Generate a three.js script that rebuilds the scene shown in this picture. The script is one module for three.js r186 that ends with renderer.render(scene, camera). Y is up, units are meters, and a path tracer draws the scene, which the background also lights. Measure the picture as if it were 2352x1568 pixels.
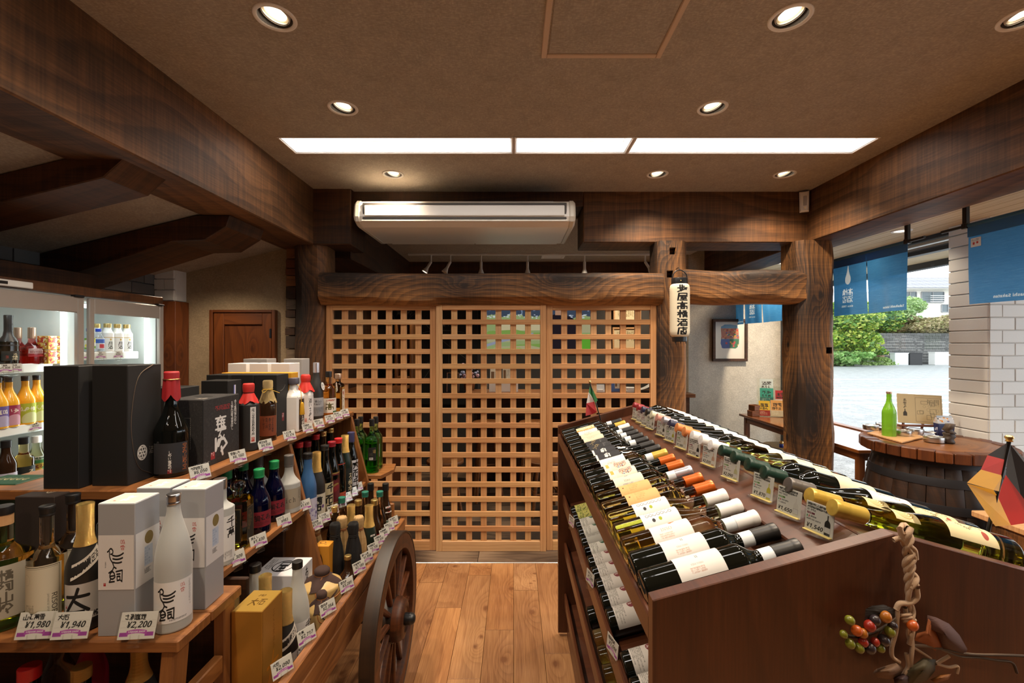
import * as THREE from 'three';
import { mergeGeometries, toCreasedNormals } from 'three/addons/utils/BufferGeometryUtils.js';
import { RectAreaLightUniformsLib } from 'three/addons/lights/RectAreaLightUniformsLib.js';
import { Brush, Evaluator, SUBTRACTION } from 'three-bvh-csg';

// ---------------------------------------------------------------- camera, sky, exposure, big lights
const EYE = 1.485, F = 1045, CEIL = 2.59;
const scene = new THREE.Scene();
const camera = new THREE.PerspectiveCamera(2 * Math.atan(784 / F) * 180 / Math.PI, 2352 / 1568, 0.02, 400);
camera.position.set(0, EYE, 0);
camera.setViewOffset(2352, 1568, -4, -6, 2352, 1568);
const renderer = new THREE.WebGLRenderer();
renderer.toneMapping = THREE.LinearToneMapping;
renderer.toneMappingExposure = 0.92;
renderer.shadowMap.enabled = true;
scene.background = new THREE.Color(0.90, 0.96, 1.0);
scene.backgroundIntensity = 3.7;                       // bright overcast sky
RectAreaLightUniformsLib.init();
const STRIP = { color: [1.0, 0.95, 0.90], intensity: 11, glow: 2.2 };
const SPOT = { color: [1.0, 0.80, 0.58], intensity: 5.6, glow: 3.2 };
// ---------------------------------------------------------------- helpers
const V = (x, y, z) => new THREE.Vector3(x, y, z);
let seedState = 7;
const seed = (s) => { seedState = s >>> 0 || 1; };
const rnd = (a = 1, b) => { seedState = (seedState * 1664525 + 1013904223) >>> 0; const r = seedState / 4294967296; return b === undefined ? r * a : a + r * (b - a); };
const pick = (l) => l[Math.floor(rnd() * l.length)];
const at = (px, py, D) => V((px - 1180) * D / F, EYE - (py - 790) * D / F, -D);          // a point seen at a pixel, D metres in front of the lens
const onY = (px, py, Y) => at(px, py, (EYE - Y) * F / (py - 790));                       // ... on a level surface
const names = {};
const numbered = (n) => { const k = names[n] = (names[n] ?? -1) + 1; return k ? n + '_' + String(k).padStart(3, '0') : n; };
function tag(o, label, category, group) { Object.assign(o.userData, { label, category }); if (group) o.userData.group = group; return o; }
function thing(name, label, category, pos = [0, 0, 0], turn = 0, group) {
  const o = new THREE.Group(); o.name = numbered(name); scene.add(o);
  if (pos.isVector3) o.position.copy(pos); else o.position.set(...pos);
  o.rotation.y = turn; return tag(o, label, category, group);
}
function part(parent, name, geo, mat, label) {
  const m = new THREE.Mesh(geo, mat); m.name = parent === scene ? numbered(name) : name; m.castShadow = m.receiveShadow = true; parent.add(m);
  if (label) m.userData.label = label; return m;
}
const solo = (name, geo, mat, label, cat, group) => tag(part(scene, name, geo, mat), label, cat, group);
function struct(name, geo, mat) { const m = geo ? part(scene, name, geo, mat) : new THREE.Group(); if (!geo) { m.name = numbered(name); scene.add(m); } m.userData.kind = 'structure'; return m; }
function copy(o, label, pos, turn, group) {
  const c = o.clone(); c.name = numbered(o.name.replace(/_\d{3}$/, '')); scene.add(c); c.userData = { ...o.userData };
  if (label) c.userData.label = label; if (group) c.userData.group = group;
  if (pos) { if (pos.isVector3) c.position.copy(pos); else c.position.set(...pos); } if (turn !== undefined) c.rotation.y = turn; return c;
}
// geometry: all non-indexed with position, normal, uv
function flat(g) { g = g.index ? g.toNonIndexed() : g; for (const k of Object.keys(g.attributes)) if (!['position', 'normal', 'uv'].includes(k)) g.deleteAttribute(k); g.clearGroups(); return g; }
const mg = (l) => mergeGeometries(l.map(flat));
const mv = (g, x, y, z) => g.translate(x, y, z);
// wood-like uv in metres: grain along axis g
function boxUV(geo, g = 'x', ou = rnd(9), ov = rnd(9)) {
  const p = geo.attributes.position, n = geo.attributes.normal, uv = new Float32Array(p.count * 2), I = { x: 0, y: 1, z: 2 }[g];
  for (let t = 0; t < p.count; t += 3) {
    const N = [0, 1, 2].map((k) => Math.abs(n.array[t * 3 + k] + n.array[t * 3 + 3 + k] + n.array[t * 3 + 6 + k]));
    let a = N.indexOf(Math.max(...N)), ua = I, va;
    if (a === I) { ua = (I + 1) % 3; va = (I + 2) % 3; } else va = 3 - a - I;
    for (let k = t; k < t + 3; k++) { uv[k * 2] = p.array[k * 3 + ua] + ou; uv[k * 2 + 1] = p.array[k * 3 + va] + ov; }
  }
  return geo.setAttribute('uv', new THREE.BufferAttribute(uv, 2));
}
// chamfered box, 44 triangles
function cbox(w, h, d, g = 'x', c = 0.003) {
  const X = w / 2, Y = h / 2, Z = d / 2, pos = [], nor = []; c = Math.min(c, 0.4 * Math.min(w, h, d));
  const P = (ax, sx, sy, sz) => V(sx * (ax === 0 ? X : X - c), sy * (ax === 1 ? Y : Y - c), sz * (ax === 2 ? Z : Z - c));
  const poly = (q) => {
    const n = V(0, 0, 0).crossVectors(q[1].clone().sub(q[0]), q[2].clone().sub(q[0])).normalize();
    const m = q.reduce((s, v) => s.add(v), V(0, 0, 0)); if (n.dot(m) < 0) { q.reverse(); n.negate(); }
    for (let k = 1; k < q.length - 1; k++) for (const v of [q[0], q[k], q[k + 1]]) { pos.push(v.x, v.y, v.z); nor.push(n.x, n.y, n.z); }
  };
  const S = [-1, 1];
  for (const s of S) {
    poly([P(0, s, -1, -1), P(0, s, 1, -1), P(0, s, 1, 1), P(0, s, -1, 1)]);
    poly([P(1, -1, s, -1), P(1, 1, s, -1), P(1, 1, s, 1), P(1, -1, s, 1)]);
    poly([P(2, -1, -1, s), P(2, 1, -1, s), P(2, 1, 1, s), P(2, -1, 1, s)]);
    for (const t of S) {
      poly([P(0, s, t, -1), P(1, s, t, -1), P(1, s, t, 1), P(0, s, t, 1)]);
      poly([P(1, -1, s, t), P(2, -1, s, t), P(2, 1, s, t), P(1, 1, s, t)]);
      poly([P(0, s, -1, t), P(2, s, -1, t), P(2, s, 1, t), P(0, s, 1, t)]);
      for (const r of S) poly([P(0, s, t, r), P(1, s, t, r), P(2, s, t, r)]);
    }
  }
  const geo = new THREE.BufferGeometry();
  geo.setAttribute('position', new THREE.Float32BufferAttribute(pos, 3)); geo.setAttribute('normal', new THREE.Float32BufferAttribute(nor, 3));
  return boxUV(geo, g);
}
// box between two corners
const slab = (x0, x1, y0, y1, z0, z1, g = 'x', c = 0.003) => mv(cbox(Math.abs(x1 - x0), Math.abs(y1 - y0), Math.abs(z1 - z0), g, c), (x0 + x1) / 2, (y0 + y1) / 2, (z0 + z1) / 2);
const cyl = (r0, r1, h, n = 20, open = false) => flat(new THREE.CylinderGeometry(r1, r0, h, n, 1, open));
const lathe = (pts, n = 28) => flat(new THREE.LatheGeometry(pts.map(([r, y]) => new THREE.Vector2(Math.max(r, 1e-5), y)), n));
const tube = (pts, r, n = 24, m = 7) => flat(new THREE.TubeGeometry(new THREE.CatmullRomCurve3(pts.map((p) => p.isVector3 ? p : V(...p))), n, r, m));
const bar = (a, b, r, n = 8) => { const d = b.clone().sub(a), g = cyl(r, r, d.length(), n); g.applyQuaternion(new THREE.Quaternion().setFromUnitVectors(V(0, 1, 0), d.normalize())); return g.translate((a.x + b.x) / 2, (a.y + b.y) / 2, (a.z + b.z) / 2); };
function plank(a, b, w, t, up = V(0, 1, 0), g = 'x') {                                   // box from a to b: width w across, thickness t along up
  const d = b.clone().sub(a), L = d.length(), ge = cbox(L, t, w, 'x', Math.min(0.003, t / 4)); d.normalize();
  const z = V(0, 0, 0).crossVectors(d, up).normalize(), y = V(0, 0, 0).crossVectors(z, d);
  return ge.applyMatrix4(new THREE.Matrix4().makeBasis(d, y, z)).translate((a.x + b.x) / 2, (a.y + b.y) / 2, (a.z + b.z) / 2);
}
function extrude(pts, depth, bevel = 0.002) {
  const s = new THREE.Shape(pts.map(([x, y]) => new THREE.Vector2(x, y)));
  return flat(new THREE.ExtrudeGeometry(s, { depth: depth - 2 * bevel, bevelEnabled: bevel > 0, bevelSize: bevel, bevelThickness: bevel, bevelOffset: -bevel, bevelSegments: 1, curveSegments: 10 })).translate(0, 0, bevel);
}
function rectUV(geo, r) {                                                                  // squeeze 0..1 uv into an atlas cell
  const u = geo.attributes.uv.array; for (let k = 0; k < u.length; k += 2) { u[k] = r.u0 + (r.u1 - r.u0) * u[k]; u[k + 1] = r.v0 + (r.v1 - r.v0) * u[k + 1]; } return geo;
}
const card = (w, h, r) => rectUV(flat(new THREE.PlaneGeometry(w, h)), r);
const wrapCard = (R, h, arc, y, r, R2) => rectUV(flat(new THREE.CylinderGeometry(R2 ?? R, R, h, 14, 1, true, -arc / 2, arc)), r).translate(0, y + h / 2, 0);
// tree-trunk like timber along +y: a rounded square that wanders
function timber(L, w, d, sd, { n = 20, m = 26, wob = 0.012, sq = 3.2, lump = 0.05, cuts = [] } = {}) {
  const pos = [], uv = [], idx = [];
  for (let i = 0; i <= m; i++) {
    const t = i / m, y = t * L, ox = wob * (noise(t * 3.1 + sd, 1.7) - 0.5) * 2, oz = wob * (noise(t * 2.7 + sd, 9.3) - 0.5) * 2;
    for (let k = 0; k <= n; k++) {
      const a = (k % n) / n * Math.PI * 2, c = Math.cos(a), s = Math.sin(a), q = Math.pow(Math.pow(Math.abs(c), sq) + Math.pow(Math.abs(s), sq), -1 / sq);
      let f = q; for (const [ca, cd, cn] of cuts) { const k = Math.cos(a - ca); if (k > 0.05) f = Math.min(f, (cd + cn * (noise(t * L * 2.6 + ca * 7 + sd, 3.3) - 0.5)) / k); }
      f *= (1 + lump * 2 * (noise(c * 1.3 + 5 + sd, s * 1.3 + t * L * 3.2) - 0.5) + lump * (noise(c * 4 + 8 + sd, s * 4 + t * L * 9) - 0.5));
      pos.push(ox + c * f * w / 2, y, oz + s * f * d / 2); uv.push(y + sd, k / n * (w + d) * 1.7);
    }
  }
  for (let i = 0; i < m; i++) for (let k = 0; k < n; k++) { const a = i * (n + 1) + k, b = a + n + 1; idx.push(a, b, a + 1, a + 1, b, b + 1); }
  const c0 = pos.length / 3; pos.push(0, 0, 0, 0, L, 0); uv.push(0, 0, 0, 0);
  for (let k = 0; k < n; k++) { idx.push(c0, k, k + 1); const b = m * (n + 1); idx.push(c0 + 1, b + k + 1, b + k); }
  const g = new THREE.BufferGeometry(); g.setAttribute('position', new THREE.Float32BufferAttribute(pos, 3)); g.setAttribute('uv', new THREE.Float32BufferAttribute(uv, 2)); g.setIndex(idx); if (cuts.length) return flat(toCreasedNormals(g, 0.5)); g.computeVertexNormals(); return g;
}
function carve(geo, mat, boxes) {
  const ev = new Evaluator(); ev.attributes = ['position', 'normal', 'uv']; ev.useGroups = false;
  let a = new Brush(geo, mat); a.updateMatrixWorld();
  for (const [w, h, d, x, y, z] of boxes) { const b = new Brush(new THREE.BoxGeometry(w, h, d), mat); b.position.set(x, y, z); b.updateMatrixWorld(); a = ev.evaluate(a, b, SUBTRACTION); }
  return a.geometry;
}
// ---------------------------------------------------------------- noise and textures
function hash(x, y, s) { let h = Math.imul(x, 374761393) + Math.imul(y, 668265263) + Math.imul(s, 974634541); h = Math.imul(h ^ (h >>> 13), 1274126177); return ((h ^ (h >>> 16)) >>> 0) / 4294967296; }
function vnoise(x, y, px, py, s) {
  const xi = Math.floor(x), yi = Math.floor(y), fx = x - xi, fy = y - yi, m = (a, n) => n ? ((a % n) + n) % n : a;
  const u = fx * fx * (3 - 2 * fx), v = fy * fy * (3 - 2 * fy), x0 = m(xi, px), x1 = m(xi + 1, px), y0 = m(yi, py), y1 = m(yi + 1, py);
  const a = hash(x0, y0, s), b = hash(x1, y0, s), c = hash(x0, y1, s), d = hash(x1, y1, s);
  return a + (b - a) * u + (c - a) * v + (a - b - c + d) * u * v;
}
function noise(x, y) { return 0.65 * vnoise(x, y, 0, 0, 3) + 0.35 * vnoise(x * 2.1, y * 2.1, 0, 0, 5); }
const mix = (a, b, t) => a + (b - a) * t, clamp = (x) => Math.min(1, Math.max(0, x));
const hex = (h) => [(h >> 16) & 255, (h >> 8) & 255, h & 255];
function texture(w, h, sx, sy, fn, srgb = true) {                                          // fn(u, v) -> [r, g, b] 0..255; sx, sy metres per repeat
  const data = new Uint8Array(w * h * 4);
  for (let y = 0; y < h; y++) for (let x = 0; x < w; x++) { const c = fn(x / w, y / h), o = (y * w + x) * 4; data[o] = c[0]; data[o + 1] = c[1]; data[o + 2] = c[2]; data[o + 3] = 255; }
  const t = new THREE.DataTexture(data, w, h); t.wrapS = t.wrapT = THREE.RepeatWrapping; t.magFilter = THREE.LinearFilter; if (srgb) t.colorSpace = THREE.SRGBColorSpace; t.repeat.set(1 / sx, 1 / sy); t.needsUpdate = true; return t;
}
// timber: u runs along the grain
function wood({ w = 1024, h = 512, sx = 1.6, sy = 0.5, light, dark, rings = 9, warp = 0.35, fine = 0.35, saw = 0, knots = 0, patch = 0.2, sd = 1, sharp = 2 }) {
  const L = hex(light), D = hex(dark), K = []; seed(sd * 77 + 5);
  for (let k = 0; k < knots; k++) K.push([rnd(), rnd(), rnd(0.6, 1.4)]);
  return texture(w, h, sx, sy, (u, v) => {
    let d = v * rings + warp * rings * 0.5 * vnoise(u * 3, v * 3, 3, 3, sd) + warp * 1.6 * vnoise(u * 7, v * 6, 7, 6, sd + 1), kn = 0;
    for (const [a, b, s] of K) { let du = Math.abs(u - a), dv = Math.abs(v - b); du = Math.min(du, 1 - du) * sx; dv = Math.min(dv, 1 - dv) * sy; const q = Math.exp(-(du * du / 0.012 + dv * dv / 0.0022) / s); d += q * 3.2; kn = Math.max(kn, Math.exp(-(du * du + dv * dv * 2) / (0.00035 * s))); }
    const f = d - Math.floor(d), ring = Math.pow(f, sharp) * (1 - Math.pow(f, 14));
    const st = vnoise(u * 14, v * 190, 14, 190, sd + 2), st2 = vnoise(u * 40, v * 420, 40, 420, sd + 4), p = vnoise(u * 4, v * 2, 4, 2, sd + 3) - 0.5;
    let t = ring * (1 - fine) + (st * 0.6 + st2 * 0.4) * fine + p * patch * 2 + kn * 0.9;
    if (saw) t += saw * (vnoise(u * 330, v * 5, 330, 5, sd + 5) - 0.5) + saw * 0.7 * (vnoise(u * 90, v * 3, 90, 3, sd + 6) - 0.5);
    t = clamp(t); return [mix(L[0], D[0], t), mix(L[1], D[1], t), mix(L[2], D[2], t)];
  });
}
const std = (o) => new THREE.MeshStandardMaterial(o), phy = (o) => new THREE.MeshPhysicalMaterial(o);
const woodMat = (t, roughness, bump = 0, extra = {}) => phy({ map: t, roughness, ...(bump ? { bumpMap: t, bumpScale: bump } : {}), ...extra });
const rgb = (r, g, b) => new THREE.Color(r, g, b);
const css = (h) => new THREE.Color(h);

const T = {
  beam: wood({ light: 0x80552f, dark: 0x3c2512, rings: 7, warp: 0.5, fine: 0.5, saw: 0.35, sd: 11, patch: 0.3, sx: 2, sy: 0.7 }),
  log: wood({ w: 2048, h: 1024, light: 0xa06c38, dark: 0x24160c, rings: 17, warp: 0.75, fine: 0.62, knots: 6, patch: 0.75, sd: 23, sx: 1.6, sy: 0.7, saw: 0.12, sharp: 1.4 }),
  cedar: wood({ light: 0xd8ab7a, dark: 0xb28253, rings: 16, warp: 0.12, fine: 0.5, sd: 31, patch: 0.25, sx: 1.2, sy: 0.4 }),
  oak: wood({ w: 1536, h: 1024, light: 0xb98c60, dark: 0x7a5032, rings: 8, warp: 0.55, fine: 0.62, knots: 5, sd: 41, patch: 0.35, sx: 1.5, sy: 0.6, sharp: 3 }),
  rack: wood({ light: 0x5e331c, dark: 0x3a1d0f, rings: 6, warp: 0.6, fine: 0.6, sd: 53, patch: 0.25, sx: 1.1, sy: 0.5 }),
  honey: wood({ light: 0x9c6636, dark: 0x5e361a, rings: 8, warp: 0.5, fine: 0.45, knots: 3, sd: 61, patch: 0.3, sx: 1.2, sy: 0.5 }),
  old: wood({ light: 0x86705a, dark: 0x3c2e24, rings: 7, warp: 0.7, fine: 0.6, sd: 71, patch: 0.8, sx: 1.2, sy: 0.5 }),
  plaster: texture(512, 512, 0.5, 0.5, (u, v) => {
    const a = vnoise(u * 60 + 6 * vnoise(u * 8, v * 8, 8, 8, 2), v * 150, 60, 150, 4), b = vnoise(u * 150, v * 50 + 5 * vnoise(u * 7, v * 7, 7, 7, 3), 150, 50, 6), c = vnoise(u * 9, v * 9, 9, 9, 8);
    const t = 205 + 32 * a * b + 14 * (a - 0.5) + 12 * (c - 0.5); return [t, t, t];
  }),
  siding: wood({ light: 0xd8c4a0, dark: 0xb89e78, rings: 7, warp: 0.3, fine: 0.6, sd: 83, sx: 1.4, sy: 0.4, w: 512, h: 256 }),
  grit: texture(512, 512, 1.5, 1.5, (u, v) => { const t = 120 + 60 * vnoise(u * 200, v * 200, 200, 200, 3) + 30 * vnoise(u * 30, v * 30, 30, 30, 5) + 30 * (vnoise(u * 6, v * 6, 6, 6, 7) - 0.5); return [t, t, t]; }),
  cloth: texture(256, 256, 0.08, 0.08, (u, v) => { const a = 0.5 + 0.5 * Math.sin(u * Math.PI * 2 * 64), b = 0.5 + 0.5 * Math.sin(v * Math.PI * 2 * 64), t = 190 + 30 * a * b + 35 * vnoise(u * 60, v * 12, 60, 12, 4); return [t, t, t]; }),
  crinkle: texture(256, 256, 0.05, 0.05, (u, v) => { const t = 255 * (0.25 + 0.75 * vnoise(u * 22, v * 22, 22, 22, 9) * vnoise(u * 50, v * 50, 50, 50, 10) * 1.4); return [t, t, t]; }),
};
const M = {
  beam: woodMat(T.beam, 0.62, 0.0012), log: woodMat(T.log, 0.7, 0.006), cedar: woodMat(T.cedar, 0.55, 0.0004), rack: woodMat(T.rack, 0.38, 0.0003, { clearcoat: 0.25, clearcoatRoughness: 0.3 }),
  honey: woodMat(T.honey, 0.42, 0.0004, { clearcoat: 0.2, clearcoatRoughness: 0.35 }), old: woodMat(T.old, 0.6, 0.001), siding: woodMat(T.siding, 0.6),
  darkwood: woodMat(T.beam, 0.6, 0.0008, { color: rgb(0.45, 0.38, 0.33) }), redwood: woodMat(T.honey, 0.5, 0.0005, { color: rgb(0.62, 0.42, 0.3) }), table: woodMat(T.honey, 0.4, 0.0003, { color: rgb(0.82, 0.68, 0.55) }),
  ceiling: std({ map: T.plaster, bumpMap: T.plaster, bumpScale: 0.002, color: rgb(0.56, 0.475, 0.375), roughness: 0.95 }),
  plaster: std({ map: T.plaster, bumpMap: T.plaster, bumpScale: 0.002, color: rgb(0.82, 0.77, 0.67), roughness: 0.95 }),
  plasterTan: std({ map: T.plaster, bumpMap: T.plaster, bumpScale: 0.002, color: rgb(0.52, 0.39, 0.24), roughness: 0.95 }),
  whiteBrick: phy({ color: rgb(0.78, 0.78, 0.76), roughness: 0.4, bumpMap: T.grit, bumpScale: 0.0005 }), mortar: std({ color: rgb(0.66, 0.65, 0.63), roughness: 0.9 }),
  white: phy({ color: rgb(0.82, 0.81, 0.78), roughness: 0.45 }), acwhite: phy({ color: rgb(0.86, 0.81, 0.72), roughness: 0.4 }), black: phy({ color: rgb(0.015, 0.015, 0.016), roughness: 0.35 }), blackMatt: std({ color: rgb(0.018, 0.017, 0.016), roughness: 0.8 }),
  iron: std({ color: rgb(0.03, 0.03, 0.035), roughness: 0.5, metalness: 0.6 }), steel: std({ color: rgb(0.62, 0.62, 0.62), roughness: 0.28, metalness: 1 }), alu: std({ color: rgb(0.45, 0.44, 0.43), roughness: 0.35, metalness: 0.9 }),
  pane: phy({ color: rgb(1, 1, 1), transmission: 1, thickness: 0, roughness: 0, ior: 1.45 }), acrylic: phy({ color: rgb(0.97, 0.98, 0.96), transmission: 1, thickness: 0, roughness: 0.02, ior: 1.4 }),
  gold: std({ color: rgb(0.85, 0.58, 0.22), roughness: 0.3, metalness: 1 }), goldFoil: std({ color: rgb(0.82, 0.54, 0.17), roughness: 0.22, metalness: 1, bumpMap: T.crinkle, bumpScale: 0.0012 }),
};
// ---------------------------------------------------------------- writing: brush characters as strokes on a 10 x 10 grid, two label sheets
const K = {
  高: '4042 0292 3336 6366 3363 3464 3565 09069699 3767693937', 橋: '0343 2029 2306 2345 8151 4393 7144 7294 6465858464 5956 5696 9699 6768 6888 8767', 酒: '0011 0314 0926 3191 3439 3494 9499 3999 5154 7174 3797',
  店: '5051 1191 1109 5255 5383 3589 35398985', 屋: '1090 9093 1393 1009 2494 5436 3686 7587 5659 3787 2999', 歩: '2024 4044 4262 0494 4547 2538 7586 8509', 大: '0393 504309 4599', 石: '0191 510408 3439 3484 8489 3989',
  千: '7012 0494 5059', 萬: '0191 3032 6062 2325 2383 8385 2585 5355 2484 1619 1696 9699 5658', 鳥: '5031 2126 2181 8124 2484 2686 2696 9699 1719 3738 5758', 飼: '2002 2045 1343 1349 1646 1949 5191 9199 9989 5373 5558 5575 7578 5878',
  月: '2109 2181 8189 2484 2787', 山: '5059 1419 1999 9994', 特: '0343 2029 1012 0746 5191 7073 4393 4696 8489 5859', 別: '1054 1050 5054 1444 3409 3539 4549 6167 9099', 限: '1019 1041 4113 3346 4617 5090 9094 5393 5059 5094 6599', 定: '5051 1191 1113 9193 2484 5459 5676 2809 2999',
  本: '0393 5059 5008 5098 3777', 格: '0343 2029 2306 2345 6042 6181 8145 6599 5659 5686 8689 5989', 焼: '2029 1214 4234 2909 2949 5191 7074 5494 6264 8284 4696 6649 8689 8999', 甕: '4041 0191 2213 1332 3215 1545 2529 6243 5357 5383 5585 5787 7377 0898 2829 2979 5849 7879 7999', 吟: '1118 1141 4148 1848 7045 7099 5686 8669', 香: '7011 0292 5055 5004 5094 2529 2575 7579 2777 2979',
  不: '0191 5105 5159 5397', 阿: '0009 0030 3013 1334 3407 4191 9199 9979 5378 5373 7378 5878', 羅: '1191 1113 9193 1393 4143 6163 2435 3519 2659 6494 7479 6696 6999', 王: '1191 5159 1595 0999', 雪: '1080 5055 0292 0204 9294 2434 6474 2585 8589 2787 2989',
  あ: '1262 4028 2806 0615 1585 8598 9869', る: '2070 7026 2664 6487 8769 6949', べ: '0535 3598 6172 8091', し: '3037 3759 5998', ん: '4006 0635 3558 5879 7996', ゆ: '1016 1631 3171 7194 9457 5034 5569', の: '4126 2608 0829 2961 6184 8457', む: '2060 4047 4714 1425 2538 3888', い: '1016 1628 6176', さ: '1272 5066 2748 4878', 菊: '0191 3032 6062 3304 2383 8389 8979 3565 5058 4577',
};
function brush(c, ch, x, y, s, lw, color) {
  c.strokeStyle = color ?? c.strokeStyle; c.lineWidth = lw; c.lineCap = 'round'; c.lineJoin = 'round'; c.beginPath();
  for (const st of (K[ch] || '').split(' ')) { const p = []; for (let i = 0; i + 1 < st.length; i += 2) p.push([+st[i], +st[i + 1]]); p.forEach(([a, b], i) => i ? c.lineTo(x + a / 9 * s, y + b / 9 * s) : c.moveTo(x + a / 9 * s, y + b / 9 * s)); }
  c.stroke();
}
const KL = Object.keys(K).filter((k) => K[k].length > 12);
const column = (c, str, x, y, s, lw, color, gap = 1.15) => [...str].forEach((ch, i) => brush(c, ch, x, y + i * s * gap, s, lw, color));
const row = (c, str, x, y, s, lw, color, gap = 1.15) => [...str].forEach((ch, i) => brush(c, ch, x + i * s * gap, y, s, lw, color));
const some = (n) => [...Array(n)].map(() => pick(KL)).join('');
function small(c, x, y, w, h, lines, color, upright = true) { // rows or columns of small print
  const s = (upright ? w : h) / lines * 0.7, n = Math.floor((upright ? h : w) / (s * 1.1));
  for (let i = 0; i < lines; i++) (upright ? column : row)(c, some(Math.max(1, Math.floor(n * rnd(0.6, 1)))), upright ? x + w - (i + 1) * w / lines : x, upright ? y : y + i * h / lines, s, Math.max(0.7, s / 9), color, 1.1);
}
const sheets = [];
function sheet() { const cv = document.createElement('canvas'); cv.width = cv.height = 2048; const c = cv.getContext('2d'); c.fillStyle = '#ddd'; c.fillRect(0, 0, 2048, 2048); const t = new THREE.CanvasTexture(cv); t.colorSpace = THREE.SRGBColorSpace; t.magFilter = THREE.LinearFilter; const s = { cv, c, t, x: 0, y: 0, row: 0, paper: std({ map: t, color: rgb(0.84, 0.84, 0.84), roughness: 0.7 }), gloss: phy({ map: t, roughness: 0.3 }) }; sheets.push(s); return s; }
function cell(w, h, fn) { // reserve w x h pixels, draw, return the uv box and its material
  let s = sheets[sheets.length - 1] ?? sheet(); w = Math.ceil(w); h = Math.ceil(h);
  if (s.x + w > 2048) { s.x = 0; s.y += s.row + 2; s.row = 0; }
  if (s.y + h > 2048) s = sheet();
  const c = s.c; c.save(); c.beginPath(); c.rect(s.x, s.y, w, h); c.clip(); c.translate(s.x, s.y); fn(c, w, h); c.restore();
  const r = { u0: (s.x + 1) / 2048, u1: (s.x + w - 1) / 2048, v1: 1 - (s.y + 1) / 2048, v0: 1 - (s.y + h - 1) / 2048, paper: s.paper, gloss: s.gloss, w, h };
  s.x += w + 2; s.row = Math.max(s.row, h); return r;
}
const bg = (c, w, h, f) => { c.fillStyle = f; c.fillRect(0, 0, w, h); };
const txt = (c, s, x, y, size, color, font = 'sans-serif', align = 'left', style = '') => { c.fillStyle = color; c.font = `${style} ${size}px ${font}`; c.textAlign = align; c.textBaseline = 'middle'; c.fillText(s, x, y); };
seed(101);
const priceCell = (price, name) => cell(132, 92, (c, w, h) => {
  bg(c, w, h, '#f4f1ee'); c.strokeStyle = '#d8d4d0'; c.lineWidth = 1; for (const y of [30, 52]) { c.beginPath(); c.moveTo(4, y); c.lineTo(w - 4, y); c.stroke(); }
  const s = 17; row(c, (name || some(4)).slice(0, 5), 14, 9, s, 2.6, '#161414', 1.12);
  txt(c, '¥' + price, w / 2 + 2, 43, 29, '#111', 'sans-serif', 'center', 'italic bold');
  c.fillStyle = '#b04fb4'; c.fillRect(6, 68, 30, 13); c.fillRect(w - 36, 68, 30, 13); c.fillStyle = '#c45cc4'; c.beginPath(); c.moveTo(30, 63); c.quadraticCurveTo(w / 2, 54, w - 30, 63); c.lineTo(w - 30, 76); c.quadraticCurveTo(w / 2, 66, 30, 76); c.fill();
  txt(c, 'LIQUOR SHOP', w / 2, 66, 9, '#fff', 'sans-serif', 'center', 'bold');
});
const wineCell = (price, o = {}) => cell(150, 140, (c, w, h) => {
  bg(c, w, h, '#f6f5f0'); row(c, some(11), 8, 8, 10, 1.7, '#222', 1.06); row(c, some(12), 8, 22, 9, 1.5, '#222', 1.06); small(c, 8, 36, 86, 12, 1, '#444', false);
  c.fillStyle = o.strip ?? '#5f8f3a'; c.fillRect(8, 52, 42, 9); small(c, 10, 53, 38, 8, 1, '#fff', false); c.fillStyle = '#2a8a42'; c.fillRect(8, 68, 5, 10); c.fillStyle = '#fff'; c.fillRect(13, 68, 5, 10); c.fillStyle = '#c8202c'; c.fillRect(18, 68, 5, 10); small(c, 28, 68, 60, 10, 1, '#333', false); small(c, 8, 83, 84, 9, 1, '#444', false);
  txt(c, '¥' + price, 8, 116, 29, '#111', 'sans-serif', 'left', 'italic bold');
  c.fillStyle = o.bottle ?? '#23211f'; c.beginPath(); c.moveTo(116, 40); c.lineTo(122, 40); c.lineTo(122, 62); c.quadraticCurveTo(134, 70, 134, 84); c.lineTo(134, 134); c.lineTo(104, 134); c.lineTo(104, 84); c.quadraticCurveTo(104, 70, 116, 62); c.fill(); c.fillStyle = '#eee'; c.fillRect(104, 96, 30, 26); c.strokeStyle = '#99958c'; c.lineWidth = 1; c.strokeRect(104, 96, 30, 26);
});
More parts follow.
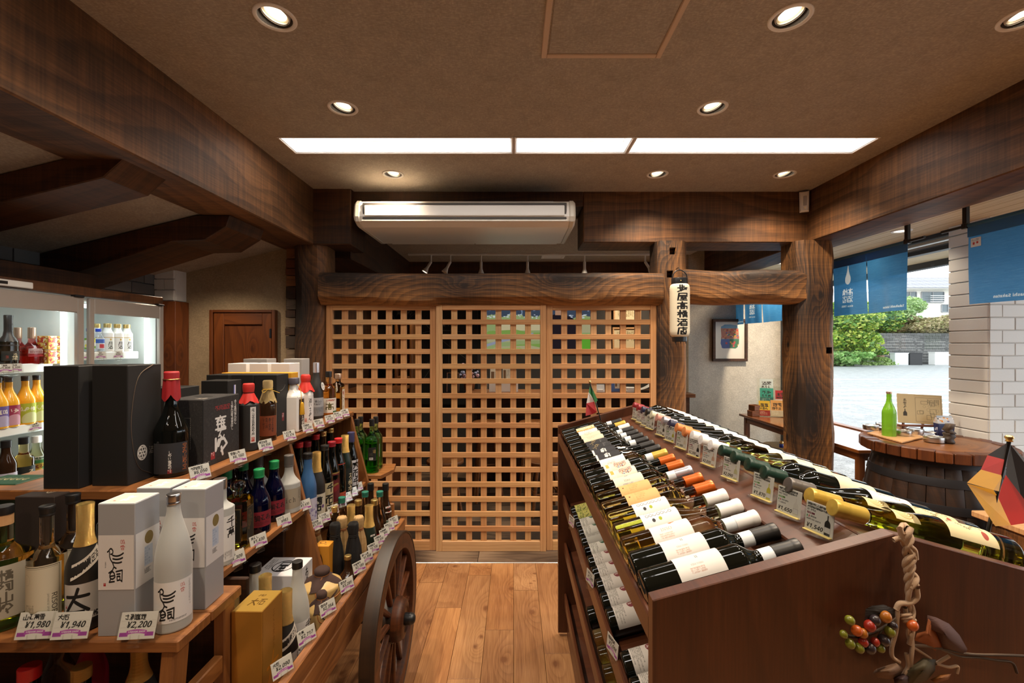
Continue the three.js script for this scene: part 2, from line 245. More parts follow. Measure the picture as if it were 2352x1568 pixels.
const bird = (c, x, y, s, lw, col = '#141414') => { // the brush-drawn bird character, twice as tall as wide
  const s0 = s; c.save(); c.translate(x, y); c.scale(1, 1.8); x = 0; y = 0;
  c.strokeStyle = col; c.lineWidth = lw; c.lineCap = 'round'; c.lineJoin = 'round'; const L = (p) => { c.beginPath(); p.forEach(([a, b], i) => i ? c.lineTo(x + a * s, y + b * s) : c.moveTo(x + a * s, y + b * s)); c.stroke(); };
  const Q = (p) => { c.beginPath(); c.moveTo(x + p[0][0] * s, y + p[0][1] * s); for (let i = 1; i < p.length - 1; i += 2) c.quadraticCurveTo(x + p[i][0] * s, y + p[i][1] * s, x + p[i + 1][0] * s, y + p[i + 1][1] * s); c.stroke(); };
  Q([[0.02, 0.1], [0.1, 0.08], [0.14, 0.03], [0.24, -0.04], [0.32, 0.07], [0.34, 0.18], [0.2, 0.17]]); Q([[0.14, 0.1], [0.1, 0.3], [0.3, 0.42]]); Q([[0.3, 0.2], [0.6, 0.28], [0.9, 0.14]]); Q([[0.32, 0.31], [0.6, 0.36], [0.86, 0.28]]); Q([[0.34, 0.42], [0.6, 0.46], [0.8, 0.41]]); L([[0.3, 0.42], [0.38, 0.55], [0.3, 0.66], [0.1, 0.74]]); L([[0.38, 0.56], [0.5, 0.6]]);
  Q([[0.28, 0.7], [0.12, 0.76], [0.16, 0.88], [0.28, 0.98], [0.44, 0.86], [0.42, 0.72], [0.28, 0.7]]); L([[0.18, 0.84], [0.4, 0.82]]); L([[0.2, 0.92], [0.12, 1.02], [0.4, 1.0]]); L([[0.5, 0.7], [0.84, 0.66], [0.82, 1.0], [0.76, 0.97]]); L([[0.54, 0.78], [0.72, 0.77]]); L([[0.55, 0.85], [0.56, 0.97], [0.72, 0.95], [0.71, 0.84], [0.55, 0.85]]); c.restore();
};
const seal = (c, x, y, s, col = '#b3262a') => { c.fillStyle = col; c.fillRect(x, y, s, s * 1.3); c.lineWidth = 1; small(c, x + 1, y + 1, s - 2, s * 1.3 - 2, 2, '#f4e8e0'); };
const L = {};
L.birdBox = cell(200, 300, (c, w, h) => { bg(c, w, h, '#efecea'); bird(c, 50, 74, 100, 5); column(c, '吟香', 124, 26, 24, 2.2, '#c2514a', 1.3); small(c, 38, 146, 9, 60, 1, '#777'); seal(c, 30, 262, 13); });
L.birdSide = cell(170, 300, (c, w, h) => { bg(c, w, h, '#e8e6e4'); c.fillStyle = '#8d7a44'; c.beginPath(); c.ellipse(92, 52, 30, 36, 0, 0, 7); c.fill(); c.fillStyle = '#c9d6e8'; c.fillRect(60, 96, 58, 110); small(c, 62, 100, 54, 100, 6, '#9fb3d0', false); small(c, 60, 220, 60, 30, 4, '#555', false); });
L.birdTop = cell(128, 128, (c, w, h) => { bg(c, w, h, '#e9dccb'); c.strokeStyle = '#fbf6ee'; c.lineWidth = 9; c.strokeRect(2, 2, w - 4, h - 4); bird(c, 46, 34, 34, 2.4, '#fff'); c.fillStyle = '#c0503c'; c.fillRect(28, 92, 9, 7); });
L.birdLabel = cell(260, 250, (c, w, h) => { bg(c, w, h, '#f1f0ee'); bird(c, 56, 36, 104, 6); column(c, '吟香', 176, 22, 24, 2.2, '#c8706a', 1.3); small(c, 228, 16, 14, 190, 2, '#999'); seal(c, 26, 200, 12, '#c85a50'); small(c, 120, 226, 100, 12, 2, '#777', false); });
L.risoppa = cell(230, 330, (c, w, h) => { bg(c, w, h, '#d9cfb4'); c.strokeStyle = '#55503f'; c.lineWidth = 3; c.beginPath(); c.moveTo(0, 8); c.lineTo(w - 12, 8); c.lineTo(w - 12, h); c.stroke(); c.lineWidth = 1; c.beginPath(); c.moveTo(0, 16); c.lineTo(w - 20, 16); c.lineTo(w - 20, h); c.stroke(); c.save(); c.translate(w - 44, 165); c.rotate(Math.PI / 2); txt(c, 'RISOPPA', -20, -4, 38, '#3a362c', 'sans-serif'); txt(c, 'JAPANESE SPIRITS', -20, 26, 13, '#777264', 'sans-serif'); c.restore(); small(c, 30, 190, 60, 130, 7, '#7d7766'); c.strokeStyle = '#8a8470'; c.beginPath(); c.arc(40, 70, 26, 0, 7); c.stroke(); });
L.ooishi = cell(260, 190, (c, w, h) => { bg(c, w, h, '#cfcbc6'); brush(c, '大', 22, 22, 104, 15, '#0c0b0b'); brush(c, '石', 34, 118, 70, 12, '#0c0b0b'); column(c, '特別焼酒', 186, 18, 20, 3, '#1a1818'); c.fillStyle = '#161414'; c.fillRect(0, h - 20, w, 20); row(c, '本格焼酒', 120, h - 50, 24, 4, '#141212'); seal(c, 12, 96, 10); });
L.ooishiBand = cell(250, 60, (c, w, h) => { bg(c, w, h, '#d8cfc2'); row(c, '特別限定酒', 30, 14, 30, 4, '#161414', 1.3); });
L.senman = cell(230, 300, (c, w, h) => { bg(c, w, h, '#f0eeea'); column(c, '千萬', 142, 14, 62, 7, '#141312', 1.1); column(c, 'あるべし', 52, 60, 46, 7, '#141312', 1.05); small(c, 30, 235, 150, 60, 14, '#8a8782'); c.strokeStyle = '#b8433a'; c.strokeRect(24, 190, 8, 40); });
L.price = {};
L.blackPlain = cell(16, 16, (c, w, h) => bg(c, w, h, '#191817'));
L.emblem = cell(150, 330, (c, w, h) => { bg(c, w, h, '#1b1918'); c.strokeStyle = '#d8d2c8'; c.lineWidth = 4; c.beginPath(); c.arc(62, 250, 20, 0, 7); c.stroke(); for (let k = 0; k < 6; k++) { c.beginPath(); c.arc(62 + 10 * Math.cos(k * 1.047), 250 + 10 * Math.sin(k * 1.047), 6, 0, 7); c.stroke(); } row(c, '酒屋', 94, 238, 20, 2, '#8a857d'); });
L.boxSide = cell(100, 260, (c, w, h) => { bg(c, w, h, '#191716'); c.fillStyle = '#c9c4ba'; c.fillRect(50, 210, 30, 26); c.fillStyle = '#222'; for (let k = 0; k < 9; k++) c.fillRect(52 + k * 3, 212, 1.5, 20); small(c, 44, 120, 36, 80, 4, '#4b4743'); });
const stone = (c, w, h) => { bg(c, w, h, '#2b2928'); for (let k = 0; k < 2500; k++) { c.fillStyle = `rgba(${pick(['90,86,82', '14,13,13'])},.16)`; c.fillRect(rnd(w), rnd(h), rnd(2, 9), rnd(2, 9)); } };
L.kameFront = cell(260, 330, (c, w, h) => { stone(c, w, h); row(c, '不月貯定'.replace('貯', '酒'), 80, 40, 24, 3.4, '#a5252a', 1.15); brush(c, '甕', 84, 96, 72, 10, '#efece6'); brush(c, 'ん', 104, 172, 40, 8, '#efece6'); brush(c, 'ゆ', 74, 206, 90, 14, '#efece6'); column(c, some(8), 222, 26, 15, 2.4, '#e6e2da', 1.12); column(c, some(9), 196, 34, 15, 2.4, '#e6e2da', 1.12); seal(c, 50, 268, 28, '#a3262a'); });
L.kameSide = cell(260, 330, (c, w, h) => { stone(c, w, h); c.strokeStyle = '#b9b3a4'; c.setLineDash([5, 4]); c.lineWidth = 2; c.strokeRect(60, 86, 120, 150); c.setLineDash([]); small(c, 76, 110, 90, 110, 5, '#b0aa9c'); });
L.kameTop = cell(128, 128, (c, w, h) => { stone(c, w, h); c.fillStyle = '#111'; c.beginPath(); c.ellipse(60, 60, 40, 12, 0.2, 0, 7); c.fill(); row(c, '高雪', 80, 92, 14, 2, '#a79f92'); });
L.redLabel = cell(200, 170, (c, w, h) => { bg(c, w, h, '#26262a'); column(c, some(6), 92, 44, 15, 2.6, '#d9d6cf'); seal(c, 88, 146, 22, '#7d2023'); c.save(); c.translate(0, 0); column(c, some(5), 164, 10, 26, 3.4, '#b0602a'); c.restore(); });
L.strip = cell(44, 250, (c, w, h) => { bg(c, w, h, '#e6e2dc'); column(c, some(9), 12, 12, 18, 2.6, '#2b2826'); seal(c, 8, 210, 24, '#c25448'); });
L.orangeLabel = cell(160, 170, (c, w, h) => { bg(c, w, h, '#8a4420'); small(c, 40, 16, 90, 140, 4, '#3a1a0c'); });
L.tassel = cell(120, 250, (c, w, h) => { bg(c, w, h, '#3b2a1c'); c.strokeStyle = '#7a5c34'; c.lineWidth = 7; c.strokeRect(3, 3, w - 6, h - 6); small(c, 20, 18, 44, 210, 2, '#caa766'); column(c, some(3), 66, 96, 40, 6, '#efe6d6'); });
L.whiteBrushed = cell(200, 240, (c, w, h) => { bg(c, w, h, '#eeeae6'); column(c, '酒いさのん', 110, 14, 36, 5, '#2a2624'); seal(c, 60, 190, 26, '#cf8f84'); });
L.silverLabel = cell(200, 200, (c, w, h) => { bg(c, w, h, '#a7a9ac'); row(c, some(3), 60, 26, 24, 3, '#3b3b40'); row(c, some(4), 50, 60, 20, 2.4, '#3b3b40'); c.fillStyle = '#85888c'; c.fillRect(0, 100, w, 100); small(c, 40, 110, 120, 80, 8, '#5a5d62'); });
L.taka = cell(200, 190, (c, w, h) => { bg(c, w, h, '#ece5d8'); row(c, some(5), 40, 16, 20, 3, '#a5402c'); brush(c, '高', 40, 60, 84, 11, '#5c5426'); c.fillStyle = '#3d6a34'; c.fillRect(120, 168, 80, 22); });
L.fuji = cell(90, 250, (c, w, h) => { bg(c, w, h, '#efe6cf'); column(c, some(2), 20, 20, 40, 6, '#b04226'); column(c, some(5), 26, 120, 22, 3, '#4b4a30'); });
L.roundTag = cell(90, 90, (c, w, h) => { bg(c, w, h, '#dcdcd8'); row(c, '酒月', 14, 20, 26, 3, '#555'); row(c, '本格', 20, 54, 20, 2, '#666'); });
L.redBlack = cell(200, 130, (c, w, h) => { bg(c, w, h, '#8c1a2c'); row(c, some(3), 26, 30, 44, 7, '#2a0a10'); small(c, 20, 86, 160, 30, 3, '#4a0e18', false); });
L.iichi = cell(260, 150, (c, w, h) => { bg(c, w, h, '#b0a48f'); txt(c, 'i i c h', 40, 86, 46, '#26221c', 'serif'); small(c, 190, 18, 50, 110, 4, '#6a6252'); });
L.olive = cell(140, 220, (c, w, h) => { bg(c, w, h, '#1c1a10'); c.strokeStyle = '#7a5e2a'; c.lineWidth = 4; c.strokeRect(8, 8, w - 16, h - 16); small(c, 30, 30, 80, 160, 3, '#8a6c34'); });
L.purple = cell(200, 220, (c, w, h) => { bg(c, w, h, '#d7d3e6'); for (let k = 0; k < 30; k++) { c.fillStyle = pick(['#7d70a8', '#a79fca', '#5d5488']); c.beginPath(); c.arc(rnd(w), 60 + rnd(120), rnd(4, 16), 0, 7); c.fill(); } c.fillStyle = '#2b3a78'; c.fillRect(0, 190, w, 30); });
L.creamFlower = cell(220, 220, (c, w, h) => { bg(c, w, h, '#d6cfb8'); brush(c, '菊', 70, 30, 60, 13, '#161514'); brush(c, '石', 60, 90, 60, 14, '#161514'); c.fillStyle = '#6d4f86'; c.beginPath(); c.arc(140, 120, 16, 0, 7); c.fill(); c.strokeStyle = '#2a2620'; c.lineWidth = 5; c.beginPath(); c.arc(60, 184, 24, 0, 7); c.stroke(); });
L.creamBrush = cell(200, 260, (c, w, h) => { bg(c, w, h, '#cbbd98'); brush(c, '千', 90, 16, 70, 13, '#151412'); brush(c, '石', 80, 110, 80, 14, '#151412'); brush(c, '大', 90, 190, 50, 10, '#151412'); column(c, some(4), 36, 40, 18, 3, '#a0432c'); });
L.maroon = cell(200, 260, (c, w, h) => { bg(c, w, h, '#6b1620'); c.fillStyle = '#a08242'; c.fillRect(0, 0, w, 12); c.fillRect(0, 236, w, 8); c.beginPath(); c.ellipse(90, 120, 60, 26, -0.4, 0, 7); c.fill(); c.fillStyle = '#8a1c26'; c.beginPath(); c.ellipse(100, 130, 56, 22, -0.4, 0, 7); c.fill(); });
L.sunset = cell(180, 300, (c, w, h) => { const g = c.createLinearGradient(0, 0, 0, h); g.addColorStop(0, '#cfb6d6'); g.addColorStop(0.35, '#d8a2b4'); g.addColorStop(0.6, '#eaa862'); g.addColorStop(1, '#c23a2e'); bg(c, w, h, g); c.fillStyle = '#9a6cc0'; c.beginPath(); c.moveTo(20, 130); c.lineTo(150, 70); c.lineTo(140, 96); c.lineTo(30, 150); c.fill(); column(c, '赤霧島'.length ? some(6) : '', 118, 16, 38, 6, '#5b1c30'); c.fillStyle = '#c8402e'; c.fillRect(0, 0, w, 12); });
L.darkGold = cell(180, 240, (c, w, h) => { bg(c, w, h, '#1e2421'); column(c, some(3), 90, 60, 50, 7, '#d8c9a4'); column(c, some(4), 40, 110, 20, 3, '#a53a2e'); });
L.whiteBlack = cell(180, 240, (c, w, h) => { bg(c, w, h, '#dcdbe0'); column(c, '大石千', 80, 8, 70, 11, '#111'); });
L.sash = cell(60, 220, (c, w, h) => { bg(c, w, h, '#e9e5df'); column(c, some(6), 14, 14, 30, 4.5, '#1b1a19'); });
L.greenSmall = cell(140, 170, (c, w, h) => { bg(c, w, h, '#14140f'); c.strokeStyle = '#55513f'; c.strokeRect(6, 6, w - 12, h - 12); row(c, some(2), 86, 30, 20, 3, '#b89a4a'); row(c, some(2), 86, 54, 20, 3, '#b89a4a'); c.fillStyle = '#ecebe6'; c.fillRect(24, 128, 62, 28); c.fillStyle = '#222'; for (let k = 0; k < 14; k++) c.fillRect(30 + k * 3.6, 134, 1.8, 16); small(c, 20, 70, 90, 40, 4, '#6a6557', false); });
L.greyBack = cell(110, 190, (c, w, h) => { bg(c, w, h, '#7d8078'); small(c, 12, 20, 86, 150, 9, '#3a3d38', false); });
L.redYellow = cell(200, 210, (c, w, h) => { bg(c, w, h, '#d88428'); c.fillStyle = '#b3202a'; c.fillRect(0, 0, w, 56); c.fillStyle = '#e8dcc8'; c.fillRect(0, 50, w, 8); row(c, '本格焼酒', 26, 12, 34, 5, '#f2e9dc'); column(c, some(2), 80, 80, 46, 8, '#2a1408'); });
L.greenYellow = cell(200, 210, (c, w, h) => { bg(c, w, h, '#c9a83a'); c.fillStyle = '#e6e4da'; c.fillRect(0, 0, w, 40); row(c, some(4), 30, 8, 26, 4, '#2a5a34'); c.fillStyle = '#3d8a48'; c.fillRect(0, 40, w, 40); c.fillRect(120, 120, 60, 60); row(c, some(3), 50, 100, 36, 6, '#8a2a1e'); });
L.redRound = cell(90, 90, (c, w, h) => { bg(c, w, h, '#e7e3da'); c.strokeStyle = '#b3262a'; c.lineWidth = 8; c.beginPath(); c.arc(45, 45, 32, 0, 7); c.stroke(); brush(c, '鳥', 30, 26, 34, 5, '#333'); });
L.jar = cell(420, 200, (c, w, h) => { bg(c, w, h, '#b89a62'); for (let k = 0; k < 3; k++) { brush(c, '酒', 20 + k * 140, 40, 56, 9, '#1a150e'); brush(c, 'る', 70 + k * 140, 70, 50, 9, '#1a150e'); brush(c, '石', 26 + k * 140, 120, 54, 9, '#1a150e'); } });
L.carton = cell(320, 260, (c, w, h) => { bg(c, w, h, '#dcdcdf'); column(c, 'あのむさし', 190, 16, 44, 7, '#151515', 1.02); c.lineWidth = 5; c.strokeStyle = '#222'; c.beginPath(); c.arc(60, 80, 26, 0, 7); c.stroke(); column(c, '山', 46, 64, 28, 4, '#222'); });
L.cartonTop = cell(300, 160, (c, w, h) => { bg(c, w, h, '#e2e2e6'); c.lineWidth = 7; c.strokeStyle = '#1c1c1c'; c.beginPath(); c.ellipse(150, 80, 74, 46, 0, 0, 7); c.stroke(); brush(c, '屋', 112, 48, 70, 8, '#1c1c1c'); small(c, 20, 20, 50, 110, 3, '#777'); });
L.goldBox = cell(260, 500, (c, w, h) => { bg(c, w, h, '#b8883a'); column(c, some(6), 130, 40, 26, 3, '#9a6a20'); brush(c, '大', 60, 230, 140, 15, '#d98f28'); brush(c, '石', 80, 360, 110, 13, '#d98f28'); });
L.goldTop = cell(160, 120, (c, w, h) => { bg(c, w, h, '#c8a04a'); brush(c, '大', 50, 50, 36, 5, '#6a4a14'); brush(c, '石', 96, 50, 32, 4, '#6a4a14'); row(c, some(3), 60, 24, 12, 1.6, '#6a4a14'); });
L.orangeBox = cell(160, 160, (c, w, h) => { bg(c, w, h, '#e09a2c'); c.lineWidth = 7; c.strokeStyle = '#2a1a08'; c.beginPath(); c.arc(60, 60, 30, 0, 7); c.stroke(); small(c, 90, 90, 60, 40, 3, '#5a3a10', false); });
L.whiteBox = cell(120, 160, (c, w, h) => { bg(c, w, h, '#e9e5e0'); c.fillStyle = '#6b4a3a'; c.beginPath(); c.ellipse(48, 70, 14, 30, 0, 0, 7); c.fill(); column(c, some(3), 80, 90, 20, 3, '#444'); });
L.bottleBox = cell(110, 190, (c, w, h) => { bg(c, w, h, '#1a1716'); c.fillStyle = '#d8705a'; c.beginPath(); c.moveTo(44, 60); c.lineTo(64, 60); c.lineTo(74, 110); c.lineTo(74, 180); c.lineTo(34, 180); c.lineTo(34, 110); c.fill(); c.fillStyle = '#e8e0f0'; c.fillRect(46, 14, 16, 48); c.fillStyle = '#5a68c0'; c.fillRect(46, 14, 6, 48); });
L.bigBlack = cell(140, 250, (c, w, h) => { bg(c, w, h, '#1a1817'); c.strokeStyle = '#8a847a'; c.lineWidth = 3; c.beginPath(); c.moveTo(40, 66); c.quadraticCurveTo(80, 66, 100, 44); c.stroke(); seal(c, 60, 160, 26, '#7a1a24'); });
L.greenTop = cell(200, 120, (c, w, h) => { bg(c, w, h, '#1f4a34'); c.save(); c.translate(30, 30); for (let k = 0; k < 5; k++) { c.strokeStyle = '#cdb98a'; c.lineWidth = 5; c.beginPath(); c.arc(20 + k * 28, 26, 10, 0.5, 5); c.stroke(); } c.restore(); });
L.brownTop = cell(160, 100, (c, w, h) => { bg(c, w, h, '#3d322c'); c.strokeStyle = '#b7a88c'; c.lineWidth = 4; c.beginPath(); c.arc(84, 50, 16, 0, 7); c.moveTo(84, 34); c.lineTo(84, 66); c.moveTo(68, 50); c.lineTo(100, 50); c.stroke(); });
L.brownFront = cell(160, 260, (c, w, h) => { bg(c, w, h, '#332a26'); c.strokeStyle = '#b7a88c'; c.lineWidth = 3; for (let k = 0; k < 5; k++) { c.beginPath(); c.arc(108, 190, 6 + k * 5, k, k + 4.4); c.stroke(); } });
L.torn = cell(160, 220, (c, w, h) => { bg(c, w, h, '#c9c3b2'); column(c, some(4), 60, 20, 40, 6, '#6b6558'); });
// wine labels
const wl = (w, h, base, fn) => cell(w, h, (c) => { bg(c, w, h, base); fn && fn(c, w, h); });
L.w = {
  plain: wl(220, 150, '#f3f0ea', (c) => { small(c, 60, 24, 90, 16, 1, '#444', false); txt(c, 'II', 104, 66, 20, '#444', 'serif'); txt(c, 'vino rosso', 70, 100, 12, '#999', 'serif'); small(c, 60, 112, 90, 22, 3, '#c8a090', false); }),
  poppy: wl(220, 150, '#f5f2ec', (c) => { c.fillStyle = '#d2691e'; c.beginPath(); c.arc(136, 36, 14, 0, 7); c.arc(124, 46, 10, 0, 7); c.fill(); txt(c, 'INSO', 56, 86, 26, '#d8a890', 'serif'); small(c, 40, 106, 100, 26, 3, '#d0b0a0', false); }),
  rings: wl(230, 150, '#f6f5f0', (c) => { c.strokeStyle = '#444'; c.lineWidth = 2.5; for (let k = 0; k < 14; k++) { c.beginPath(); c.arc(40 + (k % 7) * 24, 46 + Math.floor(k / 7) * 30, 9, 0, k % 3 ? 7 : 4); c.stroke(); } c.fillStyle = '#a9b82c'; c.beginPath(); c.arc(112, 106, 10, 0, 7); c.fill(); c.fillStyle = '#333'; c.beginPath(); c.arc(70, 108, 10, 0, 7); c.fill(); }),
  peach: wl(230, 150, '#eab878', (c) => { c.strokeStyle = '#c08a48'; c.setLineDash([4, 4]); c.beginPath(); c.moveTo(54, 0); c.lineTo(54, 150); c.stroke(); c.setLineDash([]); c.fillStyle = '#d2702c'; c.beginPath(); c.arc(170, 40, 12, 0, 7); c.fill(); small(c, 70, 30, 80, 90, 7, '#cf9a5c', false); c.fillStyle = '#7a4a20'; c.fillRect(24, 80, 10, 10); }),
  cream: wl(230, 150, '#e6e2cd', (c) => { c.strokeStyle = '#777'; c.lineWidth = 2; for (let k = 0; k < 16; k++) { c.beginPath(); c.moveTo(110 + rnd(-16, 16), 50 + rnd(-16, 16)); c.lineTo(110 + rnd(-22, 22), 56 + rnd(-22, 22)); c.stroke(); } txt(c, 'Vino', 76, 104, 22, '#6f6a5a', 'serif', 'left', 'italic'); small(c, 60, 122, 100, 12, 1, '#999', false); }),
  picture: wl(230, 150, '#ece4d2', (c) => { c.fillStyle = '#efe9dc'; c.fillRect(0, 0, 60, 150); for (let k = 0; k < 260; k++) { c.fillStyle = pick(['#b86a4a', '#5a78a8', '#caa27a', '#8a5a4a', '#e0cdb0']); c.fillRect(84 + rnd(110), 40 + rnd(70), rnd(3, 12), rnd(2, 7)); } small(c, 84, 12, 110, 22, 2, '#8a7a66', false); c.fillStyle = '#e0b050'; c.fillRect(20, 40, 26, 60); }),
  flower: wl(230, 150, '#23242c', (c) => { c.fillStyle = '#e9e7e2'; c.fillRect(0, 0, 20, 150); for (let k = 0; k < 26; k++) { c.beginPath(); c.arc(110 + rnd(-24, 24), 90 + rnd(-22, 22), rnd(3, 9), 0, 7); c.fill(); } }),
  dark: wl(230, 150, '#1f2026', (c) => { c.strokeStyle = '#c9ad6a'; c.lineWidth = 3; for (let k = 0; k < 9; k++) { c.beginPath(); c.arc(40 + rnd(110), 30 + rnd(90), rnd(8, 22), rnd(6), rnd(6) + 1); c.stroke(); } small(c, 150, 20, 60, 110, 4, '#777'); }),
  ivory: wl(230, 150, '#ded6bd', (c) => { small(c, 50, 40, 120, 60, 5, '#aaa08a', false); }),
  amber: wl(230, 150, '#ecdcb8', (c) => { c.fillStyle = '#d89a3c'; c.fillRect(0, 110, 230, 40); c.fillRect(60, 20, 110, 10); for (let k = 0; k < 40; k++) { c.fillStyle = pick(['#c88a30', '#e8b860']); c.fillRect(rnd(230), 70 + rnd(70), 14, 6); } small(c, 60, 40, 110, 20, 2, '#8a7040', false); }),
  buff: wl(230, 150, '#e8d3b4', (c) => { c.strokeStyle = '#e0c8a8'; c.strokeRect(8, 8, 214, 134); }),
  script: wl(230, 150, '#f1ece2', (c) => { txt(c, 'Chianti', 44, 70, 38, '#8a3a2c', 'serif', 'left', 'italic'); small(c, 60, 104, 110, 18, 2, '#999', false); }),
  moselle: wl(240, 150, '#e6d7a8', (c) => { for (let k = 0; k < 60; k++) { c.fillStyle = pick(['#4a4a30', '#6a6a44']); c.fillRect(40 + k * 3, 60 + 12 * Math.sin(k / 6) + rnd(10), 4, rnd(3, 9)); } c.fillStyle = '#a8402c'; c.beginPath(); c.ellipse(52, 40, 14, 20, 0.5, 0, 7); c.fill(); small(c, 90, 100, 110, 30, 3, '#a08858', false); }),
  crest: wl(120, 90, '#ead9a6', (c) => { c.strokeStyle = '#b08a3a'; c.lineWidth = 3; for (let k = 0; k < 4; k++) { c.beginPath(); c.ellipse(60, 45, 14 + k * 10, 8 + k * 8, 0, 0, 7); c.stroke(); } }),
  greenDisc: wl(230, 170, '#dcdad2', (c) => { c.fillStyle = '#35604a'; c.beginPath(); c.arc(120, 62, 26, 0, 7); c.fill(); txt(c, '60%', 120, 62, 22, '#dcdad2', 'sans-serif', 'center', 'bold'); small(c, 10, 10, 60, 150, 7, '#77756e'); c.strokeStyle = '#555'; c.lineWidth = 3; brush(c, '香', 176, 50, 40, 5, '#3d3a36'); }),
  redDisc: wl(230, 170, '#dcd6d0', (c) => { c.fillStyle = '#7a2c34'; c.beginPath(); c.arc(120, 62, 26, 0, 7); c.fill(); txt(c, '30%', 120, 62, 22, '#dcd6d0', 'sans-serif', 'center', 'bold'); small(c, 10, 10, 60, 150, 7, '#77756e'); brush(c, '菊', 176, 50, 40, 5, '#3d3a36'); }),
  barcode: wl(230, 170, '#b9b7b0', (c) => { c.fillStyle = '#333'; for (let k = 0; k < 22; k++) c.fillRect(140 + k * 3, 100, 1.6, 40); small(c, 14, 14, 200, 76, 8, '#6a6862', false); }),
  vineyard: wl(230, 170, '#c9c46a', (c) => { c.fillStyle = '#9fb8d8'; c.fillRect(0, 0, 230, 46); for (let k = 0; k < 90; k++) { c.strokeStyle = pick(['#5a6a2a', '#3f4a20', '#8a9a3a']); c.lineWidth = 4; const x = rnd(230), y = 50 + rnd(120); c.beginPath(); c.arc(x, y, rnd(3, 8), 0, rnd(2, 6)); c.stroke(); } }),
};
// ---------------------------------------------------------------- the room: floor, ceiling, beams, walls
{ // floor: base slab, oak planks in the aisle, weathered boards beyond the threshold
  const fl = struct('floor', null);
  part(fl, 'subfloor', mg([slab(-3.2, 3.15, -0.12, -0.012, -5.9, 4.2, 'z'), slab(3.15, 3.95, -0.12, -0.012, -2.85, 4.2, 'z')]), woodMat(T.oak, 0.5, 0));
  seed(5); const PM = [rgb(1, 1, 1), rgb(0.86, 0.8, 0.74), rgb(1, 0.9, 0.76), rgb(0.92, 0.88, 0.82)].map((c) => woodMat(T.oak, 0.42, 0.0003, { color: c, clearcoat: 0.15, clearcoatRoughness: 0.4 }));
  const PW = 0.147, PG = [0, 1, 2, 3, 4, 5].map(() => cbox(0.905, 0.012, PW - 0.0016, 'x', 0.0012));
  for (let i = 0; i < 15; i++) for (let z = -3.085 + [0.52, 0.16, 0.72, 0.34, 0.9, 0.25][i % 6], k = 0, z0 = -3.085; z0 < -0.6; k++) {
    const z1 = Math.min(z, -0.6), m = part(fl, 'plank', pick(PG), pick(PM)); m.rotation.y = Math.PI / 2; m.scale.x = (z1 - z0 - 0.0014) / 0.905; m.position.set(-1.25 + i * PW, -0.006, (z0 + z1) / 2); z0 = z1; z = z0 + 0.906;
  }
  const OM = [rgb(1, 1, 1), rgb(0.8, 0.8, 0.8), rgb(1.1, 1.02, 0.95)].map((c) => woodMat(T.old, 0.55, 0.0008, { color: c })), OG = [0, 1, 2, 3].map(() => cbox(0.9, 0.012, 0.178, 'x', 0.0015));
  for (let r = 0; r < 14; r++) for (let c = 0; c < 5; c++) { const m = part(fl, 'floor_board', pick(OG), pick(OM)); m.position.set(-1.6 + c * 0.902 + (r % 2) * 0.4, -0.006, -3.19 - r * 0.1795); }
  part(fl, 'threshold_strip', slab(-1.3, 2.0, -0.004, 0.003, -3.1, -3.088), M.steel);
}
const DOWN = [[-0.808, 1.54], [0.936, 1.54], [1.727, 1.54], [-0.80, 2.13], [0.93, 2.13], [-0.785, 2.96], [0.935, 2.96], [1.762, 2.96], [-0.8, 0.55], [0.93, 0.55], [-0.8, -0.6], [0.93, -0.6], [1.75, 0.55]];
const STRIPS = [[2.435, 2.625], [0.80, 0.99], [-0.75, -0.56]], SEG = [[-1.255, -0.012], [0.012, 0.638], [0.662, 1.95]];
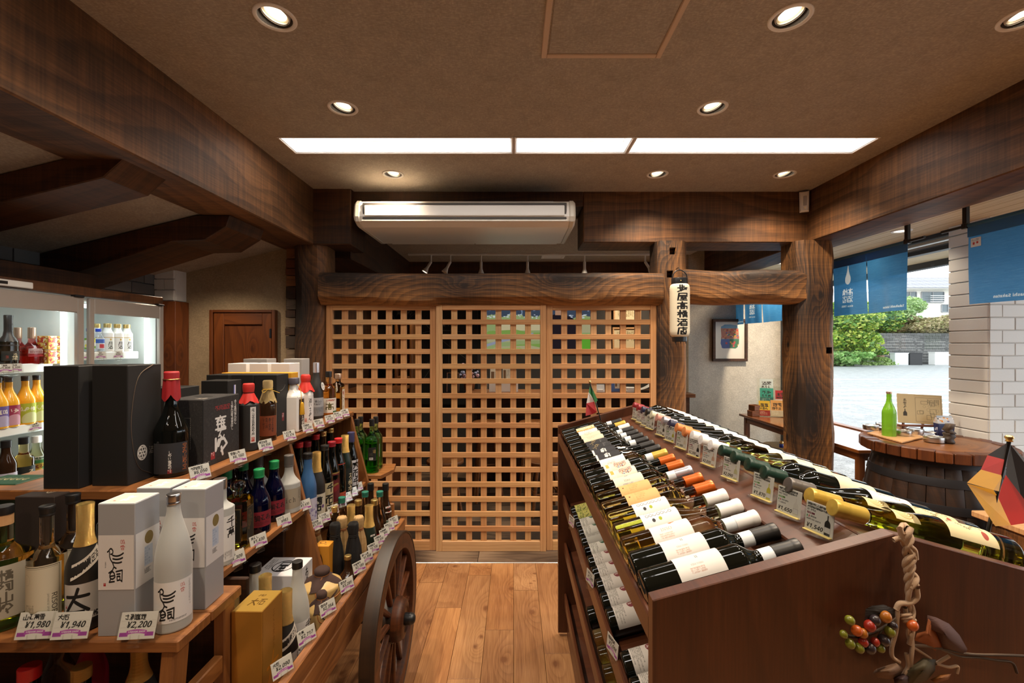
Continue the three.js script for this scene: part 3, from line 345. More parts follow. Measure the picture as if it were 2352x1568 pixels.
{ // ceiling with real openings for the recessed lights
  const s = new THREE.Shape([[-1.5, -4.2], [2.2, -4.2], [2.2, 3.4], [-1.5, 3.4]].map(([x, y]) => new THREE.Vector2(x, y)));
  const hole = (pts) => s.holes.push(new THREE.Path(pts.map(([x, y]) => new THREE.Vector2(x, y))));
  for (const [a, b] of STRIPS) for (const [x0, x1] of SEG) hole([[x0, a], [x0, b], [x1, b], [x1, a]]);
  for (const [x, d] of DOWN) hole([...Array(24)].map((_, k) => [x + 0.057 * Math.cos(-k / 24 * 6.2832), d + 0.057 * Math.sin(-k / 24 * 6.2832)]));
  const g = flat(new THREE.ExtrudeGeometry(s, { depth: 0.03, bevelEnabled: false })); g.rotateX(-Math.PI / 2).translate(0, CEIL, 0);
  const c = struct('ceiling', null); part(c, 'ceiling_board', g, M.ceiling);
  part(c, 'sky_block_slab', slab(-3.2, 3.2, CEIL + 0.2, CEIL + 0.3, -5.9, 4.3), M.darkwood);  // unseen slab added above the ceiling to keep sky light out
  part(c, 'back_room_ceiling', slab(-1.35, 1.95, 2.47, 2.52, -5.8, -3.58), M.ceiling);
  // access hatch
  const H = (x0, x1, d0, d1, y0, y1, m) => part(c, 'hatch_frame', slab(x0, x1, y0, y1, -d1, -d0), m);
  const hm = std({ color: rgb(0.60, 0.44, 0.31), roughness: 0.5 }), X0 = 0.104, X1 = 0.566, D0 = 1.22, D1 = 1.753;
  H(X0, X0 + 0.022, D0, D1, CEIL - 0.006, CEIL + 0.004, hm); H(X1 - 0.022, X1, D0, D1, CEIL - 0.006, CEIL + 0.004, hm); H(X0 + 0.022, X1 - 0.022, D1 - 0.022, D1, CEIL - 0.006, CEIL + 0.004, hm);
  part(c, 'hatch_panel', slab(X0 + 0.026, X1 - 0.026, CEIL - 0.004, CEIL + 0.004, -D1 + 0.026, -D0), M.ceiling);
  // lower sloping ceiling of the left aisle
  const sl = cbox(1.3, 0.05, 7.2, 'z'); sl.rotateZ(0.243); part(c, 'aisle_ceiling', mv(sl, -2.2, 2.112, 0.1), M.ceiling);
  part(c, 'aisle_cover', slab(-3.2, -1.45, 2.5, 2.56, -3.6, 4.2), M.darkwood);
}
// beams
struct('beam_left', slab(-1.725, -1.427, 2.195, 2.66, -3.55, 4.1, 'z', 0.006), M.beam);
struct('beam_right', slab(2.13, 2.44, 2.222, 2.70, -5.75, 4.1, 'z', 0.006), M.beam);
struct('beam_back', slab(0.505, 2.15, 2.222, 2.66, -3.6, -3.3, 'x', 0.006), M.beam);
struct('beam_back', slab(-1.44, -1.16, 2.195, 2.66, -3.56, -3.24, 'x', 0.006), M.darkwood);
struct('beam_back', slab(-1.2, 0.504, 2.484, 2.66, -3.6, -3.30, 'x', 0.006), M.darkwood);
struct('beam_back', slab(-1.62, -1.25, 2.14, 2.6, -5.75, -3.5, 'z', 0.006), M.darkwood);
struct('beam_back', slab(-1.3, 2.2, 2.19, 2.5, -5.75, -5.45, 'x', 0.006), M.darkwood);
for (const [z1, w, pts] of [[-2.5, 0.34, [[-1.56, 2.192], [-1.74, 2.195], [-2.72, 1.955], [-2.72, 1.78], [-1.87, 2.05], [-1.7, 2.055], [-1.58, 2.13]]], [-1.75, 0.22, [[-1.5, 2.198], [-1.725, 2.2], [-2.72, 1.96], [-2.72, 1.85], [-1.58, 2.125]]], [-0.9, 0.22, [[-1.5, 2.198], [-1.725, 2.2], [-2.72, 1.96], [-2.72, 1.85], [-1.58, 2.125]]]]) // sloping rafters of the left aisle
  struct('beam_left', mv(boxUV(extrude(pts, w, 0.004), 'x'), 0, 0, z1 - w), M.darkwood);
// round-edged posts and logs
const post = (x, d, w, dd, L, sd, holes = [], o = {}) => { let g = timber(L, w, dd, sd, { wob: 0.01, ...o }); if (holes.length) g = carve(g, M.log, holes); const p = struct('post', g, M.log); p.position.set(x, 0, -d); return p; };
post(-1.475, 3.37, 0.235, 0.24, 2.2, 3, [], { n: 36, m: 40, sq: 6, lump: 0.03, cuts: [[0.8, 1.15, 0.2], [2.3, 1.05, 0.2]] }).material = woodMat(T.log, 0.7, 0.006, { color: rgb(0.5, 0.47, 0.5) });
post(1.135, 3.36, 0.225, 0.22, 2.225, 5, [[0.045, 0.05, 0.1, 0.0, 2.15, 0.1], [0.045, 0.05, 0.1, -0.02, 1.985, 0.1]], { n: 36, m: 40, wob: 0.006, sq: 6, lump: 0.025, cuts: [[0.7, 1.15, 0.1], [2.45, 1.25, 0.15]] });
post(2.165, 3.36, 0.275, 0.27, 2.225, 7, [[0.05, 0.045, 0.1, 0.075, 1.44, 0.12]], { n: 40, m: 50, wob: 0.022, sq: 6, lump: 0.04, cuts: [[0.8, 1.12, 0.35], [2.3, 1.15, 0.35], [1.57, 0.97, 0.16], [0, 0.96, 0.2], [3.14, 0.96, 0.2], [3.9, 1.2, 0.2]] });
const log = (x0, x1, y, d, h, dd, sd, o) => { const g = timber(x1 - x0, h, dd, sd, { m: 60, n: 24, wob: 0.012, ...o }); g.rotateZ(-Math.PI / 2); const p = struct('beam_log', g, M.log); p.position.set(x0, y, -d); return p; };
log(-1.38, 1.06, 1.872, 3.32, 0.235, 0.23, 11, { n: 40, m: 70, sq: 5, lump: 0.035, cuts: [[0.75, 1.08, 0.3], [2.4, 1.22, 0.25], [1.57, 0.97, 0.12]] }); log(1.2, 2.12, 1.9, 3.34, 0.24, 0.22, 17, { n: 40, m: 40, sq: 5, lump: 0.03, cuts: [[0.75, 1.1, 0.3], [2.4, 1.2, 0.3], [1.57, 0.97, 0.1]] });
// walls
const brickWall = (parent, x0, x1, y0, y1, z, nx, L, H, mats, prot = 0.004, ry = 0) => { // bricks on a face: running bond, thickness prot; nx = along axis 'x' or 'z'
  const G = [0, 1, 2].map(() => cbox(L - 0.006, H - 0.006, 0.02, 'x', 0.002)), half = cbox(1, H - 0.006, 0.02, 'x', 0.002);
  for (let r = 0, y = y0; y < y1 - 0.01; r++, y += H) for (let a = x0 - (r % 2 ? L / 2 : 0); a < x1 - 0.01; a += L) {
    const p0 = Math.max(a, x0), p1 = Math.min(a + L, x1), full = p1 - p0 > L - 0.001; if (p1 - p0 < 0.02) continue;
    const m = part(parent, 'brick', full ? pick(G) : half, pick(mats)); if (!full) m.scale.x = p1 - p0 - 0.006;
    const c = (p0 + p1) / 2; if (nx === 'x') m.position.set(c, y + H / 2, z + prot + rnd(-0.0012, 0.0012)); else { m.rotation.y = Math.PI / 2; m.position.set(z + (prot + rnd(-0.0012, 0.0012)), y + H / 2, c); }
  }
};
seed(9);
const brickMats = [0.78, 0.75, 0.8].map((v) => phy({ color: rgb(v, v, v * 0.97), roughness: 0.38, bumpMap: T.grit, bumpScale: 0.0006 }));
{ // white glazed brick pillar between the shop windows
  const p = struct('pillar_right', null); part(p, 'mortar', slab(2.915, 3.3, -0.1, 2.3, -3.04, -2.785), M.mortar);
  brickWall(p, 2.908, 3.3, 0.0, 2.28, -2.79, 'x', 0.156, 0.0785, brickMats, 0);
  const G = cbox(0.252, 0.0725, 0.02, 'x', 0.003); for (let y = 0; y < 2.2; y += 0.0785) { const m = part(p, 'brick', G, pick(brickMats)); m.rotation.y = Math.PI / 2; m.position.set(2.912 + rnd(-0.001, 0.001), y + 0.039, -2.912); }
}
{ // left: white brick wall coloured dark for rafter shade, pilaster, plaster wall
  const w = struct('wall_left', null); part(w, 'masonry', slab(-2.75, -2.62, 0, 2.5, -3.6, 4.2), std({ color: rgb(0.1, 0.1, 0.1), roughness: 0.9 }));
  brickWall(w, -3.42, -1.3, 1.6, 2.1, -2.615, 'z', 0.21, 0.0785, [0.13, 0.11, 0.15].map((v) => phy({ color: rgb(v, v, v), roughness: 0.5, bumpMap: T.grit, bumpScale: 0.0008 })), 0);  // dark brick tones carry the shade under the rafter
  const p = struct('pillar_left', null); part(p, 'mortar', slab(-2.60, -2.47, 1.79, 2.4, -3.42, -3.31), M.mortar); brickWall(p, -2.607, -2.462, 1.8, 2.3, -3.306, 'x', 0.145, 0.0785, brickMats, 0);
  part(p, 'side_face', slab(-2.475, -2.459, 1.8, 2.3, -3.42, -3.31), phy({ color: rgb(0.7, 0.7, 0.68), roughness: 0.6, bumpMap: T.grit, bumpScale: 0.004 }));
  struct('trim_1', slab(-2.585, -2.44, 0, 1.795, -3.42, -3.28, 'y'), M.redwood);
  struct('wall_back', slab(-2.75, -1.5, 0, 2.5, -3.56, -3.42), M.plasterTan);
  struct('trim_2', slab(-2.44, -1.9, 2.16, 2.2, -3.42, -3.25), M.white);
  const t = struct('trim_3', null); seed(31); for (let y = 0.02; y < 2.15;) { const h = rnd(0.05, 0.11), m = part(t, 'wood_block', cbox(0.075, h - 0.004, 0.05, 'x', 0.003), pick([M.honey, M.darkwood, M.redwood, M.old])); m.position.set(-1.655, y + h / 2, -3.40 + rnd(-0.01, 0.01)); y += h; }
  const d = struct('door_4', null); const fr = woodMat(T.honey, 0.45, 0.0004, { color: rgb(0.55, 0.38, 0.22) });
  part(d, 'frame', mg([slab(-2.265, -2.24, 0, 1.74, -3.44, -3.38, 'y'), slab(-1.8, -1.775, 0, 1.74, -3.44, -3.38, 'y'), slab(-2.24, -1.8, 1.72, 1.74, -3.44, -3.38)]), fr);
  part(d, 'door_leaf', mg([slab(-2.236, -2.16, 0, 1.716, -3.42, -3.39, 'y'), slab(-1.875, -1.804, 0, 1.716, -3.42, -3.39, 'y'), slab(-2.16, -1.875, 1.63, 1.716, -3.42, -3.39), slab(-2.16, -1.875, 0, 0.1, -3.42, -3.39)]), fr);
  part(d, 'panel', slab(-2.165, -1.87, 0.1, 1.63, -3.42, -3.405, 'y'), fr); part(d, 'hinge', slab(-1.815, -1.803, 1.53, 1.60, -3.39, -3.375), M.iron);
}
{ // right: plaster wall with the picture, window wall, eaves
  struct('wall_right', slab(1.93, 3.1, 0, 2.6, -5.25, -5.08), M.plaster);
  struct('wall_front', slab(-3.2, 3.3, 0, 2.75, 4.1, 4.25), M.plaster);
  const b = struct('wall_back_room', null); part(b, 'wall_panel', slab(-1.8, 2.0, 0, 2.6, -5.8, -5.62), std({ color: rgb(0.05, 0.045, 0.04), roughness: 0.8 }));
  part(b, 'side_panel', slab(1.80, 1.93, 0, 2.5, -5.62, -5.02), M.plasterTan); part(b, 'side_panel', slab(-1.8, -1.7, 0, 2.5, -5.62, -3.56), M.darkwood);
  const e = struct('ceiling_eaves', null); seed(3); for (let k = 0; k < 9; k++) part(e, 'ceiling_board', slab(2.4 + k * 0.098, 2.4 + k * 0.098 + 0.0955, 2.262, 2.285, -5.4, 2.4, 'z', 0.002), M.siding);
  part(e, 'backing', slab(2.4, 3.4, 2.286, 2.3, -5.4, 2.4), M.siding); for (let k = 0; k < 6; k++) part(e, 'ceiling_board', slab(3.282 + k * 0.098, 3.282 + k * 0.098 + 0.0955, 2.262, 2.285, -2.8, 0.3, 'z', 0.002), M.siding);
  for (const [n, z0, z1] of [['window_1', -5.0, -3.04], ['window_2', -2.6, 0.2]]) {
    const w = struct(n, null); if (n === 'window_2') w.position.x = 0.8; const fm = std({ color: rgb(0.045, 0.05, 0.055), roughness: 0.45, metalness: 0.5 });
    part(w, 'window_frame', mg([slab(2.97, 3.03, 0.0, 2.262, z0 - 0.065, z0, 'y'), slab(2.97, 3.03, 0.04, 0.1, z0, z1), slab(2.97, 3.03, 2.14, 2.17, z0, z1), slab(2.97, 3.03, 2.232, 2.262, z0, z1)]), fm);
    part(w, 'head_rail', mg([slab(2.975, 3.02, 2.175, 2.195, z0, z1), slab(2.975, 3.02, 2.205, 2.226, z0, z1)]), M.alu);
    const pn = part(w, 'pane', new THREE.PlaneGeometry(z1 - z0, 2.04).rotateY(-Math.PI / 2), M.pane); pn.position.set(3.0, 1.12, (z0 + z1) / 2);
    part(w, 'window_sill', slab(2.93, 3.0, 0.73, 0.76, z0, z1, 'z'), M.table);
  }
  struct('wall_window', mg([slab(2.95, 3.9, 0, 2.6, 0.26, 4.2), slab(3.3, 3.95, 0, 2.6, -2.9, -2.79), slab(3.3, 3.95, 2.29, 2.5, -2.8, 0.3), slab(3.03, 3.3, 2.3, 2.9, -5.3, 4.2), slab(2.95, 3.1, 0, 2.6, -5.9, -5.2)]), M.plaster);
}
// ---------------------------------------------------------------- lamps
const glowMat = (c, k) => std({ color: rgb(0, 0, 0), emissive: rgb(...c), emissiveIntensity: k, roughness: 1 });
{
  const ring = lathe([[0.0545, 0.002], [0.0555, -0.004], [0.066, -0.005], [0.069, -0.001], [0.069, 0.002]], 40), inner = lathe([[0.0545, 0.0], [0.054, 0.035], [0.044, 0.036]], 32), reflector = lathe([[0.043, 0.0], [0.041, 0.012], [0.028, 0.05]], 28), dish = flat(new THREE.CircleGeometry(0.036, 28)).rotateX(Math.PI / 2), collar = lathe([[0.045, -0.004], [0.0475, 0.0], [0.046, 0.04]], 28), can = lathe([[0.06, 0.03], [0.06, 0.10], [0, 0.10]], 20);
  const wm = phy({ color: rgb(0.85, 0.82, 0.76), roughness: 0.35 }), gm = std({ color: rgb(0.12, 0.11, 0.1), roughness: 0.6 }), bulb = glowMat(SPOT.color, SPOT.glow), chrome = std({ color: rgb(0.85, 0.8, 0.7), metalness: 1, roughness: 0.25 });
  const where = ['front left, nearest the wooden beam', 'front right of the access hatch', 'at the right edge of the picture', 'in the middle row on the left before the long light strip', 'in the middle row on the right before the long light strip', 'behind the strip, above the left of the air conditioner', 'behind the strip, above the round centre post', 'behind the strip, nearest the right corner sensor'];
  DOWN.forEach(([x, d], i) => {
    const t = thing('downlight', i < 8 ? 'round white recessed downlight ' + where[i] : 'round white recessed downlight behind the camera, ' + (x > 1.5 ? 'by the window' : (x < 0 ? 'left' : 'right') + (d > 0 ? ' of the front row' : ' of the back row')), 'ceiling light', [x, CEIL, -d], 0, i < 8 ? 'round recessed downlights' : 'downlights behind the camera');
    part(t, 'trim_ring', ring, wm); part(t, 'can', mg([inner, can]), gm);
    const head = new THREE.Group(); head.name = 'lamp_head'; t.add(head); head.rotation.z = x < 0 ? -0.22 : 0.22; head.rotation.x = i > 4 && i < 8 ? -0.28 : -0.12; head.position.y = 0.012;
    part(head, 'collar', collar, wm); part(head, 'reflector', reflector, chrome); const b = part(head, 'bulb', dish, bulb); b.position.y = 0.006;
    const l = new THREE.SpotLight(rgb(...SPOT.color), SPOT.intensity, 0, 1.05, 0.75, 2); l.position.set(x, CEIL - 0.002, -d); l.target.position.set(x + (x < 0 ? -0.25 : 0.25) * (i < 8 ? 1 : 0), 0, -d + (i > 4 && i < 8 ? -0.25 : 0)); l.castShadow = true; l.shadow.radius = 1.6; scene.add(l, l.target);
  });
  const wh = phy({ color: rgb(0.86, 0.85, 0.83), roughness: 0.5 }), fr = std({ color: rgb(0.72, 0.66, 0.6), roughness: 0.5 }), pn = glowMat(STRIP.color, STRIP.glow);
  STRIPS.forEach(([a, b], i) => SEG.forEach(([x0, x1], k) => {
    const w = x1 - x0, d = b - a, t = thing('ceiling_light_strip', i ? 'recessed fluorescent light ' + (i === 1 ? 'above' : 'behind') + ' the camera, ' + ['left', 'middle', 'right'][k] + ' section' : 'recessed white fluorescent panel, ' + ['left long section above the air conditioner', 'short middle section', 'right long section towards the windows'][k], 'ceiling light', [(x0 + x1) / 2, CEIL, -(a + b) / 2], 0, i ? 'light strips behind the camera' : 'sections of the long ceiling light');
    const hx = w / 2, hz = d / 2, h = 0.085;
    part(t, 'housing', mg([slab(-hx, -hx + 0.004, 0, h, -hz, hz), slab(hx - 0.004, hx, 0, h, -hz, hz), slab(-hx, hx, 0, h, -hz, -hz + 0.004), slab(-hx, hx, 0, h, hz - 0.004, hz), slab(-hx, hx, h, h + 0.01, -hz, hz)]), wh);
    part(t, 'trim', mg([slab(-hx - 0.011, hx + 0.011, -0.005, 0.001, -hz - 0.011, -hz), slab(-hx - 0.011, hx + 0.011, -0.005, 0.001, hz, hz + 0.011), slab(-hx - 0.011, -hx, -0.005, 0.001, -hz, hz), slab(hx, hx + 0.011, -0.005, 0.001, -hz, hz)]), fr);
    const pl = part(t, 'diffuser', new THREE.PlaneGeometry(w - 0.02, d - 0.02).rotateX(Math.PI / 2), pn); pl.position.y = 0.062;
    const l = new THREE.RectAreaLight(rgb(...STRIP.color), STRIP.intensity, w - 0.03, d - 0.03); l.position.set((x0 + x1) / 2, CEIL + 0.058, -(a + b) / 2); l.rotation.x = -Math.PI / 2; scene.add(l);
  }));
}
{ // downlights in the window side ceiling and in the low left aisle
  const ring = lathe([[0.044, -0.0005], [0.045, -0.005], [0.058, -0.005], [0.06, -0.0005]], 32), dish = flat(new THREE.CircleGeometry(0.043, 28)).rotateX(Math.PI / 2).translate(0, -0.002, 0);
  for (const [x, y, d, k, l] of [[2.66, 2.262, 3.12, 1.1, 'round downlight in the pale board ceiling by the window, left of the bracket'], [2.58, 2.262, 4.35, 11, 'added unseen downlight in the pale board ceiling behind the right post, brightening the picture wall'], [-2.1, 2.07, 2.9, 3.2, 'round downlight in the low left aisle ceiling hidden by the rafter']]) {  // second lamp is unseen, added to brighten the picture wall
    const t = thing('downlight', l, 'ceiling light', [x, y, -d]); part(t, 'trim_ring', ring, M.white); part(t, 'bulb', dish, glowMat(SPOT.color, SPOT.glow)); if (x < 0) part(t, 'mount', cyl(0.05, 0.05, 0.1, 20).translate(0, 0.051, 0), M.white);
    const s = new THREE.SpotLight(rgb(...SPOT.color), k, 0, 1.25, 0.7, 2); s.position.set(x, y - 0.012, -d); s.target.position.set(x, 0, -d - (x < 0 ? 0.1 : 0.3)); s.castShadow = true; s.shadow.radius = 2; scene.add(s, s.target);
  }
}
// ---------------------------------------------------------------- lattice doors and the room behind them
{
  seed(15); const mats = [rgb(1, 1, 1), rgb(1.0, 0.9, 0.82), rgb(0.92, 0.82, 0.72), rgb(1.0, 0.97, 0.86), rgb(0.88, 0.74, 0.64)].map((c) => woodMat(T.cedar, 0.55, 0.0003, { color: c }));
  const W = 0.79, H = 1.765, ST = 0.043, P = 0.1062, B = 0.0425, RP = 0.106, RB = 0.0365;
  const gv = [0, 1, 2].map(() => cbox(B, 1.70, 0.02, 'y', 0.0015)), gh = [0, 1, 2].map(() => cbox(W - 2 * ST, RB, 0.02, 'x', 0.0015)), gs = [0, 1].map(() => cbox(ST, H, 0.034, 'y', 0.002));
  const gt = cbox(W - 2 * ST, 0.036, 0.034), gb = cbox(W - 2 * ST, 0.072, 0.034);
  [[-1.349, 0], [-0.557, 0.012], [0.236, 0]].forEach(([x, dz], i) => {
    const d = struct('door_' + (i + 1), null); d.position.set(x, 0, -3.287 + dz); const put = (n, g, px, py, pz) => part(d, n, g, pick(mats)).position.set(px, py, pz);
    put('stile', gs[0], ST / 2, H / 2, 0); put('stile', gs[1], W - ST / 2, H / 2, 0); put('rail', gt, W / 2, H - 0.018, 0); put('rail', gb, W / 2, 0.036, 0);
    for (let k = 0; k < 6; k++) put('lattice_bar', pick(gv), ST + 0.0635 + B / 2 + k * P + 0.0008, H / 2 + 0.02, -0.006);
    for (let k = 0; k < 15; k++) put('lattice_bar', pick(gh), W / 2, 0.072 + 0.0695 + RB / 2 + k * RP, 0.0045);
  });
  part(struct('trim_4', null), 'track', slab(-1.36, 1.03, -0.004, 0.004, -3.31, -3.265), M.darkwood);
}
{ // back room
  const tv = thing('television', 'large wall screen showing fields, a road and a man in a dark shirt', 'screen', at(1235, 752, 5.58));
  const pic = cell(520, 200, (c, w, h) => {
    bg(c, w, h, '#8fa06a'); c.fillStyle = '#7f8fa8'; c.fillRect(0, 0, w, 40); c.fillStyle = '#3a4658'; for (let k = 0; k < 60; k++) { c.beginPath(); c.arc(rnd(w), 26 + rnd(14), rnd(6, 20), 0, 7); c.fill(); } c.fillStyle = '#c9d0d8'; for (let k = 0; k < 60; k++) c.fillRect(rnd(w), 40 + rnd(16), rnd(3, 12), rnd(2, 6));
    for (let k = 0; k < 16; k++) { c.fillStyle = pick(['#b0a880', '#a8a27c', '#7a9a4a', '#c0b48e', '#6f9a3a', '#9aa860']); c.beginPath(); const y = 62 + k * 9, x = rnd(-80, w - 60); c.moveTo(x, y); c.lineTo(x + rnd(120, 260), y - 6); c.lineTo(x + rnd(140, 300), y + 14); c.lineTo(x - 30, y + 18); c.fill(); }
    c.strokeStyle = '#8e93a4'; c.lineWidth = 12; c.beginPath(); c.moveTo(0, 190); c.quadraticCurveTo(120, 150, 240, 130); c.stroke(); c.fillStyle = '#5aa02c'; c.fillRect(430, 130, 90, 70);
    c.fillStyle = '#17121c'; c.beginPath(); c.moveTo(290, 200); c.lineTo(286, 70); c.quadraticCurveTo(300, 50, 340, 40); c.lineTo(372, 40); c.quadraticCurveTo(430, 52, 444, 90); c.lineTo(448, 200); c.fill(); c.fillStyle = '#b08468'; c.fillRect(340, 0, 34, 44); c.beginPath(); c.arc(357, 6, 24, 0, 7); c.fill();
  });
  const sm = std({ color: rgb(0, 0, 0), emissive: rgb(1, 1, 1), emissiveMap: sheets[sheets.length - 1].t, emissiveIntensity: 0.85, roughness: 0.4 });
  part(tv, 'screen', mv(card(1.38, 0.53, pic), 0, 0, 0.022), sm); part(tv, 'casing', slab(-0.7, 0.7, -0.275, 0.275, -0.03, 0.02), M.black);
  const tl = new THREE.RectAreaLight(rgb(0.75, 0.9, 0.8), 0.35, 1.3, 0.5); tl.position.copy(at(1235, 752, 5.53)); tl.rotation.y = Math.PI; scene.add(tl);
  const bb = thing('chalkboard', 'black chalkboard with chalk writing on the back wall left of the screen', 'chalkboard', [-1.0, 1.35, -5.585]);
  const chalk = cell(420, 420, (c, w, h) => { bg(c, w, h, '#14120f'); for (let k = 0; k < 9; k++) row(c, some(3), rnd(260), 20 + k * 44, 22, 1.6, '#8d8a80'); c.strokeStyle = '#6d6a62'; c.lineWidth = 2; for (let k = 0; k < 6; k++) { c.beginPath(); c.moveTo(rnd(w), rnd(h)); c.quadraticCurveTo(rnd(w), rnd(h), rnd(w), rnd(h)); c.stroke(); } });
  part(bb, 'board', mv(card(1.1, 1.2, chalk), 0, 0, 0.012), chalk.paper); part(bb, 'backing', slab(-0.56, 0.56, -0.61, 0.61, -0.02, 0.01), M.black);
  const cert = cell(150, 110, (c, w, h) => { bg(c, w, h, '#e8d8b0'); small(c, 20, 14, 110, 80, 9, '#77683f'); });
  [[1440, 722, 0.30, 0.21, 'upper framed certificate with thin gold frame on the dark back wall'], [1438, 777, 0.30, 0.23, 'lower framed certificate in pale wood frame on the dark back wall']].forEach(([px, py, w, h, l]) => {
    const t = thing('framed_certificate', l, 'picture', at(px, py, 5.58), 0); part(t, 'frame', mg([slab(-w / 2 - 0.02, w / 2 + 0.02, h / 2, h / 2 + 0.02, -0.02, 0.02), slab(-w / 2 - 0.02, w / 2 + 0.02, -h / 2 - 0.02, -h / 2, -0.02, 0.02), slab(-w / 2 - 0.02, -w / 2, -h / 2, h / 2, -0.02, 0.02), slab(w / 2, w / 2 + 0.02, -h / 2, h / 2, -0.02, 0.02)]), M.cedar); part(t, 'sheet', mv(card(w, h, cert), 0, 0, 0), cert.paper);
  });
  const ct = thing('counter', 'long wooden counter with open front behind the lattice doors', 'counter', [0.35, 0, -4.75]);
  part(ct, 'worktop', slab(-0.85, 1.45, 0.955, 0.99, -0.25, 0.25), M.honey); part(ct, 'front_panel', slab(-0.8, 1.4, 0.0, 0.955, -0.22, -0.18), M.darkwood); for (const x of [-0.78, 0.3, 1.38]) part(ct, 'leg', slab(x - 0.03, x + 0.03, 0, 0.955, -0.2, 0.2, 'y'), M.darkwood); part(ct, 'footrest', slab(-0.8, 1.4, 0.2, 0.24, 0.1, 0.14), M.honey);
  const sb = thing('sideboard', 'tall orange wood cabinet at the left of the back room', 'cabinet', [-1.42, 0, -4.65]);
  part(sb, 'carcass', slab(-0.25, 0.25, 0, 1.0, -0.35, 0.35, 'y'), M.darkwood); part(sb, 'worktop', slab(-0.27, 0.27, 1.0, 1.03, -0.37, 0.37, 'z'), M.honey); for (const z of [-0.17, 0.17]) part(sb, 'door', slab(0.25, 0.265, 0.06, 0.96, z - 0.16, z + 0.16, 'y'), M.redwood); part(sb, 'door', slab(-0.24, 0.24, 0.06, 0.96, 0.35, 0.365, 'y'), M.redwood);
  const ub = thing('shelf_tower', 'narrow upright orange wood shelf beside the sideboard', 'shelf', [-1.25, 0, -5.3]); part(ub, 'upright', slab(-0.1, -0.07, 0, 1.75, -0.15, 0.15, 'y'), M.honey); part(ub, 'upright', slab(0.07, 0.1, 0, 1.75, -0.15, 0.15, 'y'), M.honey); for (const y of [0.3, 0.7, 1.1, 1.4, 1.73]) part(ub, 'shelf_board', slab(-0.07, 0.07, y, y + 0.02, -0.15, 0.15, 'z'), M.honey); part(ub, 'back_panel', slab(-0.07, 0.07, 0, 1.75, -0.15, -0.14, 'y'), M.honey);
  function stool(name, label, x, d, h, r, m, grp) { const t = thing(name, label, 'stool', [x, 0, -d], 0, grp); part(t, 'seat', lathe([[0, h], [r - 0.006, h], [r, h - 0.006], [r, h - 0.028], [r - 0.01, h - 0.034], [0, h - 0.034]], 32), m); for (let k = 0; k < 4; k++) { const a = k * Math.PI / 2 + 0.6; part(t, 'leg', bar(V(Math.cos(a) * r * 0.62, h - 0.03, Math.sin(a) * r * 0.62), V(Math.cos(a) * r * 1.15, 0, Math.sin(a) * r * 1.15), 0.016), m); } const f = 0.4; const q = (k) => { const a = k * Math.PI / 2 + 0.6, s = r * (1.15 - 0.53 * f); return V(Math.cos(a) * s, h * f, Math.sin(a) * s); }; for (let k = 0; k < 4; k++) part(t, 'rung', bar(q(k), q(k + 1), 0.009), m); return t; }
  globalThis.makeStool = stool;
  stool('stool', 'low round wooden stool behind the middle lattice door, left one', -0.61, 4.05, 0.46, 0.165, M.honey); stool('stool', 'low round wooden stool behind the right lattice door', 0.27, 4.05, 0.46, 0.165, M.honey);
  stool('bar_stool', 'tall wooden bar stool at the counter, left of the two', -0.25, 4.38, 0.74, 0.15, M.honey); stool('bar_stool', 'tall wooden bar stool at the counter, right of the two', 0.2, 4.38, 0.74, 0.15, M.honey);
  // things on the counter
  const put = (n, l, cat, px, d, fn) => { const t = thing(n, l, cat, at(px, 0, d).setY(0.99)); fn(t); return t; };
  const paper = cell(120, 90, (c, w, h) => { bg(c, w, h, '#e9dfc8'); c.fillStyle = '#7a5a3c'; c.fillRect(12, 14, 40, 50); small(c, 60, 14, 50, 60, 4, '#888'); });
  put('leaflet_stand', 'pale leaflet stand full of printed sheets on the counter', 'leaflets', 1150, 4.75, (t) => { for (const [x, w, h, a] of [[-0.06, 0.1, 0.22, 0.1], [0.06, 0.08, 0.24, -0.05], [0.13, 0.07, 0.2, -0.2]]) { const s = part(t, 'sheet', card(w, h, paper), paper.paper); s.position.set(x, h / 2 + 0.02, 0); s.rotation.set(-0.15, a, 0); } part(t, 'tray', slab(-0.12, 0.18, 0, 0.1, -0.02, 0.05), M.white); });
  put('flower_vase', 'pink and blue dried flowers in a basket on the counter', 'flowers', 1078, 4.9, (t) => { seed(8); part(t, 'basket', lathe([[0, 0], [0.05, 0], [0.07, 0.1], [0.06, 0.1], [0, 0.02]], 14), M.honey); const l = [], l2 = []; for (let k = 0; k < 26; k++) (k % 2 ? l : l2).push(mv(flat(new THREE.IcosahedronGeometry(rnd(0.012, 0.024), 0)), rnd(-0.09, 0.09), 0.12 + rnd(0.16), rnd(-0.05, 0.05))); part(t, 'blossom', mg(l), std({ color: rgb(0.55, 0.35, 0.42), roughness: 0.8 })); part(t, 'blossom', mg(l2), std({ color: rgb(0.35, 0.4, 0.6), roughness: 0.8 })); });
  put('menu_stand', 'small dark easel sign in a thin wood frame on the counter', 'sign', 1040, 4.7, (t) => { part(t, 'board', mv(cbox(0.12, 0.17, 0.008), 0, 0.1, 0).rotateX(-0.15), M.black); part(t, 'frame', mg([slab(-0.065, -0.057, 0, 0.2, 0, 0.012), slab(0.057, 0.065, 0, 0.2, 0, 0.012), slab(-0.057, 0.057, 0.192, 0.2, 0, 0.012)]).rotateX(-0.15), M.honey); });
  put('glass_carafe', 'clear glass jug with pale liquid on the counter', 'jug', 1112, 4.66, (t) => { part(t, 'glass', lathe([[0, 0], [0.035, 0], [0.037, 0.15], [0.02, 0.2], [0.02, 0.24], [0, 0.24]]), phy({ color: rgb(0.9, 0.92, 0.85), transmission: 0.9, thickness: 0, roughness: 0.1 })); });
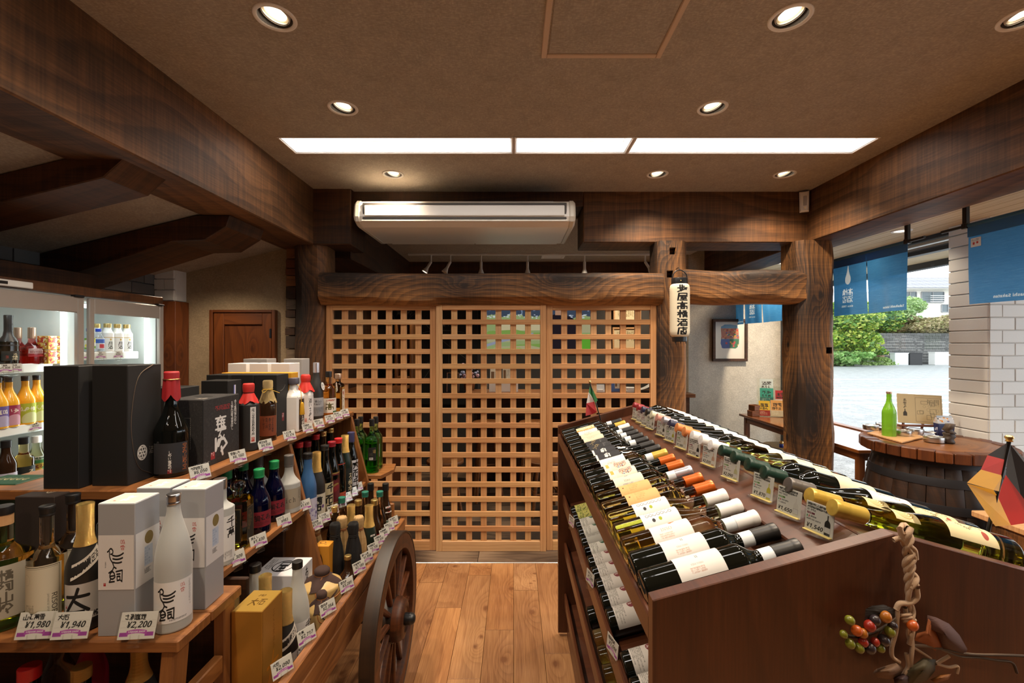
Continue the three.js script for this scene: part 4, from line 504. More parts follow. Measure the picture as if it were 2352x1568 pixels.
  put('folded_card', 'small white tent card with a triangle fold on the counter', 'card', 1378, 4.7, (t) => { part(t, 'sheet', mv(cbox(0.1, 0.08, 0.004), 0, 0.04, 0).rotateX(-0.3), paper.paper); part(t, 'stand', slab(-0.03, 0.03, 0, 0.03, 0, 0.03), M.white); });
  put('blue_pamphlet', 'blue pamphlet standing on the counter', 'leaflet', 1412, 4.72, (t) => { part(t, 'cover', mv(cbox(0.12, 0.13, 0.006), 0, 0.065, 0), std({ color: rgb(0.1, 0.2, 0.5), roughness: 0.5 })); part(t, 'picture', mv(card(0.05, 0.07, paper), 0.025, 0.07, 0.0045), paper.paper); });
  put('paper_pile', 'stack of papers lying on the counter', 'papers', 1448, 4.7, (t) => { for (let k = 0; k < 4; k++) part(t, 'sheet', mv(cbox(0.1, 0.012, 0.11), rnd(-0.01, 0.01), 0.006 + k * 0.0125, 0), M.white); });
  put('open_book', 'open magazine with curled white page on the counter', 'magazine', 1480, 4.68, (t) => { part(t, 'cover', slab(-0.08, 0.08, 0, 0.02, -0.06, 0.06), M.black); const g = new THREE.PlaneGeometry(0.15, 0.12, 8, 1), p = g.attributes.position; for (let i = 0; i < p.count; i++) { const x = p.getX(i), y = p.getY(i); p.setXYZ(i, x, 0.03 + 0.06 * Math.pow((x + 0.075) / 0.15, 2), -y); } g.computeVertexNormals(); part(t, 'page', g, M.white); });
  // air conditioner
  const ac = thing('air_conditioner', 'wide cream ceiling air conditioner with a long louvre above the lattice', 'air conditioner', [-0.325, 2.28, -3.05]);
  const prof = [[0, 0.16], [-0.02, 0.163], [-0.8, 0.18], [-0.8, 0.12], [-0.78, 0.06], [-0.55, 0.0], [-0.03, -0.005], [0.03, 0.02], [0.045, 0.05], [0.035, 0.12], [0.015, 0.15]];
  const body = (w, sc) => extrude(prof.map(([a, b]) => [a * sc, b]), w, 0.006).rotateY(-Math.PI / 2).translate(w / 2, 0, 0);
  part(ac, 'casing', mg([body(1.40, 1)]), M.acwhite); for (const s of [-1, 1]) part(ac, 'end_cover', mv(extrude(prof.map(([a, b]) => [a * 1.01 + 0.006, b * 1.01 + (b > 0.1 ? 0.002 : -0.003)]), 0.05, 0.014).rotateY(-Math.PI / 2).translate(0.025, 0, 0), s * 0.71, 0, 0), phy({ color: rgb(0.66, 0.60, 0.49), roughness: 0.4 }));
  const lv = mv(cbox(1.32, 0.07, 0.012, 'x', 0.004), 0, 0, 0); part(ac, 'louvre', lv, phy({ color: rgb(0.85, 0.82, 0.76), roughness: 0.35 })).position.set(0, 0.085, 0.049); part(ac, 'outlet_gap', slab(-0.675, 0.675, 0.03, 0.14, 0.02, 0.043), std({ color: rgb(0.08, 0.07, 0.06), roughness: 0.6 }));
  part(ac, 'lower_lip', slab(-0.68, 0.68, 0.015, 0.027, 0.02, 0.05), M.acwhite); part(ac, 'display', slab(0.48, 0.58, -0.002, 0.0, -0.13, -0.1), std({ color: rgb(0.4, 0.36, 0.3), roughness: 0.5 })); part(ac, 'bracket', slab(-0.6, 0.6, 0.17, 0.195, -0.7, -0.1), M.alu); part(ac, 'filter_door', mg([slab(-0.68, 0.0, -0.004, 0.003, -0.72, -0.53), slab(0.01, 0.68, -0.004, 0.003, -0.72, -0.53)]).rotateX(-0.0).translate(0, 0.035, 0), M.acwhite);
  // track lights
  const tr = thing('light_track', 'thin white lighting track on the back room ceiling', 'light track', [0.25, 2.47, -4.95]); part(tr, 'rail', slab(-1.4, 1.55, -0.02, 0, -0.015, 0.015), M.white); part(tr, 'end_cap', slab(1.55, 1.57, -0.022, 0, -0.016, 0.016), M.white);
  const bulb = glowMat(SPOT.color, 3.0), shade = lathe([[0.014, 0.0], [0.016, -0.03], [0.03, -0.07], [0.036, -0.085], [0.034, -0.084], [0.0, -0.06]], 20), nk = lathe([[0, 0], [0.015, 0], [0.015, -0.07], [0, -0.07]], 14), dk = flat(new THREE.CircleGeometry(0.031, 20)).rotateX(Math.PI / 2).translate(0, -0.08, 0);
  [[-0.9, 0.5, 'tilted left', 1], [-0.69, 0.45, 'second from the left, tilted and dark', 0], [-0.355, 0, 'third from the left, pointing straight down', 1], [0.15, 0, 'fourth from the left, below the vent', 1], [0.77, 0, 'fifth from the left', 1], [1.43, -0.5, 'rightmost, partly behind the centre post', 1]].forEach(([x, a, w, on]) => {
    const t = thing('track_spotlight', 'small white track spotlight, ' + w, 'spotlight', [x, 2.45, -4.95], 0, 'track spotlights in the back room'); part(t, 'stem', cyl(0.009, 0.009, 0.08, 10).translate(0, -0.03, 0), M.white);
    const h = new THREE.Group(); h.name = 'lamp_head'; t.add(h); h.position.y = -0.07; h.rotation.z = -a; h.rotation.x = a ? -0.2 : 0; part(h, 'neck', nk, M.white); part(h, 'shade', shade.clone().translate(0, -0.05, 0), M.white); if (on) { part(h, 'bulb', dk.clone().translate(0, -0.05, 0), bulb); const l = new THREE.SpotLight(rgb(...SPOT.color), a < 0 ? 3.5 : 1.8, 0, 0.8, 0.8, 2); l.position.set(x - Math.sin(a) * 0.15, 2.22, -4.93); if (a < 0) l.target.position.set(1.42, 1.5, -5.6); else l.target.position.set(x - a * 1.5, 0.9, -5.0); l.castShadow = true; scene.add(l, l.target); }
  });
  const v = thing('ceiling_vent', 'small white ventilation grille in the back room ceiling', 'vent', [0.44, 2.47, -5.1]); part(v, 'frame', mg([slab(-0.13, 0.13, -0.012, 0, -0.09, -0.07), slab(-0.13, 0.13, -0.012, 0, 0.07, 0.09), slab(-0.13, -0.1, -0.012, 0, -0.07, 0.07), slab(0.1, 0.13, -0.012, 0, -0.07, 0.07)]), M.white); for (let k = 0; k < 7; k++) part(v, 'slat', mv(cbox(0.2, 0.003, 0.014), 0, -0.006, -0.06 + k * 0.02), M.white); part(v, 'duct', slab(-0.1, 0.1, -0.002, -0.001, -0.07, 0.07, 'x', 0.0002), M.blackMatt);
  const dl = thing('downlight', 'single small downlight in the back room ceiling right of the air conditioner', 'ceiling light', [0.75, 2.47, -4.68]); part(dl, 'trim_ring', lathe([[0.034, -0.001], [0.036, -0.006], [0.05, -0.005], [0.052, -0.0005]], 24), M.white); part(dl, 'bulb', flat(new THREE.CircleGeometry(0.035, 20)).rotateX(Math.PI / 2).translate(0, -0.003, 0), bulb);
  for (const [x, d, k] of [[0.75, 4.68, 2.4], [-0.3, 4.2, 2.4], [0.9, 3.95, 1.6]]) { const l = new THREE.SpotLight(rgb(...SPOT.color), k, 0, 1.0, 0.8, 2); l.position.set(x, 2.45, -d); l.target.position.set(x, 0, -d); l.castShadow = true; scene.add(l, l.target); }
  const sn = thing('motion_sensor', 'small white motion sensor at the top right beam corner', 'sensor', at(1847, 463, 3.27), -0.5); part(sn, 'housing', extrude([[-0.028, -0.075], [0.028, -0.075], [0.03, 0.07], [-0.03, 0.07]], 0.04, 0.008).translate(0, 0, -0.02), M.acwhite); part(sn, 'lens', mv(cbox(0.02, 0.07, 0.006, 'y', 0.003), 0.004, 0.0, 0.022), std({ color: rgb(0.45, 0.42, 0.38), roughness: 0.3 })); part(sn, 'indicator', mv(cyl(0.004, 0.004, 0.004, 10).rotateX(Math.PI / 2), 0.004, -0.05, 0.021), M.gold);
}
// ---------------------------------------------------------------- bottles: one builder, every bottle a thing of glass, cap, labels
const G = {
  black: phy({ color: rgb(0.003, 0.0035, 0.003), roughness: 0.04, specularIntensity: 1 }), wine: phy({ color: rgb(0.004, 0.005, 0.0035), roughness: 0.035 }), matt: phy({ color: rgb(0.02, 0.019, 0.018), roughness: 0.45 }), sooty: phy({ color: rgb(0.014, 0.013, 0.012), roughness: 0.6 }),
  amber: phy({ color: rgb(1, 1, 1), transmission: 1, thickness: 0.05, ior: 1.4, roughness: 0.0, attenuationColor: rgb(0.80, 0.52, 0.16), attenuationDistance: 0.16 }),
  straw: phy({ color: rgb(1, 1, 1), transmission: 1, thickness: 0.05, ior: 1.4, roughness: 0.0, attenuationColor: rgb(0.85, 0.8, 0.25), attenuationDistance: 0.16 }),
  olive: phy({ color: rgb(1, 1, 1), transmission: 1, thickness: 0.05, ior: 1.4, roughness: 0.0, attenuationColor: rgb(0.66, 0.66, 0.14), attenuationDistance: 0.12 }),
  clear: phy({ color: rgb(1, 1, 1), transmission: 1, thickness: 0.05, ior: 1.38, roughness: 0.0, attenuationColor: rgb(0.9, 0.9, 0.8), attenuationDistance: 0.2 }),
  gin: phy({ color: rgb(1, 1, 1), transmission: 1, thickness: 0.05, ior: 1.4, roughness: 0.0, attenuationColor: rgb(0.9, 0.86, 0.62), attenuationDistance: 0.2 }),
  green: phy({ color: rgb(1, 1, 1), transmission: 1, thickness: 0.05, ior: 1.4, roughness: 0.0, attenuationColor: rgb(0.1, 0.6, 0.08), attenuationDistance: 0.07 }),
  lime: phy({ color: rgb(0.30, 0.62, 0.05), transmission: 0.45, thickness: 0, roughness: 0.12 }),
  whisky: phy({ color: rgb(1, 1, 1), transmission: 1, thickness: 0.05, ior: 1.38, roughness: 0.0, attenuationColor: rgb(0.8, 0.5, 0.12), attenuationDistance: 0.06 }),
  yellow: phy({ color: rgb(1, 1, 1), transmission: 1, thickness: 0.05, ior: 1.38, roughness: 0.0, attenuationColor: rgb(0.85, 0.62, 0.14), attenuationDistance: 0.06 }),
  blue: phy({ color: rgb(0.001, 0.0015, 0.014), roughness: 0.03 }), blueFrost: phy({ color: rgb(0.04, 0.12, 0.28), roughness: 0.35 }), brown: phy({ color: rgb(0.03, 0.013, 0.006), roughness: 0.05 }),
  frost: phy({ color: rgb(0.74, 0.75, 0.72), transmission: 0.55, thickness: 0, roughness: 0.62 }), white: phy({ color: rgb(0.80, 0.78, 0.75), roughness: 0.25 }), pet: phy({ color: rgb(0.93, 0.96, 1), transmission: 0.95, thickness: 0, roughness: 0.05 }),
  red: phy({ color: rgb(1, 1, 1), transmission: 1, thickness: 0.05, ior: 1.36, roughness: 0, attenuationColor: rgb(0.8, 0.06, 0.05), attenuationDistance: 0.05 }), juice: phy({ color: rgb(0.9, 0.45, 0.03), roughness: 0.15 }), darkgreen: phy({ color: rgb(0.012, 0.022, 0.016), roughness: 0.3 }),
};
const capMat = (c, o = {}) => phy({ color: css(c), roughness: 0.38, ...o });
const C = { black: capMat(0x1c1b1b), blackMetal: phy({ color: rgb(0.03, 0.03, 0.03), roughness: 0.2, metalness: 0.3 }), gold: M.goldFoil, goldCap: std({ color: rgb(0.72, 0.52, 0.2), roughness: 0.32, metalness: 0.9 }), screwGold: phy({ color: css(0xd2b04e), roughness: 0.3, metalness: 0.3 }), silver: M.steel, white: capMat(0xf1efec), red: capMat(0xc4262a), green: capMat(0x1f8a50), teal: capMat(0x2f7a68, { metalness: 0.2 }), orange: capMat(0xd2641f, { metalness: 0.35, roughness: 0.3 }), silverFoil: phy({ color: css(0xc9c9d2), roughness: 0.28, metalness: 0.7 }), grey: phy({ color: css(0x6f6a66), roughness: 0.35, metalness: 0.4 }), bottleGreen: capMat(0x17382c), peachCap: capMat(0xe08a4e), pink: capMat(0xd99b8c), creamCap: capMat(0xe3dfc0), navy: capMat(0x272c48), blue: capMat(0x2448c0), maroon: capMat(0x8e1a28), champagne: phy({ color: css(0xc9a88f), roughness: 0.3, metalness: 0.7 }), purple: capMat(0x3c3c62), woodCap: capMat(0x8a7a58) };
const KIND = { // h height, R radius, sh/nh shoulder start and neck start (fractions of h), nr neck radius, p curve, cap height
  bordeaux: { h: 0.3, R: 0.0375, sh: 0.62, nh: 0.74, nr: 0.0142, p: 0.85, cap: 0.052 }, burgundy: { h: 0.3, R: 0.040, sh: 0.45, nh: 0.78, nr: 0.0142, p: 0.8, cap: 0.055 }, flute: { h: 0.33, R: 0.0365, sh: 0.4, nh: 0.86, nr: 0.0140, p: 1.0, cap: 0.06 },
  sake: { h: 0.30, R: 0.0385, sh: 0.5, nh: 0.80, nr: 0.0155, p: 1, cap: 0.03 }, tall: { h: 0.315, R: 0.0385, sh: 0.48, nh: 0.84, nr: 0.0165, p: 1.05, cap: 0.024 }, round: { h: 0.245, R: 0.052, sh: 0.52, nh: 0.78, nr: 0.019, p: 0.6, cap: 0.045 },
  spirit: { h: 0.30, R: 0.036, sh: 0.58, nh: 0.72, nr: 0.0165, p: 0.6, cap: 0.03 }, pet: { h: 0.21, R: 0.031, sh: 0.6, nh: 0.86, nr: 0.013, p: 0.7, cap: 0.016 }, juice: { h: 0.26, R: 0.038, sh: 0.48, nh: 0.86, nr: 0.0135, p: 0.9, cap: 0.022 }, milk: { h: 0.21, R: 0.036, sh: 0.66, nh: 0.88, nr: 0.0185, p: 0.6, cap: 0.022 }, slim: { h: 0.27, R: 0.031, sh: 0.55, nh: 0.8, nr: 0.0145, p: 0.9, cap: 0.026 },
};
const geoCache = {};
const cached = (k, f) => geoCache[k] ??= f();
function bodyGeo(k) {
  return cached('b' + JSON.stringify(k), () => {
    const { h, R, sh, nh, nr, p, cap } = k, pts = [[0, 0.004], [R * 0.6, 0.002], [R - 0.006, 0], [R - 0.0015, 0.002], [R, 0.006]];
    for (let i = 0; i <= 10; i++) { const t = i / 10, c = 0.5 + 0.5 * Math.cos(Math.PI * Math.pow(t, p)); pts.push([nr + (R - nr) * c, h * (sh + (nh - sh) * t)]); }
    pts.push([nr * 0.98, h - cap - 0.004], [nr, h - cap], [nr, h - 0.004], [0, h - 0.004]); return lathe(pts, 32);
  });
}
const radiusAt = (k, y) => { const t = (y / k.h - k.sh) / (k.nh - k.sh); return t <= 0 ? k.R : t >= 1 ? k.nr : k.nr + (k.R - k.nr) * (0.5 + 0.5 * Math.cos(Math.PI * Math.pow(t, k.p))); };
function capGeo(k, style) {
  return cached('c' + style + JSON.stringify(k), () => {
    const r = k.nr + 0.0016, y0 = k.h - k.cap, y1 = k.h;
    if (style === 'foil') { const a = []; for (let i = 0; i <= 6; i++) { const y = y0 - k.cap * 0.9 + (k.cap * 1.9) * i / 6; a.push([Math.max(r, radiusAt(k, Math.max(0, y)) + 0.0008), y]); } return lathe([...a.slice(0, -1), [r + 0.0006, y1 - 0.002], [r - 0.002, y1], [0, y1]], 24); }
    if (style === 'ridge') return lathe([[r - 0.001, y0], [r, y0 + 0.001], [r, y0 + 0.005], [r - 0.0012, y0 + 0.006], [r, y0 + 0.008], [r, y1 - 0.008], [r + 0.0005, y1 - 0.007], [r + 0.0005, y1 - 0.0015], [r - 0.0015, y1], [0, y1]], 24);
    if (style === 'screw') { const a = [[r - 0.001, y0], [r, y0 + 0.001], [r, y0 + k.cap * 0.55]]; for (let i = 0; i < 4; i++) a.push([r - 0.0009, y0 + k.cap * (0.58 + i * 0.07)], [r + 0.0004, y0 + k.cap * (0.61 + i * 0.07)]); return lathe([...a, [r, y1 - 0.002], [r - 0.0015, y1], [0, y1]], 24); }
    if (style === 'wine') return lathe([[r - 0.001, y0], [r, y0 + 0.0006], [r - 0.0002, y1 - 0.016], [r + 0.001, y1 - 0.0145], [r + 0.001, y1 - 0.002], [r - 0.001, y1], [0, y1]], 24);
    return lathe([[r - 0.001, y0], [r, y0 + 0.001], [r, y1 - 0.0015], [r - 0.0015, y1], [0, y1]], 24);
  });
}
// o: kind, glass, cap, capStyle, labels [[rect, y0, height, arc, turn]], band
function bottle(name, label, cat, o, group) {
  const t = thing(name, label, cat, [0, 0, 0], 0, group), k = { ...KIND[o.kind], ...o.k };
  part(t, 'glass', bodyGeo(k), G[o.glass] ?? o.glass);
  if (o.cap) part(t, 'cap', capGeo(k, o.capStyle ?? 'plain'), C[o.cap] ?? o.cap);
  if (o.band) part(t, 'neck_band', lathe([[k.nr + 0.0003, k.h - k.cap - 0.024], [k.nr + 0.0007, k.h - k.cap - 0.024], [k.nr + 0.0007, k.h - k.cap], [k.nr, k.h - k.cap]], 20), o.band);
  for (const [r, y, h, arc, turn, skew] of o.labels ?? []) { const y1 = y + h, g = wrapCard(radiusAt(k, y) + 0.0006, h, arc, y, r, radiusAt(k, y1) + 0.0006), p = g.attributes.position; if (skew) for (let i = 0; i < p.count; i++) { const yy = p.getY(i) + skew * p.getX(i), q = (radiusAt(k, yy) + 0.0007) / Math.hypot(p.getX(i), p.getZ(i)); p.setXYZ(i, p.getX(i) * q, yy, p.getZ(i) * q); } const m = part(t, 'label', g, r.paper); m.rotation.y = turn ?? 0; }
  return t;
}
const stand = (t, pos, turn = 0) => { t.position.copy(pos); t.rotation.y = turn; return t; };
// a carton: front faces +z, right side +x; each face may carry its own print
const foilMats = {};
function carton(name, label, w, h, d, base, faces, cat = 'box', group) {
  const t = thing(name, label, cat, [0, 0, 0], 0, group); part(t, 'carton', mv(cbox(w, h, d, 'y', 0.0012), 0, h / 2, 0), base); const e = 0.0005;
  const skin = (r) => faces.foil ? foilMats[r.paper.uuid] ??= phy({ map: r.paper.map, metalness: 0.55, roughness: 0.3 }) : r.paper;
  if (faces.front) part(t, 'front_print', mv(card(w - 0.003, faces.fh ?? h - 0.003, faces.front), 0, faces.fy ?? h / 2, d / 2 + e), skin(faces.front));
  if (faces.side) part(t, 'side_print', card(d - 0.003, faces.fh ?? h - 0.003, faces.side).rotateY(Math.PI / 2).translate(w / 2 + e, faces.fy ?? h / 2, 0), skin(faces.side));
  if (faces.top) part(t, 'top_print', card(w - 0.003, d - 0.003, faces.top).rotateX(-Math.PI / 2).translate(0, h + e, 0), skin(faces.top));
  part(t, 'lid_flap', mv(cbox(w - 0.002, 0.0015, d - 0.002, 'x', 0.0005), 0, h - 0.0006, 0), base); return t;
}
const clip = phy({ color: rgb(0.95, 0.95, 0.93), transmission: 1, thickness: 0, roughness: 0.08, ior: 1.45 });
const priceMats = {};
function priceTag(price, label, pos, turn, tilt = -0.25, w = 0.058, name, group) {
  const t = thing('price_tag', label, 'price tag', pos, turn, group), h = w * 0.7, r = priceMats[price] ??= priceCell(price, name);
  const c = new THREE.Group(); c.name = 'card'; t.add(c); c.rotation.x = tilt;
  part(c, 'paper', mv(card(w, h, r), 0, h / 2 + 0.006, 0.0008), r.paper); part(c, 'backing', cached('tb' + w, () => mv(cbox(w, h, 0.001, 'x', 0.0003), 0, h / 2 + 0.006, 0)), M.white); part(c, 'sleeve', cached('ts' + w, () => mv(cbox(w + 0.008, h + 0.006, 0.0006, 'x', 0.0002), 0, h / 2 + 0.005, 0.0018)), clip);
  part(t, 'clip', cached('tc', () => mg([mv(cbox(0.026, 0.010, 0.012, 'x', 0.001), 0, -0.004, 0.001), bar(V(-0.009, 0, 0.004), V(-0.009, 0.016, 0.001), 0.0012, 6), bar(V(0.009, 0, 0.004), V(0.009, 0.016, 0.001), 0.0012, 6)])), clip); return t;
}
// ---------------------------------------------------------------- the wine rack
{
  const R = thing('wine_rack', 'long dark red wooden wine rack with a gabled end panel and sloping shelves', 'wine rack', [0, 0, 0]);
  const Z0 = -0.74, Z1 = -2.335, XL = 0.226, XR = 1.012, XC = 0.619, YL = 1.068, YC = 1.176, SL = (YC - YL) / (XC - XL);
  const gable = () => boxUV(extrude([[XL, 0.02], [XR, 0.02], [XR, YL], [XC, YC], [XL, YL]], 0.026, 0.0015), 'y');
  part(R, 'end_panel', mv(gable(), 0, 0, Z0 - 0.026), M.rack); part(R, 'end_panel', mv(gable(), 0, 0, Z1), M.rack);
  const zc = (Z0 - 0.026 + Z1 + 0.026) / 2, len = Z0 - Z1 - 0.052;
  const board = (name, x0, y0, x1, y1, t = 0.016) => { const a = V(x0, y0, zc), b = V(x1, y1, zc); part(R, name, plank(a, b, len, t, V(0, 1, 0)).translate(0, -t / 2, 0), M.rack); };
  const S = Math.sin(Math.atan(0.28)), Cc = Math.cos(Math.atan(0.28));
  // top tier left: bed under the bottles, upper board with the price stands
  board('shelf_bed', 0.245, 0.988, 0.475, 1.052, 0.01); board('upper_board', 0.53, 1.108, 0.634, 1.137); board('shelf_bed', 0.634, 1.137, 0.985, 1.039);
  part(R, 'lip', slab(0.226, 0.236, 0.986, 1.03, Z1 + 0.02, Z0 - 0.02, 'z'), M.rack); part(R, 'lip', slab(0.984, 0.997, 1.0, 1.06, Z1 + 0.02, Z0 - 0.02, 'z'), M.rack);
  board('shelf_bed', 0.255, 0.667, 0.58, 0.755); board('shelf_bed', 0.265, 0.425, 0.58, 0.5); board('shelf_bed', 0.27, 0.16, 0.58, 0.2);
  for (const [x, y] of [[0.262, 0.72], [0.268, 0.478], [0.268, 0.22]]) part(R, 'lip', slab(x - 0.013, x, y - 0.055, y, Z1 + 0.02, Z0 - 0.02, 'z'), M.rack);
  part(R, 'center_panel', slab(0.6, 0.618, 0.02, 1.1, Z1 + 0.02, Z0 - 0.02, 'z'), M.darkwood); part(R, 'right_panel', slab(0.97, 0.985, 0.02, 1.0, Z1 + 0.02, Z0 - 0.02, 'z'), M.rack); part(R, 'base_board', slab(0.27, 0.985, 0.0, 0.09, Z1 + 0.02, Z0 - 0.02, 'z'), M.rack);
  for (let k = 0; k < 3; k++) part(R, 'crossbar', slab(0.47, 0.53, 1.035, 1.046, -0.95 - k * 0.5, -0.99 - k * 0.5), M.rack);
  // bottles: axis from (x, y) along the slope; side = 1 necks towards the ridge from the left, -1 from the right
  const lay = (t, x, y, D, side, roll = 0) => {
    const d = V(side * Cc, S, 0), z = V(-side * S, Cc, 0), m = new THREE.Matrix4().makeBasis(V(0, 0, 0).crossVectors(d, z), d, z);
    t.position.set(x, y, -D); t.quaternion.setFromRotationMatrix(m).multiply(new THREE.Quaternion().setFromAxisAngle(V(0, 1, 0), roll)); return t;
  };
  const W = L.w, blueBand = std({ color: css(0xdfe6ea), roughness: 0.6 });
  // label print runs along the bottle, so it is turned a quarter: draw on a wide cell, wrap with u along the axis
  const axisLabel = (t, r, k, y, h, arc) => { const g = flat(new THREE.CylinderGeometry(k.R + 0.0006, k.R + 0.0006, h, 14, 1, true, -arc / 2, arc)), u = g.attributes.uv.array; for (let i = 0; i < u.length; i += 2) { const a = u[i], b = u[i + 1]; u[i] = b; u[i + 1] = 1 - a; } rectUV(g, r); part(t, 'label', g.translate(0, y + h / 2, 0), r.paper); };
  const wineBottle = (label, o, lab, lay0 = 0.055, lh = 0.085, arc = 2.3, grp) => { const t = bottle('wine_bottle', label, 'wine bottle', o, grp), k = { ...KIND[o.kind], ...o.k }; if (lab) axisLabel(t, lab, k, lay0, lh, arc); return t; };
  const left = [
    ['nearest wine bottle on the left slope, black glass, white label and black capsule', 'bordeaux', 'wine', 'black', W.plain, 1], ['second black wine bottle from the gable, white label and blue banded black capsule', 'bordeaux', 'wine', 'black', W.plain, 1],
    ['amber wine bottle with an orange spot on its white label and white capsule', 'bordeaux', 'amber', 'white', W.poppy, 1], ['white capsuled wine bottle with ringed white label beside the amber orange-spot bottle', 'burgundy', 'olive', 'white', W.rings], ['white capsuled wine bottle with ringed white label beside the peach labelled bottles', 'burgundy', 'olive', 'white', W.rings],
    ['golden wine bottle with peach label and orange capsule, the nearer of the pair', 'bordeaux', 'amber', 'orange', W.peach], ['golden wine bottle with peach label and orange capsule, the farther of the pair', 'bordeaux', 'amber', 'orange', W.peach], ['green wine bottle with cream drawing label and silver capsule', 'bordeaux', 'olive', 'silverFoil', W.cream, 1],
    ['dark wine bottle with picture label and orange capsule next to the silver capsule bottle', 'bordeaux', 'wine', 'orange', W.picture], ['dark wine bottle with picture label and orange capsule next to the gold capsule bottle', 'bordeaux', 'wine', 'orange', W.picture], ['olive wine bottle with white label and gold capsule', 'bordeaux', 'olive', 'screwGold', W.plain, 1],
    ['dark wine bottle with white flower on a black label, nearer one', 'burgundy', 'wine', 'black', W.flower], ['dark wine bottle with white flower on a black label, farther one', 'burgundy', 'wine', 'black', W.flower], ['wine bottle with gold scrolls on a black label, nearer one', 'bordeaux', 'wine', 'black', W.dark, 1], ['wine bottle with gold scrolls on a black label, farther one', 'bordeaux', 'wine', 'black', W.dark, 1],
    ['wine bottle with plain ivory label and cream banded black capsule, nearer one', 'bordeaux', 'wine', 'black', W.ivory, 1], ['wine bottle with plain ivory label and cream banded black capsule, farther one', 'bordeaux', 'wine', 'black', W.ivory, 1], ['wine bottle with white capsule near the far end of the left slope', 'bordeaux', 'wine', 'white', W.script], ['wine bottle with orange and white label and gold capsule at the far end', 'bordeaux', 'wine', 'screwGold', W.amber], ['farthest wine bottle on the left slope, black and gold capsule', 'bordeaux', 'wine', 'black', null, 1],
  ];
  left.forEach(([label, kind, glass, cap, lab, band], i) => { const t = wineBottle(label, { kind, glass, cap, capStyle: 'wine', band: band ? blueBand : null, k: { R: kind === 'bordeaux' ? 0.0355 : 0.0358 } }, lab, 0.066, 0.086, 2.0, 'wine bottles on the left slope'); lay(t, 0.24, 1.029, 0.842 + 0.0728 * i, 1, 0.15); });
  const right = [
    ['nearest wine bottle on the right slope, green glass with gold screw cap', 'flute', 'olive', 'screwGold', W.moselle, 0.83], ['second green wine bottle with gold screw cap on the right slope', 'flute', 'olive', 'screwGold', W.moselle, 0.895], ['dark wine bottle with grey screw cap on the right slope', 'burgundy', 'wine', 'grey', W.script, 0.965],
    ['dark bottle with green screw cap and buff label, nearer one', 'bordeaux', 'wine', 'bottleGreen', W.buff, 1.06], ['dark bottle with green screw cap and buff label, farther one', 'bordeaux', 'wine', 'bottleGreen', W.buff, 1.132], ['yellow wine bottle with green screw cap, nearer one', 'burgundy', 'straw', 'bottleGreen', W.ivory, 1.205], ['yellow wine bottle with green screw cap, farther one', 'burgundy', 'straw', 'bottleGreen', W.ivory, 1.277],
    ['yellow wine bottle with white screw cap, nearest of three', 'bordeaux', 'straw', 'white', W.cream, 1.345], ['yellow wine bottle with white screw cap, middle of three', 'bordeaux', 'straw', 'white', W.cream, 1.415], ['dark wine bottle with white screw cap beside the orange caps', 'bordeaux', 'wine', 'white', W.script, 1.485], ['wine bottle with orange screw cap on the right slope, nearer one', 'burgundy', 'wine', 'peachCap', W.plain, 1.555], ['wine bottle with orange screw cap on the right slope, farther one', 'burgundy', 'wine', 'peachCap', W.plain, 1.625],
    ['wine bottle with dark blue capsule behind the orange caps', 'burgundy', 'wine', 'navy', W.plain, 1.70], ['wine bottle with silver capsule on the right slope', 'burgundy', 'wine', 'silverFoil', W.ivory, 1.775], ['wine bottle with pink capsule on the right slope', 'burgundy', 'wine', 'pink', W.plain, 1.85], ['wine bottle with cream capsule on the right slope', 'burgundy', 'wine', 'creamCap', W.plain, 1.925], ['wine bottle with black capsule beside the cream capsule', 'bordeaux', 'wine', 'black', W.script, 1.995], ['wine bottle with navy capsule near the far gable', 'bordeaux', 'wine', 'navy', W.plain, 2.065], ['wine bottle with red capsule, second from the far gable', 'bordeaux', 'wine', 'maroon', W.script, 2.135], ['wine bottle with red capsule touching the far gable', 'bordeaux', 'wine', 'maroon', W.plain, 2.21],
  ];
  right.forEach(([label, kind, glass, cap, lab, D], i) => { const h = KIND[kind].h, R0 = kind === 'flute' ? 0.034 : 0.0345, t = wineBottle(label, { kind, glass, cap, capStyle: i < 10 ? 'screw' : 'wine', k: { R: R0 } }, lab, 0.05, 0.09, 2.1, 'wine bottles on the right slope'); if (kind === 'flute') axisLabel(t, W.crest, { R: radiusAt({ ...KIND.flute, R: R0 }, 0.2) }, 0.185, 0.045, 1.6); lay(t, 0.58 + h * Cc, 1.188 - h * S, D, -1, -0.15); });
  // second tier
  const tier2 = [[1.0, W.redDisc, 'wine'], [1.085, W.redDisc, 'wine'], [1.264, W.redDisc, 'wine'], [1.345, W.redDisc, 'wine'], [1.427, W.redDisc, 'wine'], [1.505, W.redDisc, 'wine'], [1.585, W.redDisc, 'wine'], [1.665, W.greenDisc, 'olive'], [1.745, W.barcode, 'wine'], [1.825, W.greenDisc, 'wine'], [1.905, W.greenDisc, 'wine'], [1.985, W.vineyard, 'wine'], [2.065, W.vineyard, 'wine']];
  const t2 = ['nearest', 'second nearest', 'third', 'fourth', 'fifth', 'sixth', 'seventh and last of the maroon', 'first of the green', 'grey back labelled', 'middle of the green', 'farthest of the green', 'nearer of the vineyard', 'farther of the vineyard'];
  tier2.forEach(([D, lab, glass], i) => { const t = wineBottle(i === 8 ? 'second tier bottle showing its grey barcode label between green disc labels' : `second tier bottle, ${t2[i]} ${i < 7 ? 'maroon disc' : i < 11 ? 'disc' : 'picture'} labels, under the left slope`, { kind: 'bordeaux', glass, cap: 'black', capStyle: 'wine', k: { R: 0.037 } }, lab, 0.022, 0.1, 2.6, 'wine bottles on the second tier'); lay(t, 0.264, 0.708, D, 1, 0.25); });
